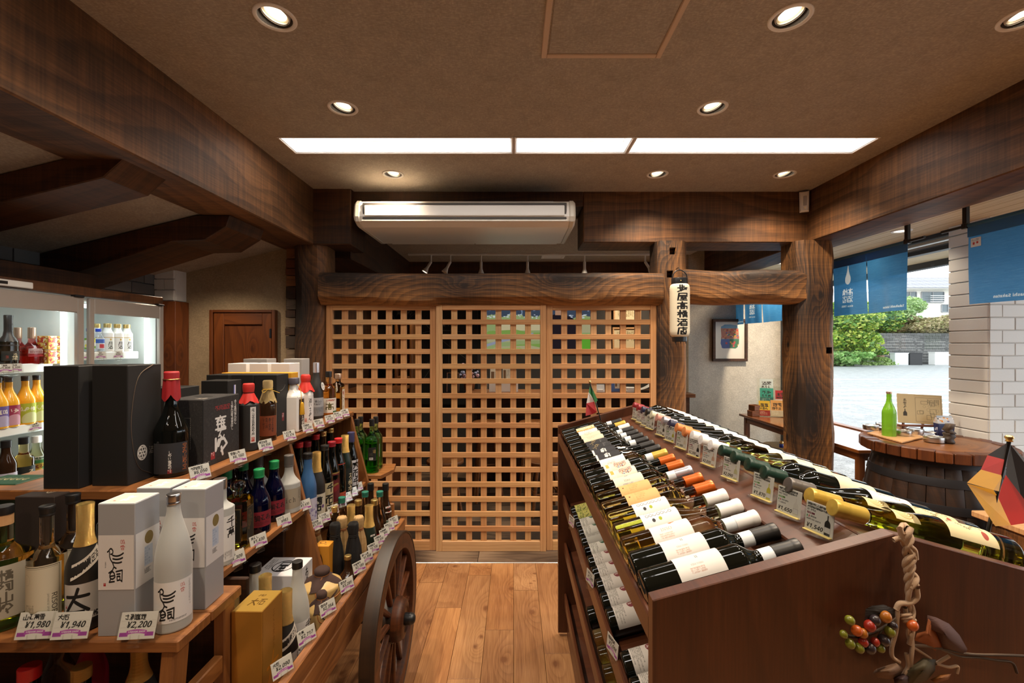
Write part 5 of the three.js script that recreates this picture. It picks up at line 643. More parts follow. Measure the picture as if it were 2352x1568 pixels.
  const t3 = ['nearest', 'second', 'third', 'fourth', 'fifth', 'sixth']; t3.forEach((w, i) => { const t = wineBottle(`${w} pale olive bottle on the third tier of the rack`, { kind: 'burgundy', glass: 'olive', cap: 'black', capStyle: 'wine', k: { R: 0.037 } }, null, 0, 0, 0, 'wine bottles on the third tier'); lay(t, 0.276, 0.472, 1.12 + i * 0.085, 1); });
  { const t = wineBottle('black bottle at the far end of the third tier', { kind: 'bordeaux', glass: 'wine', cap: 'black', capStyle: 'wine' }, null); lay(t, 0.276, 0.472, 1.68, 1); }
  solo('paper_sheet', plank(V(0.28, 0.45, -1.0), V(0.36, 0.52, -1.0), 0.09, 0.002), M.white, 'white card lying at the near end of the third tier', 'card');
  // price stands on the upper board
  const PS = [[0.86, '1,540'], [0.955, '1,650', { bottle: '#eceae4' }], [1.055, '1,870', { bottle: '#d8cf3a' }], [1.21, '2,090', { bottle: '#d9d8a8' }], [1.345, '2,035', { strip: '#e0a890', bottle: '#e0b8a0' }], [1.455, '2,200'], [1.565, '1,980', { bottle: '#e8dfc8' }], [1.68, '2,420', { bottle: '#c9c43a' }], [1.785, '2,750'], [1.925, '1,760', { bottle: '#8a857c' }], [1.995, '3,080'], [2.075, '2,310'], [2.155, '2,640']];
  PS.forEach(([D, price, o], i) => {
    const t = thing('price_stand', `clear acrylic stand with wine card on the rack ridge, ${['nearest to the gable', 'second from the gable', 'third, with a yellow bottle', 'fourth from the gable', 'fifth, with a pinkish card', 'sixth from the gable', 'seventh, below the gold capsule', 'eighth from the gable', 'ninth from the gable', 'fourth from the far end', 'third from the far end', 'second from the far end', 'farthest, touching the far gable'][i]}`, 'price stand', [0.575, 1.1215, -D], -1.3), r = wineCell(price, o ?? { strip: '#7a3040' }), g = new THREE.Group(); g.name = 'holder'; t.add(g); g.rotation.x = -0.12;
    part(g, 'card', mv(card(0.058, 0.054, r), 0, 0.033, 0.0008), r.paper); part(g, 'card_back', cached('pb', () => mv(cbox(0.058, 0.054, 0.0008, 'x', 0.0002), 0, 0.033, 0)), M.white); part(g, 'sleeve', cached('psl', () => mv(cbox(0.062, 0.062, 0.0008, 'x', 0.0002), 0, 0.032, 0.0022)), clip);
    part(t, 'foot', cached('pf', () => mg([mv(cbox(0.066, 0.006, 0.012, 'x', 0.001), 0, 0.003, 0.003), plank(V(0, 0.003, -0.002), V(0, 0.012, -0.036), 0.05, 0.0015)])), clip); part(t, 'tape', cached('pt', () => mv(cbox(0.056, 0.002, 0.008, 'x', 0.0005), 0, 0.0065, 0.003)), std({ color: rgb(0.75, 0.6, 0.2), roughness: 0.5 }));
  });
  for (const [D, Y, X, p, wh] of [[1.93, 0.708, 0.243, '1,078', 'farthest'], [1.46, 0.708, 0.243, '1,089', 'middle'], [1.13, 0.708, 0.243, '1,098', 'nearest']]) priceTag(p, `${wh} price tag on the second tier lip of the wine rack`, V(X, Y, -D), -Math.PI / 2 + 0.25, -0.1);
  // flags
  const flag = (name, label, foot, tip, mats, faces) => { const t = thing(name, label, 'flag', [0, 0, 0]); part(t, 'pole', bar(foot, tip, 0.0032, 10), M.black); part(t, 'finial', lathe([[0, -0.004], [0.006, -0.003], [0.0045, 0], [0.007, 0.004], [0.005, 0.008], [0, 0.009]], 14).translate(tip.x, tip.y + 0.002, tip.z), M.gold); faces.forEach((polys, i) => { const pos = []; for (const q of polys) for (let k = 1; k + 1 < q.length; k++) for (const v of [q[0], q[k], q[k + 1]]) pos.push(v.x, v.y, v.z); const g = new THREE.BufferGeometry(); g.setAttribute('position', new THREE.Float32BufferAttribute(pos, 3)); g.computeVertexNormals(); const uv = new Float32Array(pos.length / 3 * 2); for (let k = 0; k < uv.length / 2; k++) { uv[k * 2] = pos[k * 3]; uv[k * 2 + 1] = pos[k * 3 + 1]; } g.setAttribute('uv', new THREE.BufferAttribute(uv, 2)); part(t, mats[i][0], g, phy({ color: css(mats[i][1]), roughness: 0.8, transmission: 0.4, thickness: 0, side: THREE.DoubleSide })); }); return t; };
  const P = (x, y, D) => at(x, y, D), a = 0.86, b = 0.80, c = 0.90;
  flag('german_flag', 'black red and gold cloth table flag on a black pole at the rack', P(2262, 1250, 0.87), P(2318, 1012, a), [['black_stripe', 0x17161a], ['red_stripe', 0xdc2c26], ['gold_stripe', 0xf8b81e]], [
    [[P(2318, 1014, a), P(2268, 1045, 0.84), P(2310, 1056, 0.862)], [P(2319, 1018, a), P(2310, 1088, 0.866), P(2352, 1171, c), P(2420, 1150, c), P(2380, 1080, 0.89)]],
    [[P(2310, 1056, 0.862), P(2268, 1045, 0.84), P(2253, 1078, 0.83), P(2304, 1092, 0.864)], [P(2310, 1090, 0.866), P(2291, 1139, 0.868), P(2322, 1206, 0.89), P(2390, 1196, 0.91), P(2352, 1171, c)]],
    [[P(2304, 1092, 0.864), P(2253, 1078, 0.83), P(2221, 1108, b), P(2282, 1125, 0.84), P(2297, 1129, 0.866)], [P(2221, 1110, b + 0.004), P(2286, 1208, 0.86), P(2322, 1206, 0.888), P(2291, 1139, 0.867), P(2282, 1125, 0.842)]]]);
  const d = 2.26; flag('italian_flag', 'small green white and red cloth flag on a black pole at the far gable', P(1380, 965, d), P(1355, 879, d), [['green_stripe', 0x1c7a3c], ['white_stripe', 0xe4dfd8], ['red_stripe', 0xb8242a]], [
    [[P(1356, 882, d), P(1352, 900, d - 0.02), P(1360, 911, d + 0.01), P(1367, 925, d - 0.01), P(1373, 919, d)]], [[P(1352, 900, d - 0.02), P(1347, 926, d - 0.04), P(1356, 925, d), P(1365, 922, d), P(1360, 911, d + 0.01)]], [[P(1347, 926, d - 0.04), P(1345, 955, d - 0.05), P(1360, 951, d), P(1371, 946, d), P(1365, 922, d), P(1356, 925, d)]]]);
  // vine decoration hanging on the gable
  const vz = 0.722, q = (x, y, dz = 0) => at(x, y, vz - dz), t = thing('vine_wreath', 'dried vine twist with coloured berries and brown leaves hanging on the gable', 'decoration', [0, 0, 0]), vm = std({ color: rgb(0.50, 0.34, 0.22), roughness: 0.75, bumpMap: T.grit, bumpScale: 0.001 }), vd = woodMat(T.old, 0.8, 0.001);
  const twist = (x0, y0, x1, y1, n, rr, r, ph, mat, nm = 'stem') => { const l = []; for (let k = 0; k <= n * 5; k++) { const s = k / (n * 5), an = s * n * 6.283 + ph; l.push(q(x0 + (x1 - x0) * s + Math.cos(an) * rr, y0 + (y1 - y0) * s, 0.004 + 0.004 * Math.sin(an))); } part(t, nm, tube(l, r, l.length * 4, 6), mat); };
  twist(2082, 1212, 2096, 1345, 2.0, 10, 0.0046, 0, vm); twist(2080, 1222, 2096, 1350, 2.0, 12, 0.0042, 2.1, vm); twist(2084, 1216, 2092, 1360, 2.3, 9, 0.0038, 4.2, vm); twist(2086, 1230, 2094, 1480, 2.6, 7, 0.0032, 1.1, vm); twist(2090, 1340, 2092, 1480, 1.2, 5, 0.0036, 1, vm); twist(2084, 1395, 2096, 1540, 1, 5, 0.003, 3, vm); twist(2078, 1410, 2092, 1430, 3, 14, 0.0026, 0, vm);
  const st = (pts, r, mat = vm, nm = 'stem') => part(t, nm, tube(pts.map(([x, y, z]) => q(x, y, z ?? 0.006)), r, pts.length * 7, 6), mat);
  st([[2066, 1212], [2072, 1230], [2082, 1252], [2100, 1280]], 0.0042); st([[2052, 1240], [2064, 1236], [2080, 1248], [2100, 1262], [2104, 1284]], 0.0036); st([[2068, 1214, 0.0], [2076, 1204, -0.012], [2086, 1212, 0.004]], 0.004);
  st([[2105, 1350], [2106, 1372], [2090, 1384], [2066, 1386], [2058, 1400]], 0.004); st([[2062, 1400], [2058, 1450], [2048, 1490], [2050, 1508], [2066, 1520]], 0.003); st([[2060, 1420], [2030, 1440], [2000, 1455], [1965, 1462], [1948, 1460]], 0.0022, vd, 'twig'); st([[2030, 1440], [2010, 1470], [1985, 1480]], 0.0016, vd, 'twig');
  st([[2100, 1482], [2130, 1484], [2160, 1490], [2230, 1502], [2300, 1504], [2352, 1506], [2380, 1510]], 0.002, vd, 'twig'); st([[2160, 1490], [2200, 1506], [2250, 1510], [2290, 1516], [2325, 1522], [2336, 1545]], 0.0019, vd, 'twig'); st([[2098, 1486], [2120, 1500], [2138, 1512]], 0.0022, vm, 'twig'); st([[2150, 1524], [2180, 1506]], 0.0026, vm, 'twig'); st([[2150, 1524], [2180, 1532], [2200, 1530], [2198, 1546]], 0.0022, vm, 'twig'); st([[2082, 1500], [2086, 1530], [2078, 1545], [2072, 1560]], 0.003);
  const bc = { o: 0xb8541a, r: 0x96281a, g: 0x74761f, d: 0x30262a, y: 0xa8641c }, bm = Object.fromEntries(Object.entries(bc).map(([k, v]) => [k, phy({ color: css(v), roughness: 0.35, clearcoat: 0.4 })])), bg0 = flat(new THREE.SphereGeometry(1, 16, 12));
  for (const [x, y, s, k] of [[1952, 1424, 11, 'g'], [1938, 1456, 9, 'g'], [1968, 1448, 12, 'o'], [1982, 1454, 11, 'y'], [1998, 1437, 13, 'r'], [2010, 1424, 12, 'd'], [2034, 1416, 13, 'y'], [2051, 1436, 10, 'd'], [2044, 1450, 12, 'g'], [1983, 1474, 11, 'r'], [1953, 1478, 11, 'g'], [1974, 1488, 11, 'g'], [1998, 1488, 13, 'd'], [2010, 1474, 10, 'r'], [2030, 1470, 13, 'd'], [2022, 1488, 10, 'g'], [2096, 1436, 12, 'o']]) { const m = part(t, 'berry', bg0, bm[k]); const r = s * vz / F; m.scale.set(r * 0.92, r, r * 0.92); m.rotation.z = rnd(-0.9, 0.9); m.position.copy(q(x, y, 0.012)); }
  const leaf = (pts, c, bow) => { const cx = pts.reduce((s2, p) => s2 + p[0], 0) / pts.length, cy = pts.reduce((s2, p) => s2 + p[1], 0) / pts.length, n = pts.length, rings = 4, pos = [], idx = []; seed(Math.round(cx)); for (let r = 0; r <= rings; r++) for (let k = 0; k < n; k++) { const f = r / rings, v = q(cx + (pts[k][0] - cx) * f, cy + (pts[k][1] - cy) * f, 0.006 + bow * (1 - f * f) + rnd(-0.0012, 0.0012)); pos.push(v.x, v.y, v.z); } for (let r = 0; r < rings; r++) for (let k = 0; k < n; k++) { const k2 = (k + 1) % n, A = r * n + k, B = r * n + k2; idx.push(A, A + n, B, B, A + n, B + n); } const g = new THREE.BufferGeometry(); g.setAttribute('position', new THREE.Float32BufferAttribute(pos, 3)); g.setAttribute('uv', new THREE.Float32BufferAttribute(pos.flatMap((_, i) => i % 3 ? [] : [pos[i] * 3, pos[i + 1] * 3]), 2)); g.setIndex(idx); g.computeVertexNormals(); part(t, 'leaf', g, phy({ color: css(c).multiplyScalar(1.5), bumpMap: T.old, bumpScale: 0.004, roughness: 0.65, side: THREE.DoubleSide })); };
  leaf([[2130, 1412], [2152, 1418], [2180, 1432], [2204, 1458], [2222, 1490], [2216, 1504], [2180, 1492], [2166, 1490], [2148, 1450], [2128, 1440]], 0x3f2620, 0.012); leaf([[2132, 1414], [2150, 1420], [2146, 1440], [2166, 1484], [2148, 1494], [2128, 1480], [2100, 1470], [2106, 1454], [2126, 1448]], 0x7a4322, 0.008);
  leaf([[1988, 1398], [2004, 1390], [2030, 1388], [2054, 1398], [2056, 1416], [2036, 1420], [2010, 1424], [1986, 1424]], 0x1f1a18, 0.004); leaf([[2004, 1545], [2012, 1536], [2060, 1520], [2076, 1532], [2070, 1548], [2050, 1560], [2016, 1556]], 0x5a4332, 0.014); leaf([[2080, 1540], [2120, 1510], [2150, 1514], [2148, 1540], [2130, 1562], [2090, 1575]], 0x3a3320, 0.012); leaf([[2136, 1560], [2160, 1548], [2186, 1546], [2178, 1560], [2150, 1568]], 0x6a4018, 0.01); leaf([[2052, 1556], [2074, 1546], [2090, 1552], [2086, 1575], [2056, 1575]], 0x2c1a1a, 0.014);
}
// ---------------------------------------------------------------- the wheeled cart with stepped shelves, and the step stand in front
{
  const R = thing('display_cart', 'honey coloured wooden cart with stepped shelves and a big spoked wheel', 'display cart', [0, 0, 0]);
  const P = (n, ...a) => part(R, n, slab(...a), M.honey);
  P('shelf_board', -1.42, -0.893, 1.085, 1.11, -2.54, -1.165, 'z'); P('shelf_board', -1.32, -0.829, 0.813, 0.838, -1.81, -1.26, 'z'); P('shelf_board', -1.3, -0.812, 0.707, 0.73, -2.5, -1.83, 'z'); P('tray_floor', -1.25, -0.6, 0.445, 0.47, -2.5, -1.14, 'z');
  for (const z of [-1.83, -2.52]) part(R, 'side_board', mv(boxUV(extrude([[-0.892, 1.085], [-0.742, 0.5], [-1.32, 0.47], [-1.42, 1.085]], 0.02, 0.002), 'y'), 0, 0, z), M.honey);
  part(R, 'back_panel', slab(-1.44, -1.42, 0.45, 1.085, -2.54, -1.45, 'z'), M.darkwood);
  const rail = (y0, y1, n) => part(R, n, plank(V(-0.606, (y0 + y1) / 2, -1.05), V(-0.562, (y0 + y1) / 2, -2.3), y1 - y0, 0.026, V(1, 0, 0)), M.honey); rail(0.548, 0.606, 'side_rail'); rail(0.44, 0.545, 'side_rail');
  part(R, 'end_rail', slab(-1.2, -0.665, 0.44, 0.6, -2.54, -2.521), M.honey);
  for (const [x, z] of [[-0.66, -1.1], [-0.64, -2.4], [-1.2, -1.1], [-1.2, -2.4]]) part(R, 'leg', slab(x - 0.03, x + 0.03, 0, 0.44, z - 0.03, z + 0.03, 'y'), M.darkwood);
  part(R, 'axle', bar(V(-1.3, 0.375, -1.84), V(-0.44, 0.375, -1.84), 0.018), M.iron); part(R, 'strut', bar(V(-0.6, 0.47, -1.93), V(-0.56, 0.02, -1.6), 0.008), M.iron); part(R, 'strut', bar(V(-0.62, 0.46, -2.2), V(-0.6, 0.02, -2.2), 0.008), M.iron);
  part(R, 'brace_box', slab(-1.25, -0.9, 0.55, 0.8, -1.8, -1.78), M.darkwood);
  { // wheel: felloe, tyre, hub, spokes
    const w = new THREE.Group(); w.name = 'wheel'; R.add(w); w.position.set(-0.49, 0.375, -1.84); w.rotation.z = -Math.PI / 2; const wm = woodMat(T.beam, 0.5, 0.0006, { color: rgb(0.62, 0.40, 0.28) }), dk = woodMat(T.beam, 0.5, 0.0005, { color: rgb(0.14, 0.14, 0.145) });
    const ringG = (r0, r1, h) => lathe([[r0, -h], [r0 + 0.003, -h - 0.0015], [r1 - 0.003, -h - 0.0015], [r1, -h], [r1, h], [r1 - 0.003, h + 0.0015], [r0 + 0.003, h + 0.0015], [r0, h], [r0, -h]], 56);
    part(w, 'felloe', ringG(0.262, 0.322, 0.024), wm); part(w, 'tyre', ringG(0.322, 0.331, 0.025), dk, 'dark iron tyre');
    for (let k = 0; k < 14; k++) { const a = k / 14 * 6.2832, g = mv(cbox(0.22, 0.022, 0.018, 'x', 0.004), 0.165, 0, 0).rotateY(a); part(w, 'spoke', g, wm); }
    part(w, 'hub', lathe([[0, -0.06], [0.055, -0.06], [0.08, -0.03], [0.082, 0.03], [0.07, 0.05], [0.05, 0.056], [0.046, 0.05], [0, 0.05]], 28), wm); part(w, 'hub_band', lathe([[0.083, -0.03], [0.086, -0.03], [0.086, 0.012], [0.083, 0.012]], 28), dk); part(w, 'axle_cap', lathe([[0.022, 0.05], [0.024, 0.054], [0.022, 0.068], [0.024, 0.072], [0.02, 0.086], [0.01, 0.092], [0, 0.093]], 20), M.black);
  }
  const S = thing('step_stand', 'low wooden step stand with a plank top in the left foreground', 'stand', [0, 0, 0]);
  part(S, 'top_board', slab(-1.7, -0.738, 0.805, 0.832, -1.11, -1.0), M.honey); part(S, 'top_board', slab(-1.7, -0.738, 0.805, 0.832, -1.235, -1.114), M.honey); part(S, 'top_board', slab(-1.7, -0.95, 0.805, 0.832, -1.36, -1.24), M.honey); part(S, 'lower_board', slab(-1.7, -0.76, 0.42, 0.44, -1.3, -0.98), M.honey);
  part(S, 'shade_board', slab(-1.7, -0.78, 0.02, 0.8, -1.345, -1.33), M.darkwood); for (const x of [-0.765, -1.6]) { part(S, 'leg', plank(V(x, 0.805, -1.03), V(x - 0.0, 0, -0.93), 0.05, 0.03, V(1, 0, 0)), M.honey); part(S, 'leg', slab(x - 0.015, x + 0.015, 0, 0.805, -1.225, -1.18, 'y'), M.honey); for (const y of [0.66, 0.52, 0.3]) part(S, 'side_rung', slab(x - 0.012, x + 0.012, y - 0.025, y + 0.02, -1.18, -1.0, 'z'), M.honey); }  // dark board added so the space under the stand looks shaded
  // ---- on the step stand (Y = 0.832)
  const Y1 = 0.832, Y2 = 1.11, Y3 = 0.838, Y4 = 0.73, Y5 = 0.47, on = (px, py, Y) => onY(px, py, Y), xd = (x, d, y) => V(x, y, -d);
  const grey = phy({ color: css(0xa2a3a6), roughness: 0.35 }), blk = phy({ color: css(0x1a1918), roughness: 0.55 }), wht = phy({ color: css(0xe6e2dd), roughness: 0.6 });
  const birdBox = (label, x, d) => { const t = carton('gift_box', label, 0.081, 0.296, 0.075, grey, { front: L.birdBox, side: L.birdSide, fh: 0.122, fy: 0.165 }, 'box', 'silver gift boxes'); part(t, 'top_print', card(0.079, 0.073, L.birdTop).rotateX(-Math.PI / 2).translate(0, 0.2966, 0), L.birdTop.paper); return stand(t, xd(x, d, Y1), 0.03); };
  birdBox('silver gift box with bird character, at the front beside the black bottle', -0.89, 1.055); birdBox('silver gift box with bird character, at the right end behind the frosted bottle', -0.80, 1.155); birdBox('silver gift box with bird character, half hidden between the two others', -0.895, 1.165);
  stand(bottle('shochu_bottle', 'frosted white bottle with bird label and silver cap on the step stand', 'bottle', { kind: 'tall', k: { R: 0.0365, h: 0.307, nr: 0.0125, sh: 0.46, nh: 0.92, p: 1.2 }, glass: 'frost', cap: 'silver', capStyle: 'ridge', labels: [[L.birdLabel, 0.025, 0.092, 2.6]] }), on(399, 1436, Y1), 0.52);
  stand(bottle('shochu_bottle', 'matt black bottle with gold foil neck and torn brush label', 'bottle', { kind: 'tall', k: { R: 0.0355, h: 0.285, nr: 0.0145, sh: 0.45, nh: 0.78, cap: 0.05 }, glass: 'matt', cap: 'gold', capStyle: 'foil', labels: [[L.ooishi, 0.02, 0.092, 2.8], [L.ooishiBand, 0.142, 0.03, 1.9, 0, 0.75]] }), on(196, 1436, Y1), 0.95);
  const ris = (label, px, py) => stand(bottle('spirit_bottle', label, 'bottle', { kind: 'spirit', k: { h: 0.285, R: 0.0335, nr: 0.0125, cap: 0.024, sh: 0.6, nh: 0.7 }, glass: 'gin', cap: 'black', capStyle: 'ridge', labels: [[L.risoppa, 0.012, 0.148, 2.3]] }), on(px, py, Y1), 0.4); ris('clear spirit bottle with tall cream label and black cap at the front', 108, 1446); ris('clear spirit bottle with cream label behind the black gold-necked bottle', 168, 1398);
  stand(bottle('whisky_bottle', 'broad glass bottle with torn paper label and cork stopper at the left edge', 'bottle', { kind: 'spirit', k: { h: 0.275, R: 0.052, nr: 0.0165, cap: 0.02, sh: 0.58, nh: 0.7 }, glass: 'olive', cap: 'black', labels: [[L.torn, 0.03, 0.12, 1.6]], band: M.cedar }), on(8, 1430, Y1), 0.9);
  { const g = phy({ color: css(0x1f4a34), roughness: 0.5 }), b = phy({ color: css(0x362c27), roughness: 0.5 }); stand(carton('gift_box', 'dark green carton with gilt lettering on top at the left edge', 0.12, 0.28, 0.09, g, { top: L.greenTop }), xd(-1.385, 1.255, Y1)); stand(carton('gift_box', 'dark brown carton with a round crest behind the spirit bottles', 0.098, 0.275, 0.09, b, { top: L.brownTop, front: L.brownFront }), xd(-1.185, 1.17, Y1)); stand(carton('gift_box', 'gold carton behind the silver boxes on the step stand', 0.1, 0.26, 0.08, phy({ color: css(0xa87a2c), roughness: 0.4, metalness: 0.3 }), { top: L.goldTop }), xd(-1.0, 1.31, Y1)); }
  stand(bottle('spirit_bottle', 'bottle with only its black cap showing beside the brown carton', 'bottle', { kind: 'spirit', k: { h: 0.288 }, glass: 'gin', cap: 'black', capStyle: 'ridge' }), xd(-1.098, 1.25, Y1));
  // under the step stand
  stand(bottle('shochu_bottle', 'bottle with a bright red cap under the step stand', 'bottle', { kind: 'sake', k: { h: 0.275, nr: 0.02 }, glass: 'wine', cap: 'red' }), xd(-1.16, 1.09, 0.44)); stand(bottle('shochu_bottle', 'bottle with a broad gold cap under the step stand', 'bottle', { kind: 'sake', k: { h: 0.275, nr: 0.018 }, glass: 'wine', cap: 'gold' }), xd(-1.035, 1.09, 0.44)); stand(bottle('shochu_bottle', 'clear glass bottle under the step stand beneath the spirit bottles', 'bottle', { kind: 'sake', k: { h: 0.31 }, glass: 'clear', cap: 'black' }), xd(-1.2, 1.2, 0.44));
  stand(bottle('shochu_bottle', 'bottle wrapped in crimson paper with gold string under the step stand', 'bottle', { kind: 'sake', k: { h: 0.34, R: 0.036 }, glass: phy({ color: css(0x9c1a38), roughness: 0.5 }), cap: 'maroon', band: M.gold }), xd(-1.115, 1.2, 0.44)); stand(bottle('shochu_bottle', 'gold necked bottle with black paper wrap under the step stand', 'bottle', { kind: 'sake', k: { h: 0.33, cap: 0.06 }, glass: 'sooty', cap: 'gold', capStyle: 'foil' }), xd(-0.93, 1.13, 0.44));
  // ---- top shelf of the cart (Y = 1.11)
  const deep = (l, w, h, d, x, dd, f, c = blk) => stand(carton('gift_box', l, w, h, d, c, f ?? {}), xd(x, dd, Y2));
  { const a = deep('tall black box with a white emblem and curved flap on the top shelf', 0.094, 0.318, 0.115, -1.068, 1.26, { side: L.emblem }); part(a, 'flap_edge', tube([[0.048, 0.318, -0.028], [0.048, 0.29, 0.02], [0.048, 0.2, 0.044], [0.048, 0.12, 0.044], [0.048, 0.04, 0.022], [0.048, 0.012, -0.02]], 0.0009, 30, 5), M.old); }
  deep('tall black box at the left end of the top shelf, beside the emblem box', 0.092, 0.318, 0.115, -1.172, 1.235, { side: L.boxSide });
  { const t = stand(bottle('shochu_bottle', 'dark glass bottle with red cloth cap and gold cord on the top shelf', 'bottle', { kind: 'tall', k: { h: 0.292, R: 0.0425, nr: 0.0155, sh: 0.42, nh: 0.74, p: 0.8 }, glass: 'black', cap: 'black', labels: [[L.redLabel, 0.012, 0.085, 2.2]] }), xd(-0.985, 1.31, Y2), 0.55); const rd = phy({ color: css(0xa01c22), roughness: 0.6, side: THREE.DoubleSide }), pts = []; const g = new THREE.CylinderGeometry(0.0185, 0.0215, 0.046, 24, 5, true), p = g.attributes.position; for (let i = 0; i < p.count; i++) { const a = Math.atan2(p.getZ(i), p.getX(i)), y = p.getY(i), k = y < -0.02 ? -0.02 * Math.abs(Math.sin(a * 2)) : 0; p.setY(i, y + k + 0.254); const s = 1 + 0.08 * Math.sin(a * 7); p.setX(i, p.getX(i) * s); p.setZ(i, p.getZ(i) * s); } g.computeVertexNormals(); part(t, 'cloth_skirt', g, rd); part(t, 'cloth_top', lathe([[0.0185, 0.27], [0.019, 0.292], [0.017, 0.2965], [0, 0.297]], 24), rd); part(t, 'gold_cord', mv(flat(new THREE.TorusGeometry(0.0195, 0.0016, 8, 28)).rotateX(Math.PI / 2), 0, 0.274, 0), M.gold); }
  deep('dark stone-patterned jar box with large white brush characters', 0.12, 0.206, 0.18, -0.996, 1.46, { front: L.kameSide, side: L.kameFront, top: L.kameTop });
  deep('black carton with a pink bottle picture on its side behind the jar box', 0.1, 0.237, 0.085, -1.12, 1.745, { side: L.bottleBox }); deep('low black carton behind the red-capped bottle', 0.12, 0.225, 0.1, -1.2, 1.6); deep('large black carton with red seal near the middle of the top shelf', 0.09, 0.25, 0.095, -1.005, 1.89, { side: L.bigBlack }); deep('black carton left of the red seal carton, back row', 0.09, 0.25, 0.095, -1.10, 1.89); deep('black carton at the left of the back row', 0.09, 0.25, 0.095, -1.2, 1.89); deep('yellow carton edge behind the black cartons', 0.3, 0.252, 0.06, -1.1, 1.975, {}, phy({ color: css(0xd69a2a), roughness: 0.5 }));
  deep('white carton with a brown bottle picture, right one of three', 0.085, 0.285, 0.1, -1.08, 2.155, { side: L.whiteBox }, wht); deep('white carton in the middle of three', 0.085, 0.285, 0.1, -1.18, 2.155, {}, wht); deep('white carton at the left of three', 0.085, 0.285, 0.1, -1.28, 2.155, {}, wht); deep('pale grey carton behind the white cartons, right one', 0.09, 0.3, 0.09, -1.12, 2.35, {}, phy({ color: css(0x9b9896), roughness: 0.6 })); deep('pale grey carton behind the white cartons, left one', 0.12, 0.3, 0.09, -1.31, 2.35, {}, phy({ color: css(0x9b9896), roughness: 0.6 }));
  const skirt = (t, r0, r1, y, h, mat, nm = 'cloth') => { const g = new THREE.CylinderGeometry(r0, r1, h, 28, 4, true), p = g.attributes.position; for (let i = 0; i < p.count; i++) { const a = Math.atan2(p.getZ(i), p.getX(i)), f = 0.5 - p.getY(i) / h, s = 1 + 0.12 * f * Math.sin(a * 8); p.setX(i, p.getX(i) * s); p.setZ(i, p.getZ(i) * s); p.setY(i, p.getY(i) + y + h / 2 - f * 0.014 * Math.abs(Math.sin(a * 2 + 0.6))); } g.computeVertexNormals(); return part(t, nm, g, mat); };
  const redCloth = phy({ color: css(0xc42a22), roughness: 0.6, side: THREE.DoubleSide }), goldCloth = std({ color: rgb(0.5, 0.38, 0.18), roughness: 0.4, metalness: 0.7, bumpMap: T.crinkle, bumpScale: 0.003, side: THREE.DoubleSide });
  { const t = stand(bottle('shochu_bottle', 'black ceramic bottle with red cloth cap and narrow white strip label', 'bottle', { kind: 'tall', k: { h: 0.222, R: 0.034, nr: 0.015, sh: 0.72, nh: 0.86, p: 0.7, cap: 0.02 }, glass: 'sooty', labels: [[L.strip, 0.03, 0.125, 0.55, 0.5]] }), xd(-0.94, 1.613, Y2), 0.45); skirt(t, 0.017, 0.031, 0.178, 0.024, redCloth); part(t, 'cloth_top', lathe([[0.0175, 0.205], [0.019, 0.22], [0.0185, 0.232], [0.016, 0.236], [0, 0.236]], 22), redCloth); }
  { const t = stand(bottle('shochu_bottle', 'amber bottle with gold patterned cloth cap and yellow cord bow', 'bottle', { kind: 'tall', k: { h: 0.222, R: 0.031, nr: 0.014, sh: 0.6, nh: 0.84, cap: 0.02 }, glass: 'brown', labels: [[L.orangeLabel, 0.02, 0.078, 2.4]] }), xd(-0.962, 1.78, Y2), 0.5); skirt(t, 0.016, 0.03, 0.158, 0.042, goldCloth); part(t, 'cloth_top', lathe([[0.0165, 0.198], [0.0185, 0.21], [0.018, 0.23], [0.015, 0.234], [0, 0.234]], 22), goldCloth); part(t, 'cord_bow', mg([mv(flat(new THREE.TorusGeometry(0.0175, 0.0012, 6, 24)).rotateX(Math.PI / 2), 0, 0.2, 0), tube([[0.0, 0.2, 0.018], [-0.015, 0.188, 0.026], [-0.02, 0.196, 0.022], [0, 0.2, 0.018], [0.02, 0.194, 0.024], [0.04, 0.185, 0.03]], 0.001, 24, 5)]), std({ color: css(0xc9a32a), roughness: 0.5 })); }
  { const t = thing('shochu_bottle', 'white square ceramic bottle with gold tassel and brown label', 'bottle', xd(-0.945, 1.955, Y2), 0); part(t, 'glass', mv(cbox(0.066, 0.155, 0.066, 'y', 0.006), 0, 0.0775, 0), G.white); part(t, 'shoulder', lathe([[0.044, 0.152], [0.038, 0.165], [0.019, 0.178], [0.017, 0.205]], 4).rotateY(Math.PI / 4), G.white); part(t, 'cap', lathe([[0.018, 0.203], [0.022, 0.206], [0.022, 0.228], [0.018, 0.231], [0, 0.231]], 20), capMat(0x5a5560)); part(t, 'label', card(0.046, 0.13, L.tassel).rotateY(Math.PI / 2).translate(0.0336, 0.075, 0), L.tassel.paper); const yl = std({ color: css(0xd8a222), roughness: 0.6 }); part(t, 'tassel', mg([tube([[0, 0.2, 0.0], [0.022, 0.2, 0.01], [0.036, 0.17, 0.012], [0.038, 0.125, 0.012]], 0.0014, 16, 5), lathe([[0, 0], [0.011, 0], [0.007, 0.045], [0.004, 0.052], [0, 0.053]], 12).translate(0.041, 0.075, 0.012)]), yl); }
  { const t = stand(bottle('shochu_bottle', 'white bottle with brush writing and a red cloth tied over its top', 'bottle', { kind: 'tall', k: { h: 0.22, R: 0.0335, nr: 0.016, sh: 0.62, nh: 0.85, cap: 0.02 }, glass: 'white', labels: [[L.whiteBrushed, 0.01, 0.12, 2.2]] }), xd(-0.97, 2.12, Y2), 0.75); skirt(t, 0.018, 0.036, 0.165, 0.036, redCloth); part(t, 'cloth_top', lathe([[0.019, 0.198], [0.022, 0.212], [0.021, 0.228], [0.016, 0.234], [0, 0.235]], 22), redCloth); }
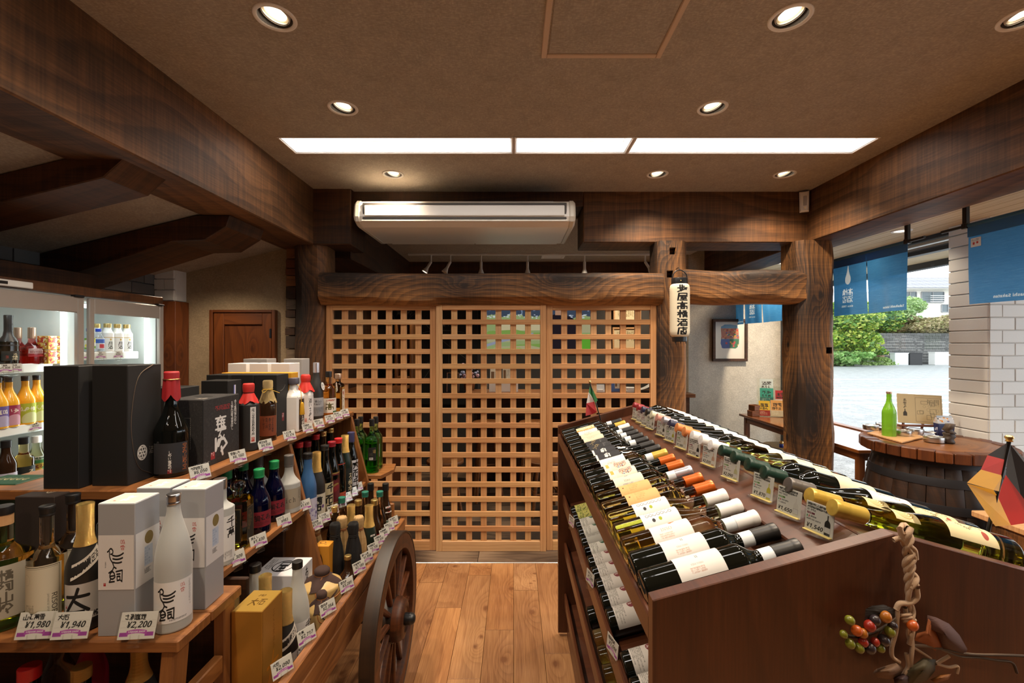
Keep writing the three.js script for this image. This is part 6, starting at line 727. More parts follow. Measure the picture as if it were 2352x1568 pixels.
  { const t = stand(bottle('shochu_bottle', 'slender black bottle with silver foil neck and round white tag', 'bottle', { kind: 'tall', k: { h: 0.283, R: 0.0325, nr: 0.0135, cap: 0.05 }, glass: 'matt', cap: 'silverFoil', labels: [[L.silverLabel, 0.02, 0.09, 2.4]] }), xd(-0.985, 2.27, Y2), 0.7); part(t, 'round_tag', rectUV(flat(new THREE.CircleGeometry(0.02, 24)), L.roundTag).rotateX(-0.2).rotateY(0.9).translate(0.026, 0.165, 0.018), L.roundTag.paper); }
  { const t = stand(bottle('umeshu_bottle', 'amber flask with black cap, white label and hanging tag', 'bottle', { kind: 'spirit', k: { h: 0.233, R: 0.036, sh: 0.62, nh: 0.74, nr: 0.0145 }, glass: 'whisky', cap: 'black', labels: [[L.taka, 0.02, 0.075, 2.3]] }), xd(-0.968, 2.38, Y2), 0.75); part(t, 'hang_tag', card(0.022, 0.05, L.fuji).rotateZ(0.35).rotateY(0.9).translate(0.034, 0.15, 0.02), L.fuji.paper); }
  { const t = thing('umeshu_bottle', 'square glass bottle of amber liquor with gold stopper at the shelf end', 'bottle', xd(-0.955, 2.475, Y2), 0); part(t, 'glass', mv(cbox(0.055, 0.15, 0.055, 'y', 0.008), 0, 0.075, 0), G.whisky); part(t, 'neck', lathe([[0.034, 0.148], [0.028, 0.16], [0.013, 0.168], [0.013, 0.186]], 20), G.whisky); part(t, 'stopper', lathe([[0.014, 0.185], [0.018, 0.187], [0.018, 0.212], [0.016, 0.215], [0, 0.215]], 20), C.champagne); part(t, 'label', card(0.034, 0.12, L.fuji).rotateY(Math.PI / 2).translate(0.0284, 0.07, 0), L.fuji.paper); }
  // ---- middle shelf, near bay (Y = 0.838)
  stand(bottle('shochu_bottle', 'frosted bottle with tall white brush label beside the silver box', 'bottle', { kind: 'spirit', k: { h: 0.25, R: 0.037, sh: 0.66, nh: 0.76 }, glass: 'frost', cap: 'silver', labels: [[L.senman, 0.015, 0.13, 2.6]] }), xd(-0.868, 1.345, Y3), 0.75);
  { const t = thing('spirit_bottle', 'square olive bottle with a clear glass stopper and dark gold label', 'bottle', xd(-0.885, 1.46, Y3), 0.1); part(t, 'glass', mv(cbox(0.075, 0.16, 0.062, 'y', 0.01), 0, 0.08, 0), G.olive); part(t, 'stopper', lathe([[0.012, 0.155], [0.012, 0.176], [0.019, 0.182], [0.021, 0.19], [0.02, 0.204], [0.014, 0.209], [0, 0.209]], 20), G.clear); part(t, 'label', card(0.045, 0.11, L.olive).rotateY(Math.PI / 2).translate(0.0381, 0.075, 0), L.olive.paper); part(t, 'front_label', card(0.05, 0.11, L.olive).translate(0, 0.075, 0.0316), L.olive.paper); }
  const blu = (l, x, d) => stand(bottle('shochu_bottle', l, 'bottle', { kind: 'spirit', k: { h: 0.216, R: 0.037, sh: 0.44, nh: 0.80, nr: 0.0155, p: 1.0, cap: 0.03 }, glass: 'blue', cap: 'green', capStyle: 'ridge', labels: [[L.redBlack, 0.025, 0.052, 1.9]] }, 'blue green-capped bottles'), xd(x, d, Y3), 0.85); blu('cobalt blue bottle with green cap and red label, front one', -0.882, 1.575); blu('cobalt blue bottle with green cap and red label, next to the round frosted bottle', -0.888, 1.685); blu('cobalt blue bottle with green cap in the back row, left one', -0.985, 1.56); blu('cobalt blue bottle with green cap in the back row, right one', -0.99, 1.665);
  const rnd1 = (l, x, d, lab) => stand(bottle('shochu_bottle', l, 'bottle', { kind: 'round', k: { h: 0.218, R: 0.0405, sh: 0.5, nh: 0.74, nr: 0.0155 }, glass: 'frost', cap: 'grey', capStyle: 'ridge', labels: lab ? [[L.iichi, 0.02, 0.075, 2.5]] : [] }), xd(x, d, Y3), 0.8); rnd1('round shouldered frosted bottle with buff label and grey cap', -0.872, 1.765, 1); rnd1('frosted grey-capped bottle in the back row of the middle shelf', -0.99, 1.765, 0); stand(bottle('shochu_bottle', 'dark bottle with gold cap behind the round frosted bottle', 'bottle', { kind: 'sake', k: { h: 0.22, R: 0.034 }, glass: 'brown', cap: 'goldCap' }), xd(-1.09, 1.765, Y3));
  // ---- middle shelf, far bay (Y = 0.73)
  const far = (l, x, d, o, turn = 0.85) => stand(bottle('shochu_bottle', l, 'bottle', { kind: 'tall', ...o, k: { R: 0.0345, h: 0.3, ...o.k } }), xd(x, d, Y4), turn);
  far('frosted blue bottle with lilac flower label beside the divider', -0.862, 1.905, { glass: 'blueFrost', cap: 'black', capStyle: 'ridge', labels: [[L.purple, 0.006, 0.11, 2.6]] }); far('matt black bottle with gold foil neck and cream flower label', -0.858, 1.98, { glass: 'matt', cap: 'gold', capStyle: 'foil', k: { h: 0.287, cap: 0.045 }, labels: [[L.creamFlower, 0.01, 0.1, 2.6]] }); far('glossy black bottle with buff brush-lettered label', -0.853, 2.055, { glass: 'black', cap: 'blackMetal', capStyle: 'ridge', labels: [[L.creamBrush, 0.01, 0.125, 2.6]] }); far('black bottle with maroon label and maroon ringed cap', -0.852, 2.13, { glass: 'black', cap: 'maroon', capStyle: 'ridge', labels: [[L.maroon, 0.01, 0.15, 2.6]] }); far('black bottle with sunset coloured label and red cap', -0.85, 2.205, { glass: 'black', cap: 'red', capStyle: 'ridge', labels: [[L.sunset, 0.02, 0.16, 2.6]] }); far('dark green bottle with gold foil neck and gold writing', -0.846, 2.28, { glass: 'darkgreen', cap: 'gold', capStyle: 'foil', k: { cap: 0.045 }, labels: [[L.darkGold, 0.02, 0.12, 2.4]] }); far('black bottle with purple cap and white brush label', -0.842, 2.355, { glass: 'black', cap: 'purple', k: { cap: 0.05 }, labels: [[L.whiteBlack, 0.03, 0.13, 2.4]] });
  [['red', 'left in the back row', 2.0, 0.325], ['maroon', 'second in the back row', 2.08, 0.31], ['red', 'middle of the back row', 2.17, 0.325], ['goldCap', 'fourth in the back row', 2.25, 0.325], ['goldCap', 'last in the back row', 2.34, 0.325]].forEach(([c, w, d, h], i) => far(`dark bottle with ${c === 'goldCap' ? 'gold' : c} cap, ${w} of the far bay`, -0.945, d, { glass: i % 2 ? 'brown' : 'black', cap: c, capStyle: 'ridge', k: { h } }));
  far('dark bottle with gold cap tucked behind the divider', -0.945, 1.915, { glass: 'brown', cap: 'goldCap', k: { h: 0.27 } });
  // ---- tray, near bay (Y = 0.47)
  stand(carton('gift_box', 'large gold carton with orange brush characters in the foreground tray', 0.082, 0.308, 0.105, phy({ color: css(0xb8883a), roughness: 0.3, metalness: 0.55 }), { side: L.goldBox, top: L.goldTop, foil: 1 }), xd(-0.706, 1.255, Y5)); 
  stand(bottle('shochu_bottle', 'tall frosted bottle with brush label and black cap in the tray', 'bottle', { kind: 'tall', k: { h: 0.322, R: 0.036, nr: 0.0145, sh: 0.46, nh: 0.9, p: 1.1, cap: 0.022 }, glass: 'frost', cap: 'black', labels: [[L.senman, 0.012, 0.13, 2.7]] }), xd(-0.692, 1.455, Y5), 0.85); stand(bottle('shochu_bottle', 'black bottle with torn white label between the gold carton and frosted bottle', 'bottle', { kind: 'tall', k: { h: 0.285, R: 0.034, sh: 0.45, nh: 0.78, cap: 0.05 }, glass: 'matt', cap: 'gold', capStyle: 'foil', labels: [[L.ooishi, 0.02, 0.09, 2.8], [L.ooishiBand, 0.14, 0.03, 1.9, 0, 0.75]] }), xd(-0.678, 1.352, Y5), 0.95);
  stand(bottle('shochu_bottle', 'frosted bottle with black cap at the back of the tray', 'bottle', { kind: 'tall', k: { h: 0.31, R: 0.037 }, glass: 'frost', cap: 'black' }), xd(-0.83, 1.46, Y5)); stand(bottle('shochu_bottle', 'gold foil capped bottle behind the gold carton, left', 'bottle', { kind: 'tall', k: { h: 0.3, cap: 0.05 }, glass: 'matt', cap: 'gold', capStyle: 'foil' }), xd(-0.82, 1.33, Y5)); stand(bottle('shochu_bottle', 'gold foil capped bottle behind the gold carton, right', 'bottle', { kind: 'tall', k: { h: 0.3, cap: 0.05 }, glass: 'matt', cap: 'gold', capStyle: 'foil' }), xd(-0.77, 1.41, Y5));
  stand(carton('gift_box', 'white carton with ring mark and brush writing in the tray', 0.15, 0.2, 0.14, phy({ color: css(0xdadadf), roughness: 0.55 }), { side: L.carton, top: L.cartonTop }), xd(-0.845, 1.67, Y5));
  const jar = (l, s, x, d) => { const t = thing('sake_jar', l, 'jar', xd(x, d, Y5), 0.8); t.scale.setScalar(s); const cm = phy({ color: css(0xc0a168), roughness: 0.35 }), cl = std({ color: css(0x3f2a24), roughness: 0.85, bumpMap: T.cloth, bumpScale: 0.001 }); part(t, 'pot', lathe([[0, 0], [0.055, 0], [0.06, 0.01], [0.0685, 0.05], [0.067, 0.058], [0.07, 0.085], [0.0685, 0.092], [0.071, 0.12], [0.066, 0.132], [0.03, 0.152], [0, 0.154]], 32), cm); part(t, 'writing', wrapCard(0.0665, 0.055, 4.2, 0.018, L.jar, 0.0705), L.jar.paper); const g = new THREE.CylinderGeometry(0.022, 0.066, 0.05, 36, 5, true), p = g.attributes.position; for (let i = 0; i < p.count; i++) { const a = Math.atan2(p.getZ(i), p.getX(i)), f = 0.5 - p.getY(i) / 0.05, s2 = 1 + 0.04 * Math.sin(a * 11) * f + 0.16 * Math.sin(f * Math.PI) + 0.09 * f ; p.setX(i, p.getX(i) * s2); p.setZ(i, p.getZ(i) * s2); p.setY(i, p.getY(i) + 0.14 - f * 0.016 * Math.cos(a * 4)); } g.computeVertexNormals(); part(t, 'cloth', g, cl); part(t, 'cloth_knot', lathe([[0.02, 0.158], [0.027, 0.165], [0.028, 0.178], [0.02, 0.186], [0, 0.188]], 18), cl); const rp = std({ color: css(0x8a5426), roughness: 0.8 }); part(t, 'rope', mg([mv(flat(new THREE.TorusGeometry(0.0235, 0.0028, 7, 26)).rotateX(Math.PI / 2), 0, 0.158, 0), mv(flat(new THREE.TorusGeometry(0.0245, 0.0026, 7, 26)).rotateX(Math.PI / 2), 0, 0.1625, 0), tube([[-0.01, 0.16, 0.024], [-0.045, 0.13, 0.05], [-0.04, 0.105, 0.065], [0, 0.098, 0.078], [0.04, 0.108, 0.066], [0.05, 0.13, 0.046], [0.012, 0.16, 0.022]], 0.0024, 40, 6)]), rp); return t; };
  jar('large cream jar tied with brown cloth and straw rope in the tray', 1.0, -0.712, 1.69); jar('small cream jar with brown cloth in front of the large jar', 0.8, -0.652, 1.545).scale.set(0.62, 0.95, 0.62);
  stand(bottle('whisky_bottle', 'small round amber bottle with gold cap beside the large jar', 'bottle', { kind: 'round', k: { h: 0.15, R: 0.038, nr: 0.0125, cap: 0.016, sh: 0.45, nh: 0.72 }, glass: 'brown', cap: 'goldCap' }), xd(-0.68, 1.865, Y5)); stand(carton('gift_box', 'small orange carton with a black ring beside the divider', 0.06, 0.19, 0.055, phy({ color: css(0xd89028), roughness: 0.5 }), { front: L.orangeBox, top: L.orangeBox }), xd(-0.785, 1.885, Y5));
  // ---- tray, far bay
  const wrapB = (l, x, d, mat, straw, grp) => { const t = thing('wrapped_bottle', l, 'bottle', xd(x, d, Y5), 0.4, grp), prof = [[0.0, 0], [0.033, 0], [0.035, 0.01], [0.0355, 0.05], [0.034, 0.1], [0.031, 0.13], [0.028, 0.155], [0.0205, 0.19], [0.018, 0.202], [0.0178, 0.21], [0.0205, 0.215], [0.0215, 0.23], [0.0212, 0.25], [0.018, 0.257], [0.009, 0.256], [0, 0.262]]; const g = new THREE.LatheGeometry(prof.map(([r, y]) => new THREE.Vector2(Math.max(r, 1e-5), y)), 72), p = g.attributes.position; for (let i = 0; i < p.count; i++) { const a = Math.atan2(p.getZ(i), p.getX(i)), y = p.getY(i), w = y > 0.2 ? 0.5 : 1, s = 1 + w * 0.2 * (Math.abs(Math.sin(a * (straw ? 5.5 : 3.5) + y * 9 + 0.6 * Math.sin(a * 2))) - 0.6) + 0.05 * Math.sin(a * 7 + y * 46); p.setX(i, p.getX(i) * s); p.setZ(i, p.getZ(i) * s); } g.computeVertexNormals(); part(t, 'wrapping', g, mat); part(t, 'tie', mg([0.2, 0.206].map((y) => mv(flat(new THREE.TorusGeometry(0.0188, 0.0022, 6, 22)).rotateX(Math.PI / 2), 0, y, 0))), std({ color: css(straw ? 0x8a5228 : 0x1a1715), roughness: 0.8 })); return t; };
  const blackWrap = std({ color: css(0x151314), roughness: 0.5, bumpMap: T.crinkle, bumpScale: 0.002 }), strawM = woodMat(T.siding, 0.7, 0.002, { color: rgb(0.8, 0.66, 0.46) });
  wrapB('bottle wrapped in black paper, front right of the two', -0.682, 1.935, blackWrap, 0, 'black paper wrapped bottles'); wrapB('bottle wrapped in black paper, left of the two', -0.758, 1.93, blackWrap, 0, 'black paper wrapped bottles'); wrapB('bottle wrapped in straw coloured bark, right of the two', -0.683, 2.005, strawM, 1, 'bark wrapped bottles'); wrapB('bottle wrapped in straw coloured bark, left of the two', -0.755, 2.0, strawM, 1, 'bark wrapped bottles'); wrapB('dim bark wrapped bottle at the back by the divider', -0.85, 1.95, strawM, 1);
  const trayB = (l, x, d, o) => stand(bottle('liquor_bottle', l, 'bottle', { kind: 'slim', ...o, k: { R: 0.0305, h: 0.285, ...o.k } }), xd(x, d, Y5), 0.85);
  trayB('dark green bottle with gold foil neck and diagonal white sash', -0.657, 2.065, { kind: 'tall', glass: 'darkgreen', cap: 'gold', capStyle: 'foil', k: { cap: 0.05, R: 0.034 }, labels: [[L.sash, 0.1, 0.06, 0.7]] }); trayB('gold foil necked bottle between the bark wrapped bottles', -0.74, 2.07, { kind: 'tall', glass: 'darkgreen', cap: 'gold', capStyle: 'foil', k: { cap: 0.05 } }); trayB('brown bottle with gold cap and red and orange label', -0.655, 2.14, { glass: 'brown', cap: 'goldCap', capStyle: 'ridge', labels: [[L.redYellow, 0.04, 0.09, 2.6]] }); trayB('brown bottle with gold cap in the second column', -0.73, 2.135, { glass: 'brown', cap: 'goldCap', capStyle: 'ridge' }); trayB('clear bottle with teal cap and green label', -0.652, 2.215, { glass: 'clear', cap: 'teal', capStyle: 'ridge', k: { h: 0.3 }, labels: [[L.greenYellow, 0.04, 0.09, 2.6]] }); trayB('clear bottle with teal cap in the second column', -0.722, 2.21, { glass: 'clear', cap: 'teal', capStyle: 'ridge', k: { h: 0.3 } }); trayB('clear bottle with teal cap at the back left', -0.805, 2.13, { glass: 'clear', cap: 'teal', capStyle: 'ridge', k: { h: 0.3 } }); trayB('brown bottle with black cap and round red mark at the tray end', -0.645, 2.29, { glass: 'brown', cap: 'black', k: { h: 0.315, cap: 0.035 }, labels: [[L.greenYellow, 0.05, 0.09, 2.4], [L.redRound, 0.175, 0.03, 1.2]] }); trayB('brown bottle with black cap in the second column', -0.72, 2.29, { glass: 'brown', cap: 'black', k: { h: 0.315, cap: 0.035 } }); trayB('dark bottle with gold cap at the back of the tray', -0.81, 2.05, { glass: 'brown', cap: 'goldCap', capStyle: 'ridge' });
  // ---- side shelf with green bottles
  const sh = thing('side_shelf', 'small wooden bracket shelf holding green bottles at the cart end', 'shelf', [0, 0, 0]); part(sh, 'shelf_board', mv(boxUV(extrude([[-0.98, 2.535], [-0.74, 2.535], [-0.70, 2.66], [-0.72, 2.78], [-0.98, 2.78]], 0.022, 0.002).rotateX(-Math.PI / 2), 'x'), 0, 0.733, 0), M.honey); part(sh, 'bracket', slab(-0.93, -0.9, 0.6, 0.733, -2.7, -2.56), M.honey);
  const gb = (l, x, d, lab) => stand(bottle('liquor_bottle', l, 'bottle', { kind: 'sake', k: { h: 0.3, R: 0.0385, sh: 0.58, nh: 0.78, nr: 0.0135, cap: 0.04 }, glass: 'green', cap: 'black', labels: [[lab, 0.07, 0.075, 1.2]] }, 'green bottles on the side shelf'), xd(x, d, 0.757), 0.3); gb('bright green bottle with black back label, front one', -0.81, 2.6, L.greenSmall); gb('bright green bottle with grey back label, left one', -0.895, 2.6, L.greyBack); gb('bright green bottle behind on the left', -0.905, 2.69, L.greenSmall); gb('bright green bottle behind on the right', -0.815, 2.69, L.greyBack);
  // ---- price tags
  const tagRow = (X, Y, turn, list, grp, tilt = -0.3, w) => list.forEach(([D, p, what, nm, dx]) => priceTag(p, `handwritten price card ${what}`, V(X + (dx ?? 0), Y, -D), turn, tilt, w, nm, grp));
  tagRow(-0.886, 1.096, 1.22, [[1.2925, '6,050', 'below the red-capped bottle', '不阿羅王'], [1.47, '6,160', 'below the dark stone-patterned jar box', '香甕んゆ'], [1.634, '4,950', 'between the black ceramic bottle and the amber bottle', '限定吟香'], [1.81, '2,574', 'below the large black carton'], [1.97, '2,200', 'below the white square ceramic bottle'], [2.083, '2,860', 'below the white bottle with the red cloth'], [2.206, '3,025', 'below the amber flask'], [2.31, '1,870', 'second last on the top shelf edge'], [2.405, '1,980', 'last at the far end of the top shelf edge']], 'price cards on the top shelf edge');
  tagRow(-0.822, 0.822, 1.15, [[1.353, '1,309', 'below the frosted brush-labelled bottle', '千萬る'], [1.474, '1,430', 'below the square olive bottle', '鳥むし'], [1.64, '983', 'below the round frosted bottle', 'いいさ'], [1.8, '1,430', 'on the divider beside the blue bottle']], 'price cards on the middle shelf edge');
  tagRow(-0.805, 0.716, 1.1, [[1.87, '1,595', 'below the frosted blue bottle'], [1.947, '1,672', 'below the cream flower bottle'], [2.04, '1,584', 'below the maroon labelled bottle'], [2.13, '1,815', 'below the sunset labelled bottle'], [2.21, '1,375', 'below the dark green bottle'], [2.285, '1,254', 'below the purple-capped bottle'], [2.37, '1,562', 'last on the far middle shelf edge']], 'price cards on the far middle shelf edge');
  tagRow(-0.586, 0.607, 1.05, [[1.2, '2,090', 'nearest on the tray rail, cut by the frame', '大石', -0.02], [1.33, '2,717', 'below the tall frosted bottle on the tray rail', '千萬', -0.015], [1.47, '2,354', 'below the small cream jar', '香月の', -0.01], [1.61, '3,289', 'below the large cream jar', '香月の'], [1.74, '2,189', 'below the small round amber bottle'], [1.82, '1,958', 'below the black wrapped bottles', '', 0.004], [1.9, '1,738', 'below the bark wrapped bottles', '', 0.006], [1.98, '1,650', 'below the white sash bottle', '', 0.008], [2.05, '880', 'below the red and orange label', '', 0.01], [2.12, '715', 'below the teal-capped bottles', '', 0.012], [2.19, '792', 'last at the far end of the tray rail', '', 0.014]], 'price cards on the tray rail');
  [[-1.05, '1,980', 'in front of the torn-label bottle and the tall cream label', '月山の'], [-0.972, '1,940', 'in front of the black gold-necked bottle', '大石'], [-0.826, '2,200', 'in front of the silver box and the bird bottle', '鳥飼']].forEach(([x, p, w, n]) => priceTag(p, `handwritten price card ${w}`, V(x, 0.835, -0.992), 0.08, -0.3, 0.076, n, 'price cards on the step stand'));
}
// ---------------------------------------------------------------- the lit drinks fridge on the left
{
  const X = -2.05, F0 = thing('display_fridge', 'tall lit drinks fridge with two glass doors and brown header', 'fridge', [0, 0, 0]);
  const P = (n, m, ...a) => part(F0, n, slab(...a), m), liner = phy({ color: rgb(0.82, 0.86, 0.84), roughness: 0.4 }), fr = std({ color: rgb(0.52, 0.48, 0.44), roughness: 0.4, metalness: 0.6 });
  P('back_panel', liner, -2.58, -2.56, 0.2, 1.74, -2.65, -1.6); P('side_panel', M.darkwood, X - 0.5, X, 0, 1.76, -2.66, -2.64, 'y'); P('side_panel', liner, X - 0.5, X - 0.02, 0.2, 1.7, -2.637, -2.63); P('side_panel', M.darkwood, X - 0.5, X, 0, 1.76, -1.6, -1.58, 'y'); P('top_panel', liner, -2.58, X - 0.02, 1.69, 1.72, -2.64, -1.6); P('base_panel', M.darkwood, -2.58, X, 0, 0.2, -2.64, -1.6);
  P('header', woodMat(T.beam, 0.5, 0.0004, { color: rgb(0.8, 0.7, 0.62) }), X - 0.5, X + 0.005, 1.712, 1.757, -2.655, -1.59, 'z'); P('header_cover', M.darkwood, -2.6, -2.3, 1.757, 1.865, -2.52, -1.5, 'z');
  P('mullion', fr, X - 0.02, X - 0.002, 0.2, 1.712, -2.175, -2.155, 'y'); P('center_post', liner, X - 0.5, X - 0.03, 0.2, 1.69, -2.17, -2.155);
  P('control_panel', M.white, X + 0.006, X + 0.014, 1.718, 1.745, -1.93, -1.6); P('control_display', M.black, X + 0.0145, X + 0.016, 1.726, 1.738, -1.83, -1.78);
  for (const [z0, z1] of [[-2.15, -1.62], [-2.64, -2.18]]) {
    const d = new THREE.Group(); d.name = 'door'; F0.add(d); part(d, 'frame', mg([slab(X, X + 0.02, 0.2, 1.705, z0, z0 + 0.03, 'y'), slab(X, X + 0.02, 0.2, 1.705, z1 - 0.025, z1, 'y'), slab(X, X + 0.02, 1.632, 1.705, z0 + 0.03, z1 - 0.025, 'z'), slab(X, X + 0.02, 0.2, 0.26, z0 + 0.03, z1 - 0.025, 'z')]), fr);
    const p = part(d, 'pane', new THREE.PlaneGeometry(z1 - z0 - 0.05, 1.37).rotateY(Math.PI / 2), M.pane); p.position.set(X + 0.008, 0.946, (z0 + z1) / 2); part(d, 'hinge', slab(X + 0.002, X + 0.03, 1.703, 1.714, z0 + 0.005, z0 + 0.05), M.iron);
  }
  const led = glowMat([0.9, 1.0, 0.97], 2.6);
  for (const [z0, z1, ys] of [[-2.14, -1.62, [1.395, 1.13, 0.86]], [-2.62, -2.19, [1.44, 1.36, 1.13]]]) {
    part(F0, 'light_tube', mv(cbox(0.02, 1.36, 0.02, 'y'), X - 0.045, 1.0, z0 + 0.022), led); part(F0, 'light_tube', mv(cbox(0.02, 0.02, z1 - z0 - 0.06, 'z'), X - 0.05, 1.672, (z0 + z1) / 2), led);
    const l = new THREE.RectAreaLight(rgb(0.9, 1, 0.97), 15, 0.02, 1.3); l.position.set(X - 0.06, 1.0, z0 + 0.036); l.lookAt(X - 0.35, 1.0, z1); scene.add(l);
    const l2 = new THREE.RectAreaLight(rgb(0.9, 1, 0.97), 15, z1 - z0 - 0.08, 0.02); l2.position.set(X - 0.06, 1.655, (z0 + z1) / 2); l2.lookAt(X - 0.25, 0.6, (z0 + z1) / 2); scene.add(l2);
    for (const y of ys) { part(F0, 'shelf', slab(-2.55, X - 0.09, y - 0.014, y, z0 + 0.03, z1), liner); part(F0, 'price_rail', slab(X - 0.095, X - 0.085, y - 0.035, y + 0.004, z0 + 0.03, z1), liner); }
  }
  const fx = (px, Xx) => Xx * F / (px - 1180), put = (t, px, Xx, y, turn = 1.2) => stand(t, V(Xx, y, -fx(px, Xx)), turn);
  put(bottle('sparkling_bottle', 'dark sparkling wine bottle with black foil neck in the fridge', 'bottle', { kind: 'burgundy', k: { h: 0.215, R: 0.033, nr: 0.0125, cap: 0.07, sh: 0.45, nh: 0.66 }, glass: 'wine', cap: 'black', capStyle: 'foil', labels: [[L.darkGold, 0.02, 0.04, 2]] }), 19, -2.17, 1.395);
  const rose = cell(120, 90, (c, w, h) => { bg(c, w, h, '#e9dede'); c.fillStyle = '#b8323a'; c.fillRect(0, 56, w, 34); txt(c, 'MATEUS', 60, 40, 22, '#8a2a30', 'serif', 'center', 'bold'); });
  for (const [px, xx, w] of [[73, -2.17, 'front one'], [41, -2.24, 'back one']]) put(bottle('rose_bottle', `flat red wine bottle with pale copper capsule in the fridge, ${w}`, 'bottle', { kind: 'round', k: { h: 0.165, R: 0.042, sh: 0.38, nh: 0.66, nr: 0.012, cap: 0.05, p: 0.7 }, glass: 'red', cap: 'champagne', labels: [[rose, 0.035, 0.035, 1.3]] }), px, xx, 1.395);
  const gift = cell(100, 120, (c, w, h) => { bg(c, w, h, '#d8a63a'); for (let k = 0; k < 40; k++) { c.fillStyle = pick(['#c03a2c', '#e8c860', '#f0e0b0', '#b0202c']); c.beginPath(); c.arc(rnd(w), rnd(h), rnd(4, 14), 0, 7); c.fill(); } });
  for (const [px, y, w] of [[113, 1.395, 'lower'], [113, 1.46, 'upper']]) { const t = carton('drink_can_pack', `gold and red patterned drink pack in the fridge, ${w} one`, 0.05, 0.062, 0.06, phy({ color: css(0xc8963a), roughness: 0.3, metalness: 0.3 }), { front: gift, side: gift }); put(t, px, -2.14, y, 0); }
  const juice = [['#a02a52', 'crimson label', 20, -2.16], ['#b8c83a', 'lime label', 58, -2.16], ['#c8d44a', 'pale lime label', 84, -2.16], ['#6a5aa8', 'violet label', -6, -2.16], ['#a02a52', 'dim crimson label, back row left', 8, -2.26]];
  for (const [c0, w, px, xx] of juice) { const r = cell(120, 110, (c, cw, ch) => { bg(c, cw, ch, c0); c.fillStyle = 'rgba(255,255,255,.55)'; c.beginPath(); c.arc(70, 90, 40, 0, 7); c.fill(); row(c, some(3), 14, 20, 22, 3, '#f3f0e0'); }); put(bottle('juice_bottle', `orange juice bottle with ${w} in the fridge`, 'bottle', { kind: 'juice', k: { h: 0.215, R: 0.0335, nr: 0.012, nh: 0.82 }, glass: 'juice', cap: 'black', capStyle: 'ridge', labels: [[r, 0.01, 0.085, 2.8]], band: G.clear }), px, xx, 1.13); }
  const ama = cell(100, 120, (c, w, h) => { bg(c, w, h, '#f1f1ee'); c.fillStyle = '#c8a85a'; c.fillRect(0, 0, w, 6); column(c, '甘酒'.replace('甘', '月'), 36, 40, 30, 4, '#333'); c.fillStyle = '#d8b04a'; c.fillRect(46, 14, 12, 16); });
  [[247, 'first from the left'], [270, 'second from the left'], [291, 'at the right'], [222, 'behind the blue-capped bottle']].forEach(([px, w], i) => put(bottle('amazake_bottle', `white drink bottle with gold cap in the fridge, ${w}`, 'bottle', { kind: 'milk', k: { h: 0.155, R: 0.0265, nr: 0.015 }, glass: 'white', cap: C.goldCap, labels: [[ama, 0.012, 0.07, 2.2]] }, 'white gold-capped bottles in the fridge'), px, i === 3 ? -2.25 : -2.17, 1.44));
  const lem = cell(100, 110, (c, w, h) => { bg(c, w, h, '#f0f0e4'); for (let k = 0; k < 10; k++) { c.fillStyle = pick(['#e8d02a', '#7ab03a', '#f0e060']); c.beginPath(); c.arc(rnd(w), rnd(h), 14, 0, 7); c.fill(); } }), wat = cell(100, 110, (c, w, h) => { bg(c, w, h, '#dfe8f4'); c.fillStyle = '#3a68c8'; c.fillRect(0, 10, w, 40); c.fillStyle = '#c83a4a'; c.fillRect(40, 60, 40, 40); });
  put(bottle('water_bottle', 'clear plastic bottle with blue cap and lemon label in the fridge', 'bottle', { kind: 'pet', k: { h: 0.125, R: 0.0235, nr: 0.0105 }, glass: 'pet', cap: 'blue', labels: [[lem, 0.02, 0.055, 2.6]] }), 205, -2.16, 1.44); put(bottle('water_bottle', 'clear plastic bottle with blue cap and blue label in the fridge', 'bottle', { kind: 'pet', k: { h: 0.125, R: 0.0235, nr: 0.0105 }, glass: 'pet', cap: 'blue', labels: [[wat, 0.02, 0.055, 2.6]] }), 226, -2.16, 1.44);
  put(bottle('liquor_bottle', 'brown liquor bottle with lilac label on the lowest visible fridge shelf', 'bottle', { kind: 'sake', k: { h: 0.215, R: 0.033 }, glass: 'brown', cap: 'black', labels: [[L.purple, 0.02, 0.06, 2]] }), 14, -2.16, 0.86); put(bottle('liquor_bottle', 'amber plum wine bottle with black and gold label in the fridge', 'bottle', { kind: 'spirit', k: { h: 0.215, R: 0.034 }, glass: 'whisky', cap: 'black', labels: [[L.darkGold, 0.02, 0.07, 2.4]] }), 55, -2.16, 0.86); put(bottle('liquor_bottle', 'green tinted bottle with white and green label in the fridge', 'bottle', { kind: 'sake', k: { h: 0.21, R: 0.03 }, glass: 'olive', cap: 'white', labels: [[L.greenYellow, 0.04, 0.08, 2.4]] }), 84, -2.16, 0.86);
  seed(77); [[12, 1.395, 'left of the fridge upper rail'], [35, 1.395, 'right of the fridge upper rail'], [82, 1.13, 'on the fridge lower rail'], [205, 1.44, 'left on the small bottle rail'], [232, 1.44, 'middle of the small bottle rail'], [272, 1.44, 'right on the small bottle rail']].forEach(([px, y, w], i) => priceTag(['1,408', '1,320', '350', '165', '231', '594'][i], `small price card ${w}`, V(-2.13, y - 0.034, -fx(px, -2.13)), 1.4, -0.15, 0.05));
}
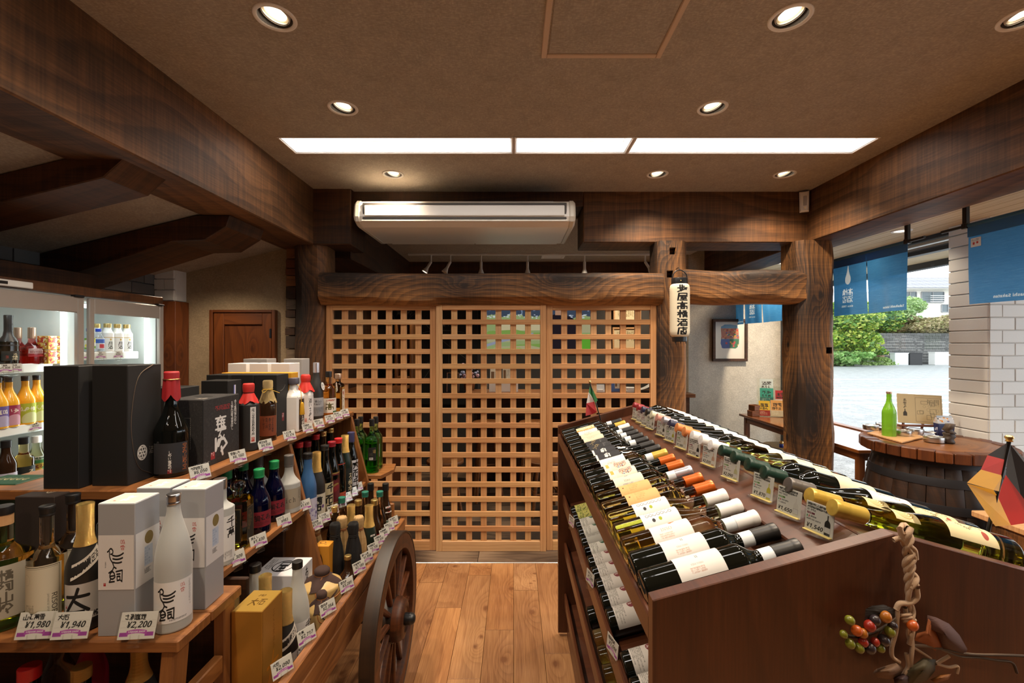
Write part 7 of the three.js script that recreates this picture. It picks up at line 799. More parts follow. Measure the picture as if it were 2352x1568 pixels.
// ---------------------------------------------------------------- window side: noren, table, barrel, picture, lantern
{
  seed(202);
  const blue = (c, w, h) => { bg(c, w, h, '#3a80b6'); for (let k = 0; k < 900; k++) { c.fillStyle = pick(['rgba(255,255,255,.05)', 'rgba(0,30,70,.06)']); c.fillRect(rnd(w), rnd(h), rnd(4, 40), 1.2); } };
  const flip = (c, w) => { c.translate(w, 0); c.scale(-1, 1); };
  const logo = cell(200, 262, (c, w, h) => { blue(c, w, h); flip(c, w); const wt = '#dfe9ee'; c.fillStyle = wt; c.beginPath(); c.moveTo(100, 46); c.lineTo(104, 46); c.quadraticCurveTo(106, 74, 118, 96); c.quadraticCurveTo(124, 124, 102, 128); c.quadraticCurveTo(80, 124, 86, 96); c.quadraticCurveTo(98, 74, 100, 46); c.fill(); row(c, '高橋', 74, 146, 27, 3.6, wt, 1.1); row(c, '酒店', 74, 178, 27, 3.6, wt, 1.1); txt(c, 'since 1905', 102, 222, 13, wt, 'sans-serif', 'center', 'bold'); });
  const words = cell(200, 262, (c, w, h) => { blue(c, w, h); flip(c, w); txt(c, 'Takahashi Saketen', 12, 244, 12, '#dfe9ee', 'sans-serif', 'left', 'bold'); }), plain = cell(200, 262, (c, w, h) => blue(c, w, h));
  const cm = {}, clothFor = (r) => cm[r.paper.uuid] ??= phy({ map: r.paper.map, transmission: 0.5, thickness: 0, roughness: 0.95 }), hemM = phy({ color: css(0x3f8cb8), roughness: 0.95, transmission: 0.6, thickness: 0 });
  const panel = (r, sd) => { const g = new THREE.PlaneGeometry(0.331, 0.44, 16, 10).rotateY(-Math.PI / 2), p = g.attributes.position; for (let i = 0; i < p.count; i++) { const f = (0.22 - p.getY(i)) / 0.44; p.setX(i, 0.012 * f * Math.sin(p.getZ(i) * 16 + sd) + 0.004 * f * Math.sin(p.getZ(i) * 47 + sd * 3 + p.getY(i) * 9)); p.setZ(i, p.getZ(i) * (1 - 0.02 * f)); } g.computeVertexNormals(); return rectUV(flat(g), r); };
  const NX = 2.475, noren = (name, label, z, list) => {
    const t = thing(name, label, 'noren curtain', [NX, 1.70, z]);
    list.forEach((r, k) => { const c = part(t, 'cloth_panel', panel(r, k * 1.7 + z), clothFor(r)); c.position.set(0, 0.22, -0.168 - k * 0.338); });
    part(t, 'top_hem', slab(-0.003, -0.001, 0.365, 0.44, -list.length * 0.338, -0.002), hemM); part(t, 'rod_sleeve', bar(V(0, 0.43, -list.length * 0.338), V(0, 0.43, 0), 0.011), hemM); return t;
  };
  noren('noren_curtain', 'long blue noren curtain with white drop and shop name, behind the right post', -2.855, [words, logo, words, logo, plain, logo, words]); noren('noren_curtain', 'blue noren curtain panel at the right edge in front of the brick pillar', -0.79, [plain, words, logo, plain, words]);
  { const t = thing('label_tag', 'small white care tag with red marks on the right noren', 'tag', [NX - 0.008, 2.03, -2.43]); part(t, 'tag_cloth', card(0.05, 0.045, cell(60, 50, (c, w, h) => { bg(c, w, h, '#e4e2e0'); row(c, some(3), 8, 6, 12, 1.5, '#888'); c.fillStyle = '#b83a34'; c.fillRect(12, 24, 12, 14); c.fillRect(34, 22, 12, 12); })).rotateY(-Math.PI / 2), sheets[sheets.length - 1].paper); part(t, 'stitching', slab(0.001, 0.002, -0.024, 0.024, -0.027, 0.027, 'x', 0.0003), M.white); }
  for (const [a, b, l, br] of [[-2.74, -5.06, 'dark curtain rod carrying the long noren', [-2.86, -4.0, -5.0]], [-0.7, -2.63, 'dark curtain rod carrying the noren at the right edge', [-2.49, -1.0]]]) { const t = thing('curtain_rod', l, 'curtain rod', [NX, 2.13, 0]); part(t, 'rod', bar(V(0, 0, a), V(0, 0, b), 0.009), M.black); for (const z of br) part(t, 'bracket', mg([slab(-0.012, 0.012, -0.012, 0.135, z - 0.012, z + 0.012), mv(cbox(0.03, 0.03, 0.03), 0, 0, z)]), M.black); }
  // framed picture
  { const t = thing('framed_picture', 'framed colourful print in a dark frame on the pale wall', 'picture', at(1676, 781, 5.055)), w = 0.387, h = 0.469, r = cell(260, 320, (c, cw, ch) => { bg(c, cw, ch, '#ece8de'); c.save(); c.beginPath(); c.moveTo(48, 34); for (let k = 0; k <= 24; k++) { const a = k / 24 * 6.2832; c.lineTo(130 + 78 * Math.sign(Math.cos(a)) * Math.pow(Math.abs(Math.cos(a)), 0.35) + rnd(-6, 6), 128 + 104 * Math.sign(Math.sin(a)) * Math.pow(Math.abs(Math.sin(a)), 0.35) + rnd(-6, 6)); } c.clip(); bg(c, cw, ch, '#6f9bbb'); c.fillStyle = '#b8705a'; c.fillRect(40, 58, 180, 90); for (let k = 0; k < 40; k++) { c.fillStyle = pick(['#c83a34', '#d8b04a', '#3a7a5a', '#4a6aa8', '#8a3a2c', '#e0c8a0']); c.fillRect(60 + rnd(130), 60 + rnd(80), rnd(4, 20), rnd(4, 16)); } c.fillStyle = '#4a62a8'; c.fillRect(40, 152, 90, 90); c.fillStyle = '#3f7a5a'; c.fillRect(130, 150, 90, 90); for (let k = 0; k < 9; k++) { c.fillStyle = pick(['#c8404a', '#d8b45a']); c.fillRect(54 + rnd(150), 158 + rnd(60), 14, 16); } c.restore(); });
    part(t, 'frame', mg([slab(-w / 2, w / 2, h / 2 - 0.03, h / 2, -0.015, 0.02), slab(-w / 2, w / 2, -h / 2, -h / 2 + 0.03, -0.015, 0.02), slab(-w / 2, -w / 2 + 0.03, -h / 2 + 0.03, h / 2 - 0.03, -0.015, 0.02, 'y'), slab(w / 2 - 0.03, w / 2, -h / 2 + 0.03, h / 2 - 0.03, -0.015, 0.02, 'y')]), M.darkwood); part(t, 'print', card(w - 0.06, h - 0.06, r), r.paper); part(t, 'backing', slab(-w / 2 + 0.01, w / 2 - 0.01, -h / 2 + 0.01, h / 2 - 0.01, -0.014, -0.004), M.white); const gp = part(t, 'glass_pane', new THREE.PlaneGeometry(w - 0.06, h - 0.06), M.pane); gp.position.z = 0.012; }
  // lantern
  { const t = thing('paper_lantern', 'cylindrical white paper lantern with bold black characters on the centre post', 'lantern', at(1561, 790, 3.13).setY(1.515)); const rr = 0.0665, pts = []; for (let k = 0; k <= 48; k++) { const f = k / 48, e = Math.min(1, Math.min(f, 1 - f) * 9); pts.push([rr * (0.74 + 0.26 * Math.sqrt(1 - (1 - e) * (1 - e))) - (k % 2 ? 0.0012 : 0), 0.02 + f * 0.365]); }
    const r = cell(400, 360, (c, w, h) => { bg(c, w, h, '#e9e0c6'); [...'歩屋高橋酒店'].forEach((ch, i) => { c.save(); c.translate(104, 16 + i * 56); c.scale(1.15, 0.86); brush(c, ch, 0, 0, 52, 9.5, '#131211'); c.restore(); }); }), g = lathe(pts, 44), u = g.attributes.uv.array; for (let k = 0; k < u.length; k += 2) { u[k] = (u[k] * 1.0 + 0.86) % 1; }
    const body = new THREE.LatheGeometry(pts.map(([a, b]) => new THREE.Vector2(a, b)), 44, -Math.PI * 0.66, Math.PI * 2); rectUV(flat(body), r); part(t, 'paper_body', rectUV(flat(new THREE.LatheGeometry(pts.map(([a, b]) => new THREE.Vector2(a, b)), 44, -Math.PI * 0.68, Math.PI * 2)), r), phy({ map: r.paper.map, roughness: 0.8 }));
    part(t, 'top_cap', lathe([[0.05, 0.375], [0.054, 0.38], [0.054, 0.42], [0.048, 0.424], [0, 0.424]], 30), M.black); part(t, 'bottom_cap', lathe([[0, -0.014], [0.046, -0.014], [0.048, -0.01], [0.048, 0.024], [0.044, 0.03]], 30), M.black); part(t, 'handle', tube([[-0.05, 0.41, 0], [-0.046, 0.445, 0], [-0.02, 0.475, 0], [0.012, 0.478, 0], [0.045, 0.45, 0], [0.052, 0.41, 0]], 0.004, 26, 6), M.black); part(t, 'hook', tube([[0.0, 0.476, 0], [0.004, 0.5, -0.03], [0.008, 0.5, -0.09]], 0.003, 12, 6), M.iron); for (const a of [-0.2, 2.9]) part(t, 'stud', mv(flat(new THREE.SphereGeometry(0.004, 8, 6)), 0.055 * Math.sin(a), 0.4, 0.055 * Math.cos(a)), M.gold); for (const a of [-1, 0, 1]) part(t, 'foot', mv(cyl(0.003, 0.003, 0.012, 8), a * 0.035, -0.02, 0.02), M.black); }
  // window table
  { const t = thing('window_table', 'long brown wooden table along the shop window behind the right post', 'table', [0, 0, 0]); part(t, 'tabletop', slab(2.385, 2.93, 0.727, 0.75, -4.82, -3.15, 'z'), woodMat(T.honey, 0.22, 0.0001, { color: rgb(0.8, 0.65, 0.5), clearcoat: 0.6, clearcoatRoughness: 0.15 })); part(t, 'apron', mg([slab(2.42, 2.44, 0.665, 0.727, -4.75, -3.2, 'z'), slab(2.42, 2.9, 0.665, 0.727, -4.77, -4.75), slab(2.42, 2.9, 0.665, 0.727, -3.22, -3.2)]), M.table); for (const [x, z] of [[2.435, -4.75], [2.88, -4.75], [2.435, -3.2], [2.88, -3.2]]) part(t, 'leg', slab(x - 0.022, x + 0.022, 0, 0.727, z - 0.022, z + 0.022, 'y'), M.table); }
  makeStool('stool', 'round pale wooden stool under the window table', 2.56, 4.35, 0.52, 0.165, woodMat(T.siding, 0.5, 0.0002, { color: rgb(0.75, 0.72, 0.55) }));
  { // books in a clear holder, masu boxes
    const h = thing('book_holder', 'clear acrylic tiered holder for books on the window table', 'holder', [2.62, 0.752, -4.62], -0.35); part(h, 'tray', mg([slab(-0.12, 0.14, 0, 0.004, -0.13, 0.05), plank(V(-0.12, 0.03, 0.052), V(0.14, 0.03, 0.052), 0.06, 0.003, V(0, 0, 1)), plank(V(-0.12, 0.1, -0.015), V(0.14, 0.1, -0.015), 0.2, 0.003, V(0, 0, 1)), plank(V(-0.12, 0.15, -0.08), V(0.14, 0.15, -0.08), 0.3, 0.003, V(0, 0, 1))]), M.acrylic); part(h, 'back_rest', plank(V(-0.12, 0.2, -0.125), V(0.14, 0.2, -0.125), 0.36, 0.003, V(0, 0, 1)), M.acrylic);
    const book = (l, c1, c2, ox, y, oz, w = 0.1, hh = 0.15) => { const r = cell(100, 146, (c, cw, ch) => { bg(c, cw, ch, c1); c.fillStyle = c2; c.fillRect(0, ch * 0.62, cw, ch * 0.38); row(c, some(2), 18, 26, 30, 4, '#2a2420'); row(c, some(3), 12, 64, 20, 3, '#2a2420'); small(c, 10, 100, 80, 36, 3, '#f0e8d0', false); }), t = thing('book', l, 'book', V(ox, y, oz).applyAxisAngle(V(0, 1, 0), -0.35).add(V(2.62, 0.752, -4.62)), -0.35), g = new THREE.Group(); g.name = 'volume'; t.add(g); g.rotation.x = -0.16; part(g, 'pages', mv(cbox(w, hh, 0.012), 0, hh / 2, 0), M.white); part(g, 'cover', mv(card(w + 0.002, hh + 0.002, r), 0, hh / 2, 0.0068), r.paper); };
    book('orange paperback standing at the front right of the holder', '#e0a860', '#d0bfa0', 0.045, 0.006, 0.03, 0.115, 0.16); book('yellow and red paperback at the front left of the holder', '#e8c23a', '#a02a24', -0.07, 0.006, 0.03, 0.1, 0.15); book('teal paperback in the middle tier of the holder', '#3aa08a', '#2f6f68', -0.04, 0.13, -0.035, 0.12, 0.15); book('pale blue and red paperback on the top tier of the holder', '#c9d4d2', '#7fb0b8', -0.03, 0.21, -0.1, 0.12, 0.16); book('crimson paperback beside the teal one', '#b02a30', '#d8c8c0', 0.085, 0.12, -0.035, 0.09, 0.14);
    const masu = (l, x, y, z, a) => { const t = thing('masu_box', l, 'box', [x, y, z], a); part(t, 'wall', mg([slab(-0.042, 0.042, 0, 0.055, 0.034, 0.042), slab(-0.042, 0.042, 0, 0.055, -0.042, -0.034), slab(-0.042, -0.034, 0, 0.055, -0.034, 0.034, 'z'), slab(0.034, 0.042, 0, 0.055, -0.034, 0.034, 'z')]), M.table); part(t, 'bottom', slab(-0.034, 0.034, 0, 0.008, -0.034, 0.034), M.table); }; masu('square wooden sake cup, lower left of the pile on the window table', 2.455, 0.751, -4.66, 0.1); masu('square wooden sake cup stacked on top of the pile', 2.475, 0.807, -4.67, 0.25);
    { const t = thing('price_stand', 'small clear bottle-shaped trinket with gold top on the stool', 'ornament', [2.5, 0.521, -4.25]); part(t, 'body', lathe([[0, 0], [0.018, 0], [0.018, 0.03], [0, 0.03]], 16), phy({ color: css(0x2a3a9a), roughness: 0.4 })); part(t, 'top', mv(flat(new THREE.SphereGeometry(0.017, 14, 10)), 0, 0.045, 0), M.gold); }
  }
  { // barrel with a block-edged top
    const bx = 2.54, bz = -2.75, t = thing('barrel', 'dark wooden barrel with black hoops serving as a table by the window', 'barrel', [bx, 0, bz]), R0 = (y) => 0.285 + 0.065 * (1 - Math.pow((y - 0.42) / 0.42, 2)), n = 26, bm2 = [0.16, 0.12, 0.2].map((v) => woodMat(T.beam, 0.6, 0.0012, { color: rgb(v, v * 0.85, v * 0.78) }));
    for (let k = 0; k < n; k++) { const a0 = k / n * 6.2832 + 0.006, a1 = (k + 1) / n * 6.2832 - 0.006, pos = [], uv = [], idx = []; for (let i = 0; i <= 12; i++) { const y = i / 12 * 0.84, r = R0(y); for (const [a, q] of [[a0, -0.02], [a0, 0], [(a0 + a1) / 2, 0.0012], [a1, 0], [a1, -0.02]]) { pos.push(Math.cos(a) * (r + q), y, Math.sin(a) * (r + q)); uv.push(y + k * 0.37, a * r); } } for (let i = 0; i < 12; i++) for (let j = 0; j < 4; j++) { const A = i * 5 + j, B = A + 5; idx.push(A, B, A + 1, A + 1, B, B + 1); } const g = new THREE.BufferGeometry(); g.setAttribute('position', new THREE.Float32BufferAttribute(pos, 3)); g.setAttribute('uv', new THREE.Float32BufferAttribute(uv, 2)); g.setIndex(idx); g.computeVertexNormals(); part(t, 'stave', g, pick(bm2)); }
    for (const [y, h] of [[0.05, 0.05], [0.2, 0.045], [0.56, 0.045], [0.70, 0.045], [0.8, 0.04]]) part(t, 'hoop', lathe([[R0(y), y], [R0(y) + 0.004, y], [R0(y + h) + 0.004, y + h], [R0(y + h), y + h]], 48), M.iron);
    const top = thing('round_tabletop', 'round wooden top edged with wood blocks on the barrel', 'tabletop', [bx, 0.842, bz]); part(top, 'disc', lathe([[0, 0], [0.29, 0], [0.29, 0.056], [0, 0.056]], 48), M.honey); const bm3 = [1, 0.8, 0.9, 0.7].map((v) => woodMat(T.honey, 0.45, 0.0005, { color: rgb(0.5 * v, 0.36 * v, 0.29 * v) })); for (let k = 0; k < 30; k++) { const a = (k + 0.5) / 30 * 6.2832, h = rnd(0.056, 0.062); const m = part(top, 'edge_block', mv(cbox(0.075, h, 0.0715 * 0.98, 'y', 0.004), 0.3225 + rnd(-0.003, 0.003), h / 2 - 0.002, 0), pick(bm3)); m.rotation.y = -a; }
    const Y = 0.902, on2 = (px, py) => onY(px, py, Y);
    stand(bottle('sake_bottle', 'bright green sake bottle with pale cap on the barrel', 'bottle', { kind: 'sake', k: { h: 0.285, R: 0.037, sh: 0.52, nh: 0.84, nr: 0.0135, cap: 0.014 }, glass: 'lime', cap: 'champagne' }), on2(2042, 1003));
    const eas = thing('easel', 'small red brown wooden easel on the barrel', 'easel', on2(2112, 996), -0.1); part(eas, 'ledge', mv(cbox(0.27, 0.012, 0.03, 'x'), 0, 0.055, 0.01), M.redwood); for (const [x0, x1, z] of [[-0.08, -0.11, 0.02], [0.08, 0.11, 0.02], [0.06, 0.06, -0.07]]) part(eas, 'leg', plank(V(x0, 0.16, -0.03), V(x1, 0, z), 0.014, 0.01, V(0, 0, 1)), M.redwood);
    const bd = cell(300, 210, (c, w, h) => { bg(c, w, h, '#d8c092'); c.fillStyle = '#cdb384'; c.fillRect(112, 0, 188, 16); c.fillStyle = '#3f382c'; column(c, '獺祭の'.replace('獺祭', '鳥香'), 40, 36, 20, 2.2, '#3f382c'); c.beginPath(); c.moveTo(46, 108); c.lineTo(52, 108); c.lineTo(52, 122); c.lineTo(62, 136); c.lineTo(62, 158); c.lineTo(36, 158); c.lineTo(36, 136); c.lineTo(46, 122); c.fill(); c.strokeStyle = '#57503f'; c.lineWidth = 1.6; c.strokeRect(120, 24, 170, 170); for (let k = 0; k < 7; k++) c.strokeRect(rnd(124, 230), rnd(28, 150), rnd(20, 50), rnd(14, 36)); small(c, 200, 34, 80, 60, 7, '#6a614c'); for (let k = 0; k < 5; k++) { c.beginPath(); c.arc(rnd(136, 270), rnd(60, 180), rnd(7, 14), 0, 7); c.stroke(); } });
    const bt = thing('display_board', 'buff printed board resting on the little easel', 'board', eas.position.clone().add(V(0, 0.062, -0.0)), -0.1); const bg2 = new THREE.Group(); bg2.name = 'panel'; bt.add(bg2); bg2.rotation.x = -0.14; bg2.rotation.z = -0.05; part(bg2, 'board', mv(cbox(0.27, 0.19, 0.006), 0, 0.098, 0.008), M.siding); part(bg2, 'print', mv(card(0.268, 0.188, bd), 0, 0.098, 0.0115), bd.paper);
    const tray = thing('wooden_tray', 'thin pale wooden tray under the tins on the barrel', 'tray', [0, 0, 0]); part(tray, 'board', boxUV(extrude([[1992, 996], [2072, 1018], [2126, 1005], [2040, 985]].map(([x, y]) => { const v = on2(x, y); return [v.x, -v.z]; }), 0.008, 0.001).rotateX(-Math.PI / 2), 'x').translate(0, Y, 0), M.cedar); part(tray, 'clip', mv(cbox(0.004, 0.05, 0.004), on2(2012, 985).x, Y + 0.025, on2(2012, 985).z), M.iron);
    const tinL = ['at the far left', 'behind, left of the middle', 'front, left of the middle', 'behind, right of the middle', 'front middle', 'at the right of the tray', 'alone at the front right of the barrel']; [[2000, 985], [2030, 982], [2038, 992], [2066, 984], [2074, 998], [2102, 994], [2146, 1010]].forEach(([x, y], i) => { const b = on2(x, y + 4), tt = thing('tin', `round silver tin with clear lid ${tinL[i]}`, 'tin', b.setY(Y + (i < 6 ? 0.008 : 0)), 0, 'round tins on the barrel'), r = i === 6 ? 0.05 : 0.043; part(tt, 'body', lathe([[0, 0], [r - 0.002, 0], [r, 0.002], [r, 0.012], [r + 0.0015, 0.0125], [r + 0.0015, 0.03], [r - 0.001, 0.032], [r - 0.006, 0.032], [r - 0.006, 0.029]], 32), M.steel); part(tt, 'lid_window', flat(new THREE.CircleGeometry(r - 0.006, 28)).rotateX(-Math.PI / 2).translate(0, 0.0295, 0), phy({ color: rgb(0.5, 0.52, 0.5), roughness: 0.08, metalness: 0.2 })); });
    { const s = thing('snack_bag', 'blue and white foil snack bag beside the pillar', 'bag', on2(2168, 1001), -0.2), g = new THREE.BoxGeometry(0.085, 0.12, 0.045, 6, 8, 4), p = g.attributes.position; for (let i = 0; i < p.count; i++) { const f = p.getY(i) / 0.06, k = 1 - 0.75 * Math.pow(Math.abs(f), 3); p.setZ(i, p.getZ(i) * k + rnd(-0.002, 0.002)); p.setX(i, p.getX(i) * (1 + 0.05 * f) + rnd(-0.001, 0.001)); p.setY(i, p.getY(i) + 0.06); } g.computeVertexNormals(); const r = cell(100, 120, (c, w, h) => { bg(c, w, h, '#c9ccd2'); c.fillStyle = '#26305c'; c.fillRect(0, 40, w, 80); for (let k = 0; k < 14; k++) { c.fillStyle = pick(['#d88a3a', '#5a78b8', '#fff', '#333']); c.fillRect(rnd(w), rnd(26), 12, 6); } row(c, some(3), 20, 64, 18, 2.4, '#e8e8f0'); }); part(s, 'bag', rectUV(flat(g), r), r.gloss); part(s, 'seal_edge', mv(cbox(0.085, 0.012, 0.003), 0, 0.124, 0), M.steel); }
    { const s = thing('wood_figure', 'small rough brown wooden figure beside the pillar', 'figure', on2(2180, 1017)); part(s, 'lower', timber(0.06, 0.05, 0.05, 33, { m: 8, n: 14, lump: 0.1 }), M.old); const m = part(s, 'upper', timber(0.055, 0.042, 0.042, 37, { m: 8, n: 14, lump: 0.12 }), M.old); m.position.y = 0.058; }
    { const s = thing('paper_slip', 'loose white paper slip lying on the barrel', 'paper', on2(2132, 998).setY(Y + 0.012)); const g = new THREE.PlaneGeometry(0.1, 0.07, 6, 1).rotateX(-Math.PI / 2), p = g.attributes.position; for (let i = 0; i < p.count; i++) p.setY(i, 0.012 * Math.abs(p.getX(i)) / 0.05 + 0.004 * Math.sin(p.getZ(i) * 40)); g.computeVertexNormals(); part(s, 'sheet', g, phy({ color: rgb(0.85, 0.84, 0.82), roughness: 0.7, side: THREE.DoubleSide })); part(s, 'printed_line', slab(-0.03, 0.03, 0.01, 0.0105, -0.005, 0.005, 'x', 0.0001), std({ color: rgb(0.4, 0.4, 0.4) })); }
  }
  { const t = thing('wood_stump', 'charred square wood stump with pale sawn top at the right edge', 'stump', [2.62, 0, -2.13]); part(t, 'trunk', timber(0.6, 0.5, 0.42, 51, { sq: 6, lump: 0.03 }), woodMat(T.log, 0.7, 0.008, { color: rgb(0.55, 0.5, 0.45) })); part(t, 'sawn_top', mv(cbox(0.52, 0.03, 0.44, 'x', 0.004), 0, 0.613, 0), M.cedar); }
}
// ---------------------------------------------------------------- outside: street, hedge, wall, house
{
  seed(303); const GY = -0.15;
  const road = struct('ground', null); part(road, 'asphalt', slab(3.16, 90, GY - 0.2, GY, -90, 40), std({ map: T.grit, color: rgb(0.6, 0.64, 0.64), roughness: 0.55 })); part(road, 'pavement', slab(3.16, 4.6, GY, GY + 0.1, -30, 20), std({ map: T.grit, color: rgb(1.0, 1.0, 0.98), roughness: 0.8 }));
  const paint = std({ color: rgb(0.86, 0.88, 0.88), roughness: 0.7 }); for (let k = 0; k < 7; k++) { const m = part(road, 'road_marking', mv(cbox(16, 0.006, 0.32), 17, GY + 0.003, -9.2 - k * 1.15), paint); m.rotation.y = 0.0; } part(road, 'road_marking', mv(cbox(30, 0.006, 0.2), 18, GY + 0.003, -21), paint);
  struct('ceiling_outdoor', mg([slab(3.2, 4.1, 2.30, 2.36, -14, 4)]), M.siding); struct('trim_5', slab(4.1, 4.18, 2.24, 2.42, -14, 4, 'z'), std({ color: rgb(0.03, 0.03, 0.03), roughness: 0.6 }));
  const sw = struct('wall_outdoor', null); part(sw, 'siding_base', slab(3.05, 3.24, GY, 2.3, -9, -5.32), M.mortar); for (let k = 0; k < 27; k++) part(sw, 'siding_board', slab(3.03, 3.25, GY + k * 0.0905, GY + k * 0.0905 + 0.086, -9, -5.30), brickMats[k % 3]);
  // far block wall
  const wall = struct('wall_garden', null), bmat = [0.20, 0.17, 0.23].map((v) => std({ map: T.grit, color: rgb(v * 1.6, v * 1.6, v * 1.55), roughness: 0.9 })), bgeo = cbox(0.49, 0.22, 0.12, 'x', 0.008);
  for (let r = 0; r < 11; r++) for (let c = 0; c < 24; c++) part(wall, 'block', bgeo, bmat[(r * 7 + c * 3 + (c >> 2)) % 3]).position.set(25 + c * 0.5 + (r % 2) * 0.25, GY + 0.115 + r * 0.23, -37);
  // foliage: crowns of leaf quads (nobody could count the leaves: one part per plant)
  const leafG = new THREE.PlaneGeometry(0.16, 0.075); leafG.rotateX(-0.5);
  const crown = (name, label, cx, cy, d, rx, ry, n, cols, sz, trunk, group) => {
    d *= 1.4; cx *= 1.4; cy = EYE + (cy - EYE) * 1.4; rx *= 1.4; ry *= 1.4; sz *= 1.4; const t = thing(name, label, name === 'tree' || name === 'maple_tree' ? 'tree' : 'shrub', [cx, GY, -d], 0, group), im = new THREE.InstancedMesh(leafG, phy({ roughness: 0.6, transmission: 0.3, thickness: 0, side: THREE.DoubleSide }), n); im.name = 'foliage'; im.userData.kind = 'stuff'; const m = new THREE.Matrix4(), q = new THREE.Quaternion(), e = new THREE.Euler(), c = new THREE.Color();
    const blobs = [...Array(9)].map(() => [rnd(-0.7, 0.7) * rx, rnd(-0.65, 0.75) * ry, rnd(-0.5, 0.5) * rx, rnd(0.35, 0.55)]);
    for (let i = 0; i < n; i++) { const b = pick(blobs), a = rnd(6.283), z = rnd(-1, 1), s = Math.sqrt(1 - z * z), r = b[3] * Math.pow(rnd(), 0.4); q.setFromEuler(e.set(rnd(-1, 0.6), rnd(6.28), rnd(-0.5, 0.5))); const k = sz * rnd(0.7, 1.4); m.compose(V(b[0] + r * rx * s * Math.cos(a), cy - GY + b[1] + r * ry * z, b[2] + r * rx * s * Math.sin(a)), q, V(k, k, k)); im.setMatrixAt(i, m); im.setColorAt(i, c.set(pick(cols)).multiplyScalar(rnd(0.75, 1.25))); }
    t.add(im); if (trunk) for (const [x0, x1, w] of trunk) part(t, 'trunk', tube([[x0, 0, 0], [(x0 * 2 + x1) / 3, (cy - GY) * 0.5, 0.1], [x1, cy - GY + ry * 0.3, 0]], w, 12, 7), M.old); return t;
  };
  const green = [0x8fae3a, 0xa8c04a, 0x6f9a34, 0xc0c85a, 0x557d2c], deepG = [0x4a7a3a, 0x3a6430, 0x5f8f45], pale = [0x9ab878, 0xb8cf8a, 0x87a860], tan = [0xa89a72, 0xb8a880, 0x8f8258, 0x9a9a60];
  crown('tree', 'bushy yellow green tree left of the block wall across the street', at(1925, 0, 25).x, at(0, 765, 25).y, 25, 2.1, 1.4, 15000, green, 0.95, [[0.1, 0.3, 0.08], [-0.4, -0.7, 0.07]]); crown('tree', 'deeper green tree behind the block wall', at(1990, 0, 28).x, at(0, 752, 28).y, 28, 1.9, 1.7, 13000, [...green, ...deepG], 0.95, [[0, 0.2, 0.09]]); crown('tree', 'pale green tree in front of the tiled house', at(2065, 0, 29).x, at(0, 735, 29).y, 29, 2.2, 1.3, 11000, pale, 0.9, [[0, 0.1, 0.08]]);
  crown('maple_tree', 'spreading brownish maple above the block wall', at(2105, 0, 27.5).x, at(0, 748, 27.5).y, 27.5, 2.0, 0.7, 14000, tan, 0.7, [[0.2, 1.2, 0.09], [0.2, -0.9, 0.07]]); crown('maple_tree', 'brownish maple partly behind the pillar', at(2170, 0, 27.8).x, at(0, 752, 27.8).y, 27.8, 1.3, 0.8, 8000, [...tan, 0x8f9a58], 0.7, [[0, 0.2, 0.08]]);
  crown('shrub', 'low grassy shrub at the foot of the yellow green tree', at(1925, 0, 24.5).x, at(0, 826, 24.5).y, 24.5, 1.6, 0.45, 5000, [0x7fae5a, 0x9cc070, 0x5f9040], 1.1); crown('shrub', 'grass clump along the wall near the planters', at(2010, 0, 25.8).x, at(0, 832, 25.8).y, 25.8, 1.2, 0.3, 3000, [0x88a85a, 0xa0b870], 0.9); crown('shrub', 'small green plant growing in the clay planter', at(2015, 0, 25.2).x, at(0, 807, 25.2).y, 25.2, 0.7, 0.25, 1500, deepG.concat(green), 0.9);
  const D0 = 35.6, box = (name, l, cat, x0, x1, y0, y1, m, dep = 0.5) => { const a = at(x0, y1, D0), b = at(x1, y0, D0), t = thing(name, l, cat, [(a.x + b.x) / 2, name === 'planter' ? a.y : GY, -D0 - dep / 2]), w = b.x - a.x, h = b.y - (name === 'planter' ? a.y : GY); part(t, 'body', mv(cbox(w, h, dep, 'x', 0.02), 0, h / 2, 0), m); part(t, 'rim', mv(cbox(w + 0.05, 0.06, dep + 0.05, 'x', 0.01), 0, h - 0.03, 0), m); return t; };
  box('planter', 'reddish clay planter box on a green stand', 'planter', 2001, 2032, 809, 822, std({ color: rgb(0.42, 0.25, 0.18), roughness: 0.8 })); box('plant_stand', 'low white garden stand under the clay planter', 'stand', 2003, 2030, 822, 836, std({ color: rgb(0.5, 0.55, 0.5), roughness: 0.8 })); box('crate', 'grey white plastic crate by the wall', 'crate', 2056, 2087, 810, 836, std({ color: rgb(0.75, 0.8, 0.82), roughness: 0.6 })); box('water_tank', 'black rounded tub leaning by the wall', 'tub', 2090, 2119, 810, 837, M.black, 0.4); box('storage_box', 'white storage box beside the pillar across the street', 'storage box', 2148, 2190, 808, 836, M.white, 0.6);
  { const t = thing('wire_frame', 'small green metal frame standing left of the planter', 'frame', at(1994, 836, D0).setY(GY)), l = [], w = 0.45, h = 0.55; for (let k = 0; k < 4; k++) l.push(bar(V(-w / 2, k * h / 3, 0), V(w / 2, k * h / 3, 0), 0.014, 6), bar(V(-w / 2 + k * w / 3, 0, 0), V(-w / 2 + k * w / 3, h, 0), 0.014, 6)); part(t, 'bars', mg(l), std({ color: rgb(0.35, 0.55, 0.22), roughness: 0.6 })); part(t, 'foot', mv(cbox(0.4, 0.03, 0.2), 0, 0.0, 0), std({ color: rgb(0.35, 0.55, 0.22), roughness: 0.6 })); }
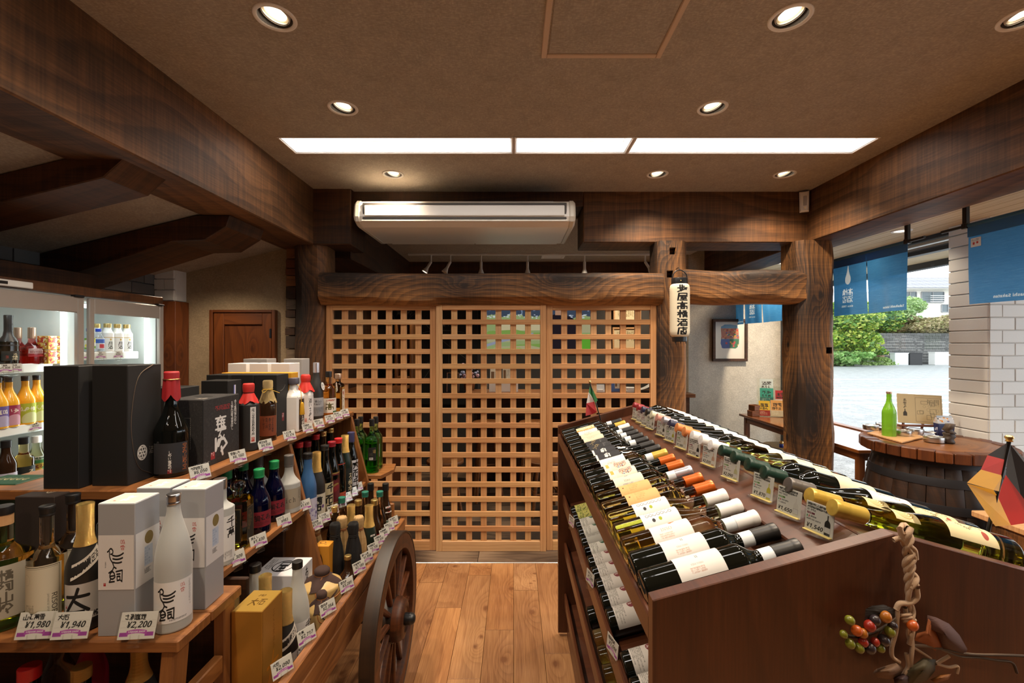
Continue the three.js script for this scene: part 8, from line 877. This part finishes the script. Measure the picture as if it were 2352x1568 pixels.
  // house
  { const D = 42, X0 = at(2040, 0, D).x, t = thing('house', 'cream two storey house with grey tiled roof across the street', 'house', [X0 * 1.38, EYE + (GY - EYE) * 1.38, -D * 1.38]), W = 9, E = at(0, 663, D).y - GY, wm = std({ color: rgb(0.82, 0.78, 0.7), roughness: 0.9 }); t.scale.setScalar(1.38); part(t, 'wall', slab(0, W, 0, E, -6, 0), wm);
    const rf = new THREE.Group(); rf.name = 'roof'; t.add(rf); const rm = [0.22, 0.2, 0.25].map((v) => std({ color: rgb(v, v, v * 1.08), roughness: 0.5 })), g = cbox(0.62, 0.05, 0.34, 'x', 0.01); for (let r = 0; r < 9; r++) for (let c = 0; c < 16; c++) { const x = -0.8 + c * 0.64; if (x > W + 0.4 - 0.0) continue; if (x > 6.2 - 0 && false) continue; const m = part(rf, 'tile', g, rm[(r * 5 + c * 3) % 3]); m.position.set(x + 0.3, E + 0.05 + r * 0.145, 0.75 - r * 0.31); m.rotation.x = 0.5; }
    part(rf, 'eaves', slab(-0.8, W + 0.6, E - 0.12, E, -0.2, 0.8), wm); const mullion = std({ color: rgb(0.3, 0.3, 0.3), roughness: 0.5 }), glass = phy({ color: rgb(0.12, 0.15, 0.16), roughness: 0.1 });
    for (const [x0, x1, y0, y1] of [[2074, 2103, 671, 692], [2116, 2166, 671, 694], [2162, 2190, 700, 716]]) { const a = at(x0, y1, D), b = at(x1, y0, D), wn = new THREE.Group(); wn.name = 'window'; t.add(wn); const xa = a.x - X0, xb = b.x - X0, ya = a.y - GY, yb = b.y - GY; part(wn, 'pane', slab(xa, xb, ya, yb, -0.02, 0.04), glass); part(wn, 'frame', mg([slab(xa, xb, ya - 0.06, ya, 0, 0.1), slab(xa, xb, yb, yb + 0.06, 0, 0.1), slab(xa - 0.06, xa, ya, yb, 0, 0.1), slab(xb, xb + 0.06, ya, yb, 0, 0.1), slab((xa + xb) / 2 - 0.03, (xa + xb) / 2 + 0.03, ya, yb, 0, 0.1)]), mullion); }
    const rl = []; for (let k = 0; k < 4; k++) rl.push(slab(at(2130, 0, D).x - X0, at(2166, 0, D).x - X0, at(0, 694, D).y - GY + k * 0.18, at(0, 694, D).y - GY + k * 0.18 + 0.05, 0.3, 0.35)); part(t, 'balcony_rail', mg(rl), M.white); }
}
renderer.render(scene, camera);
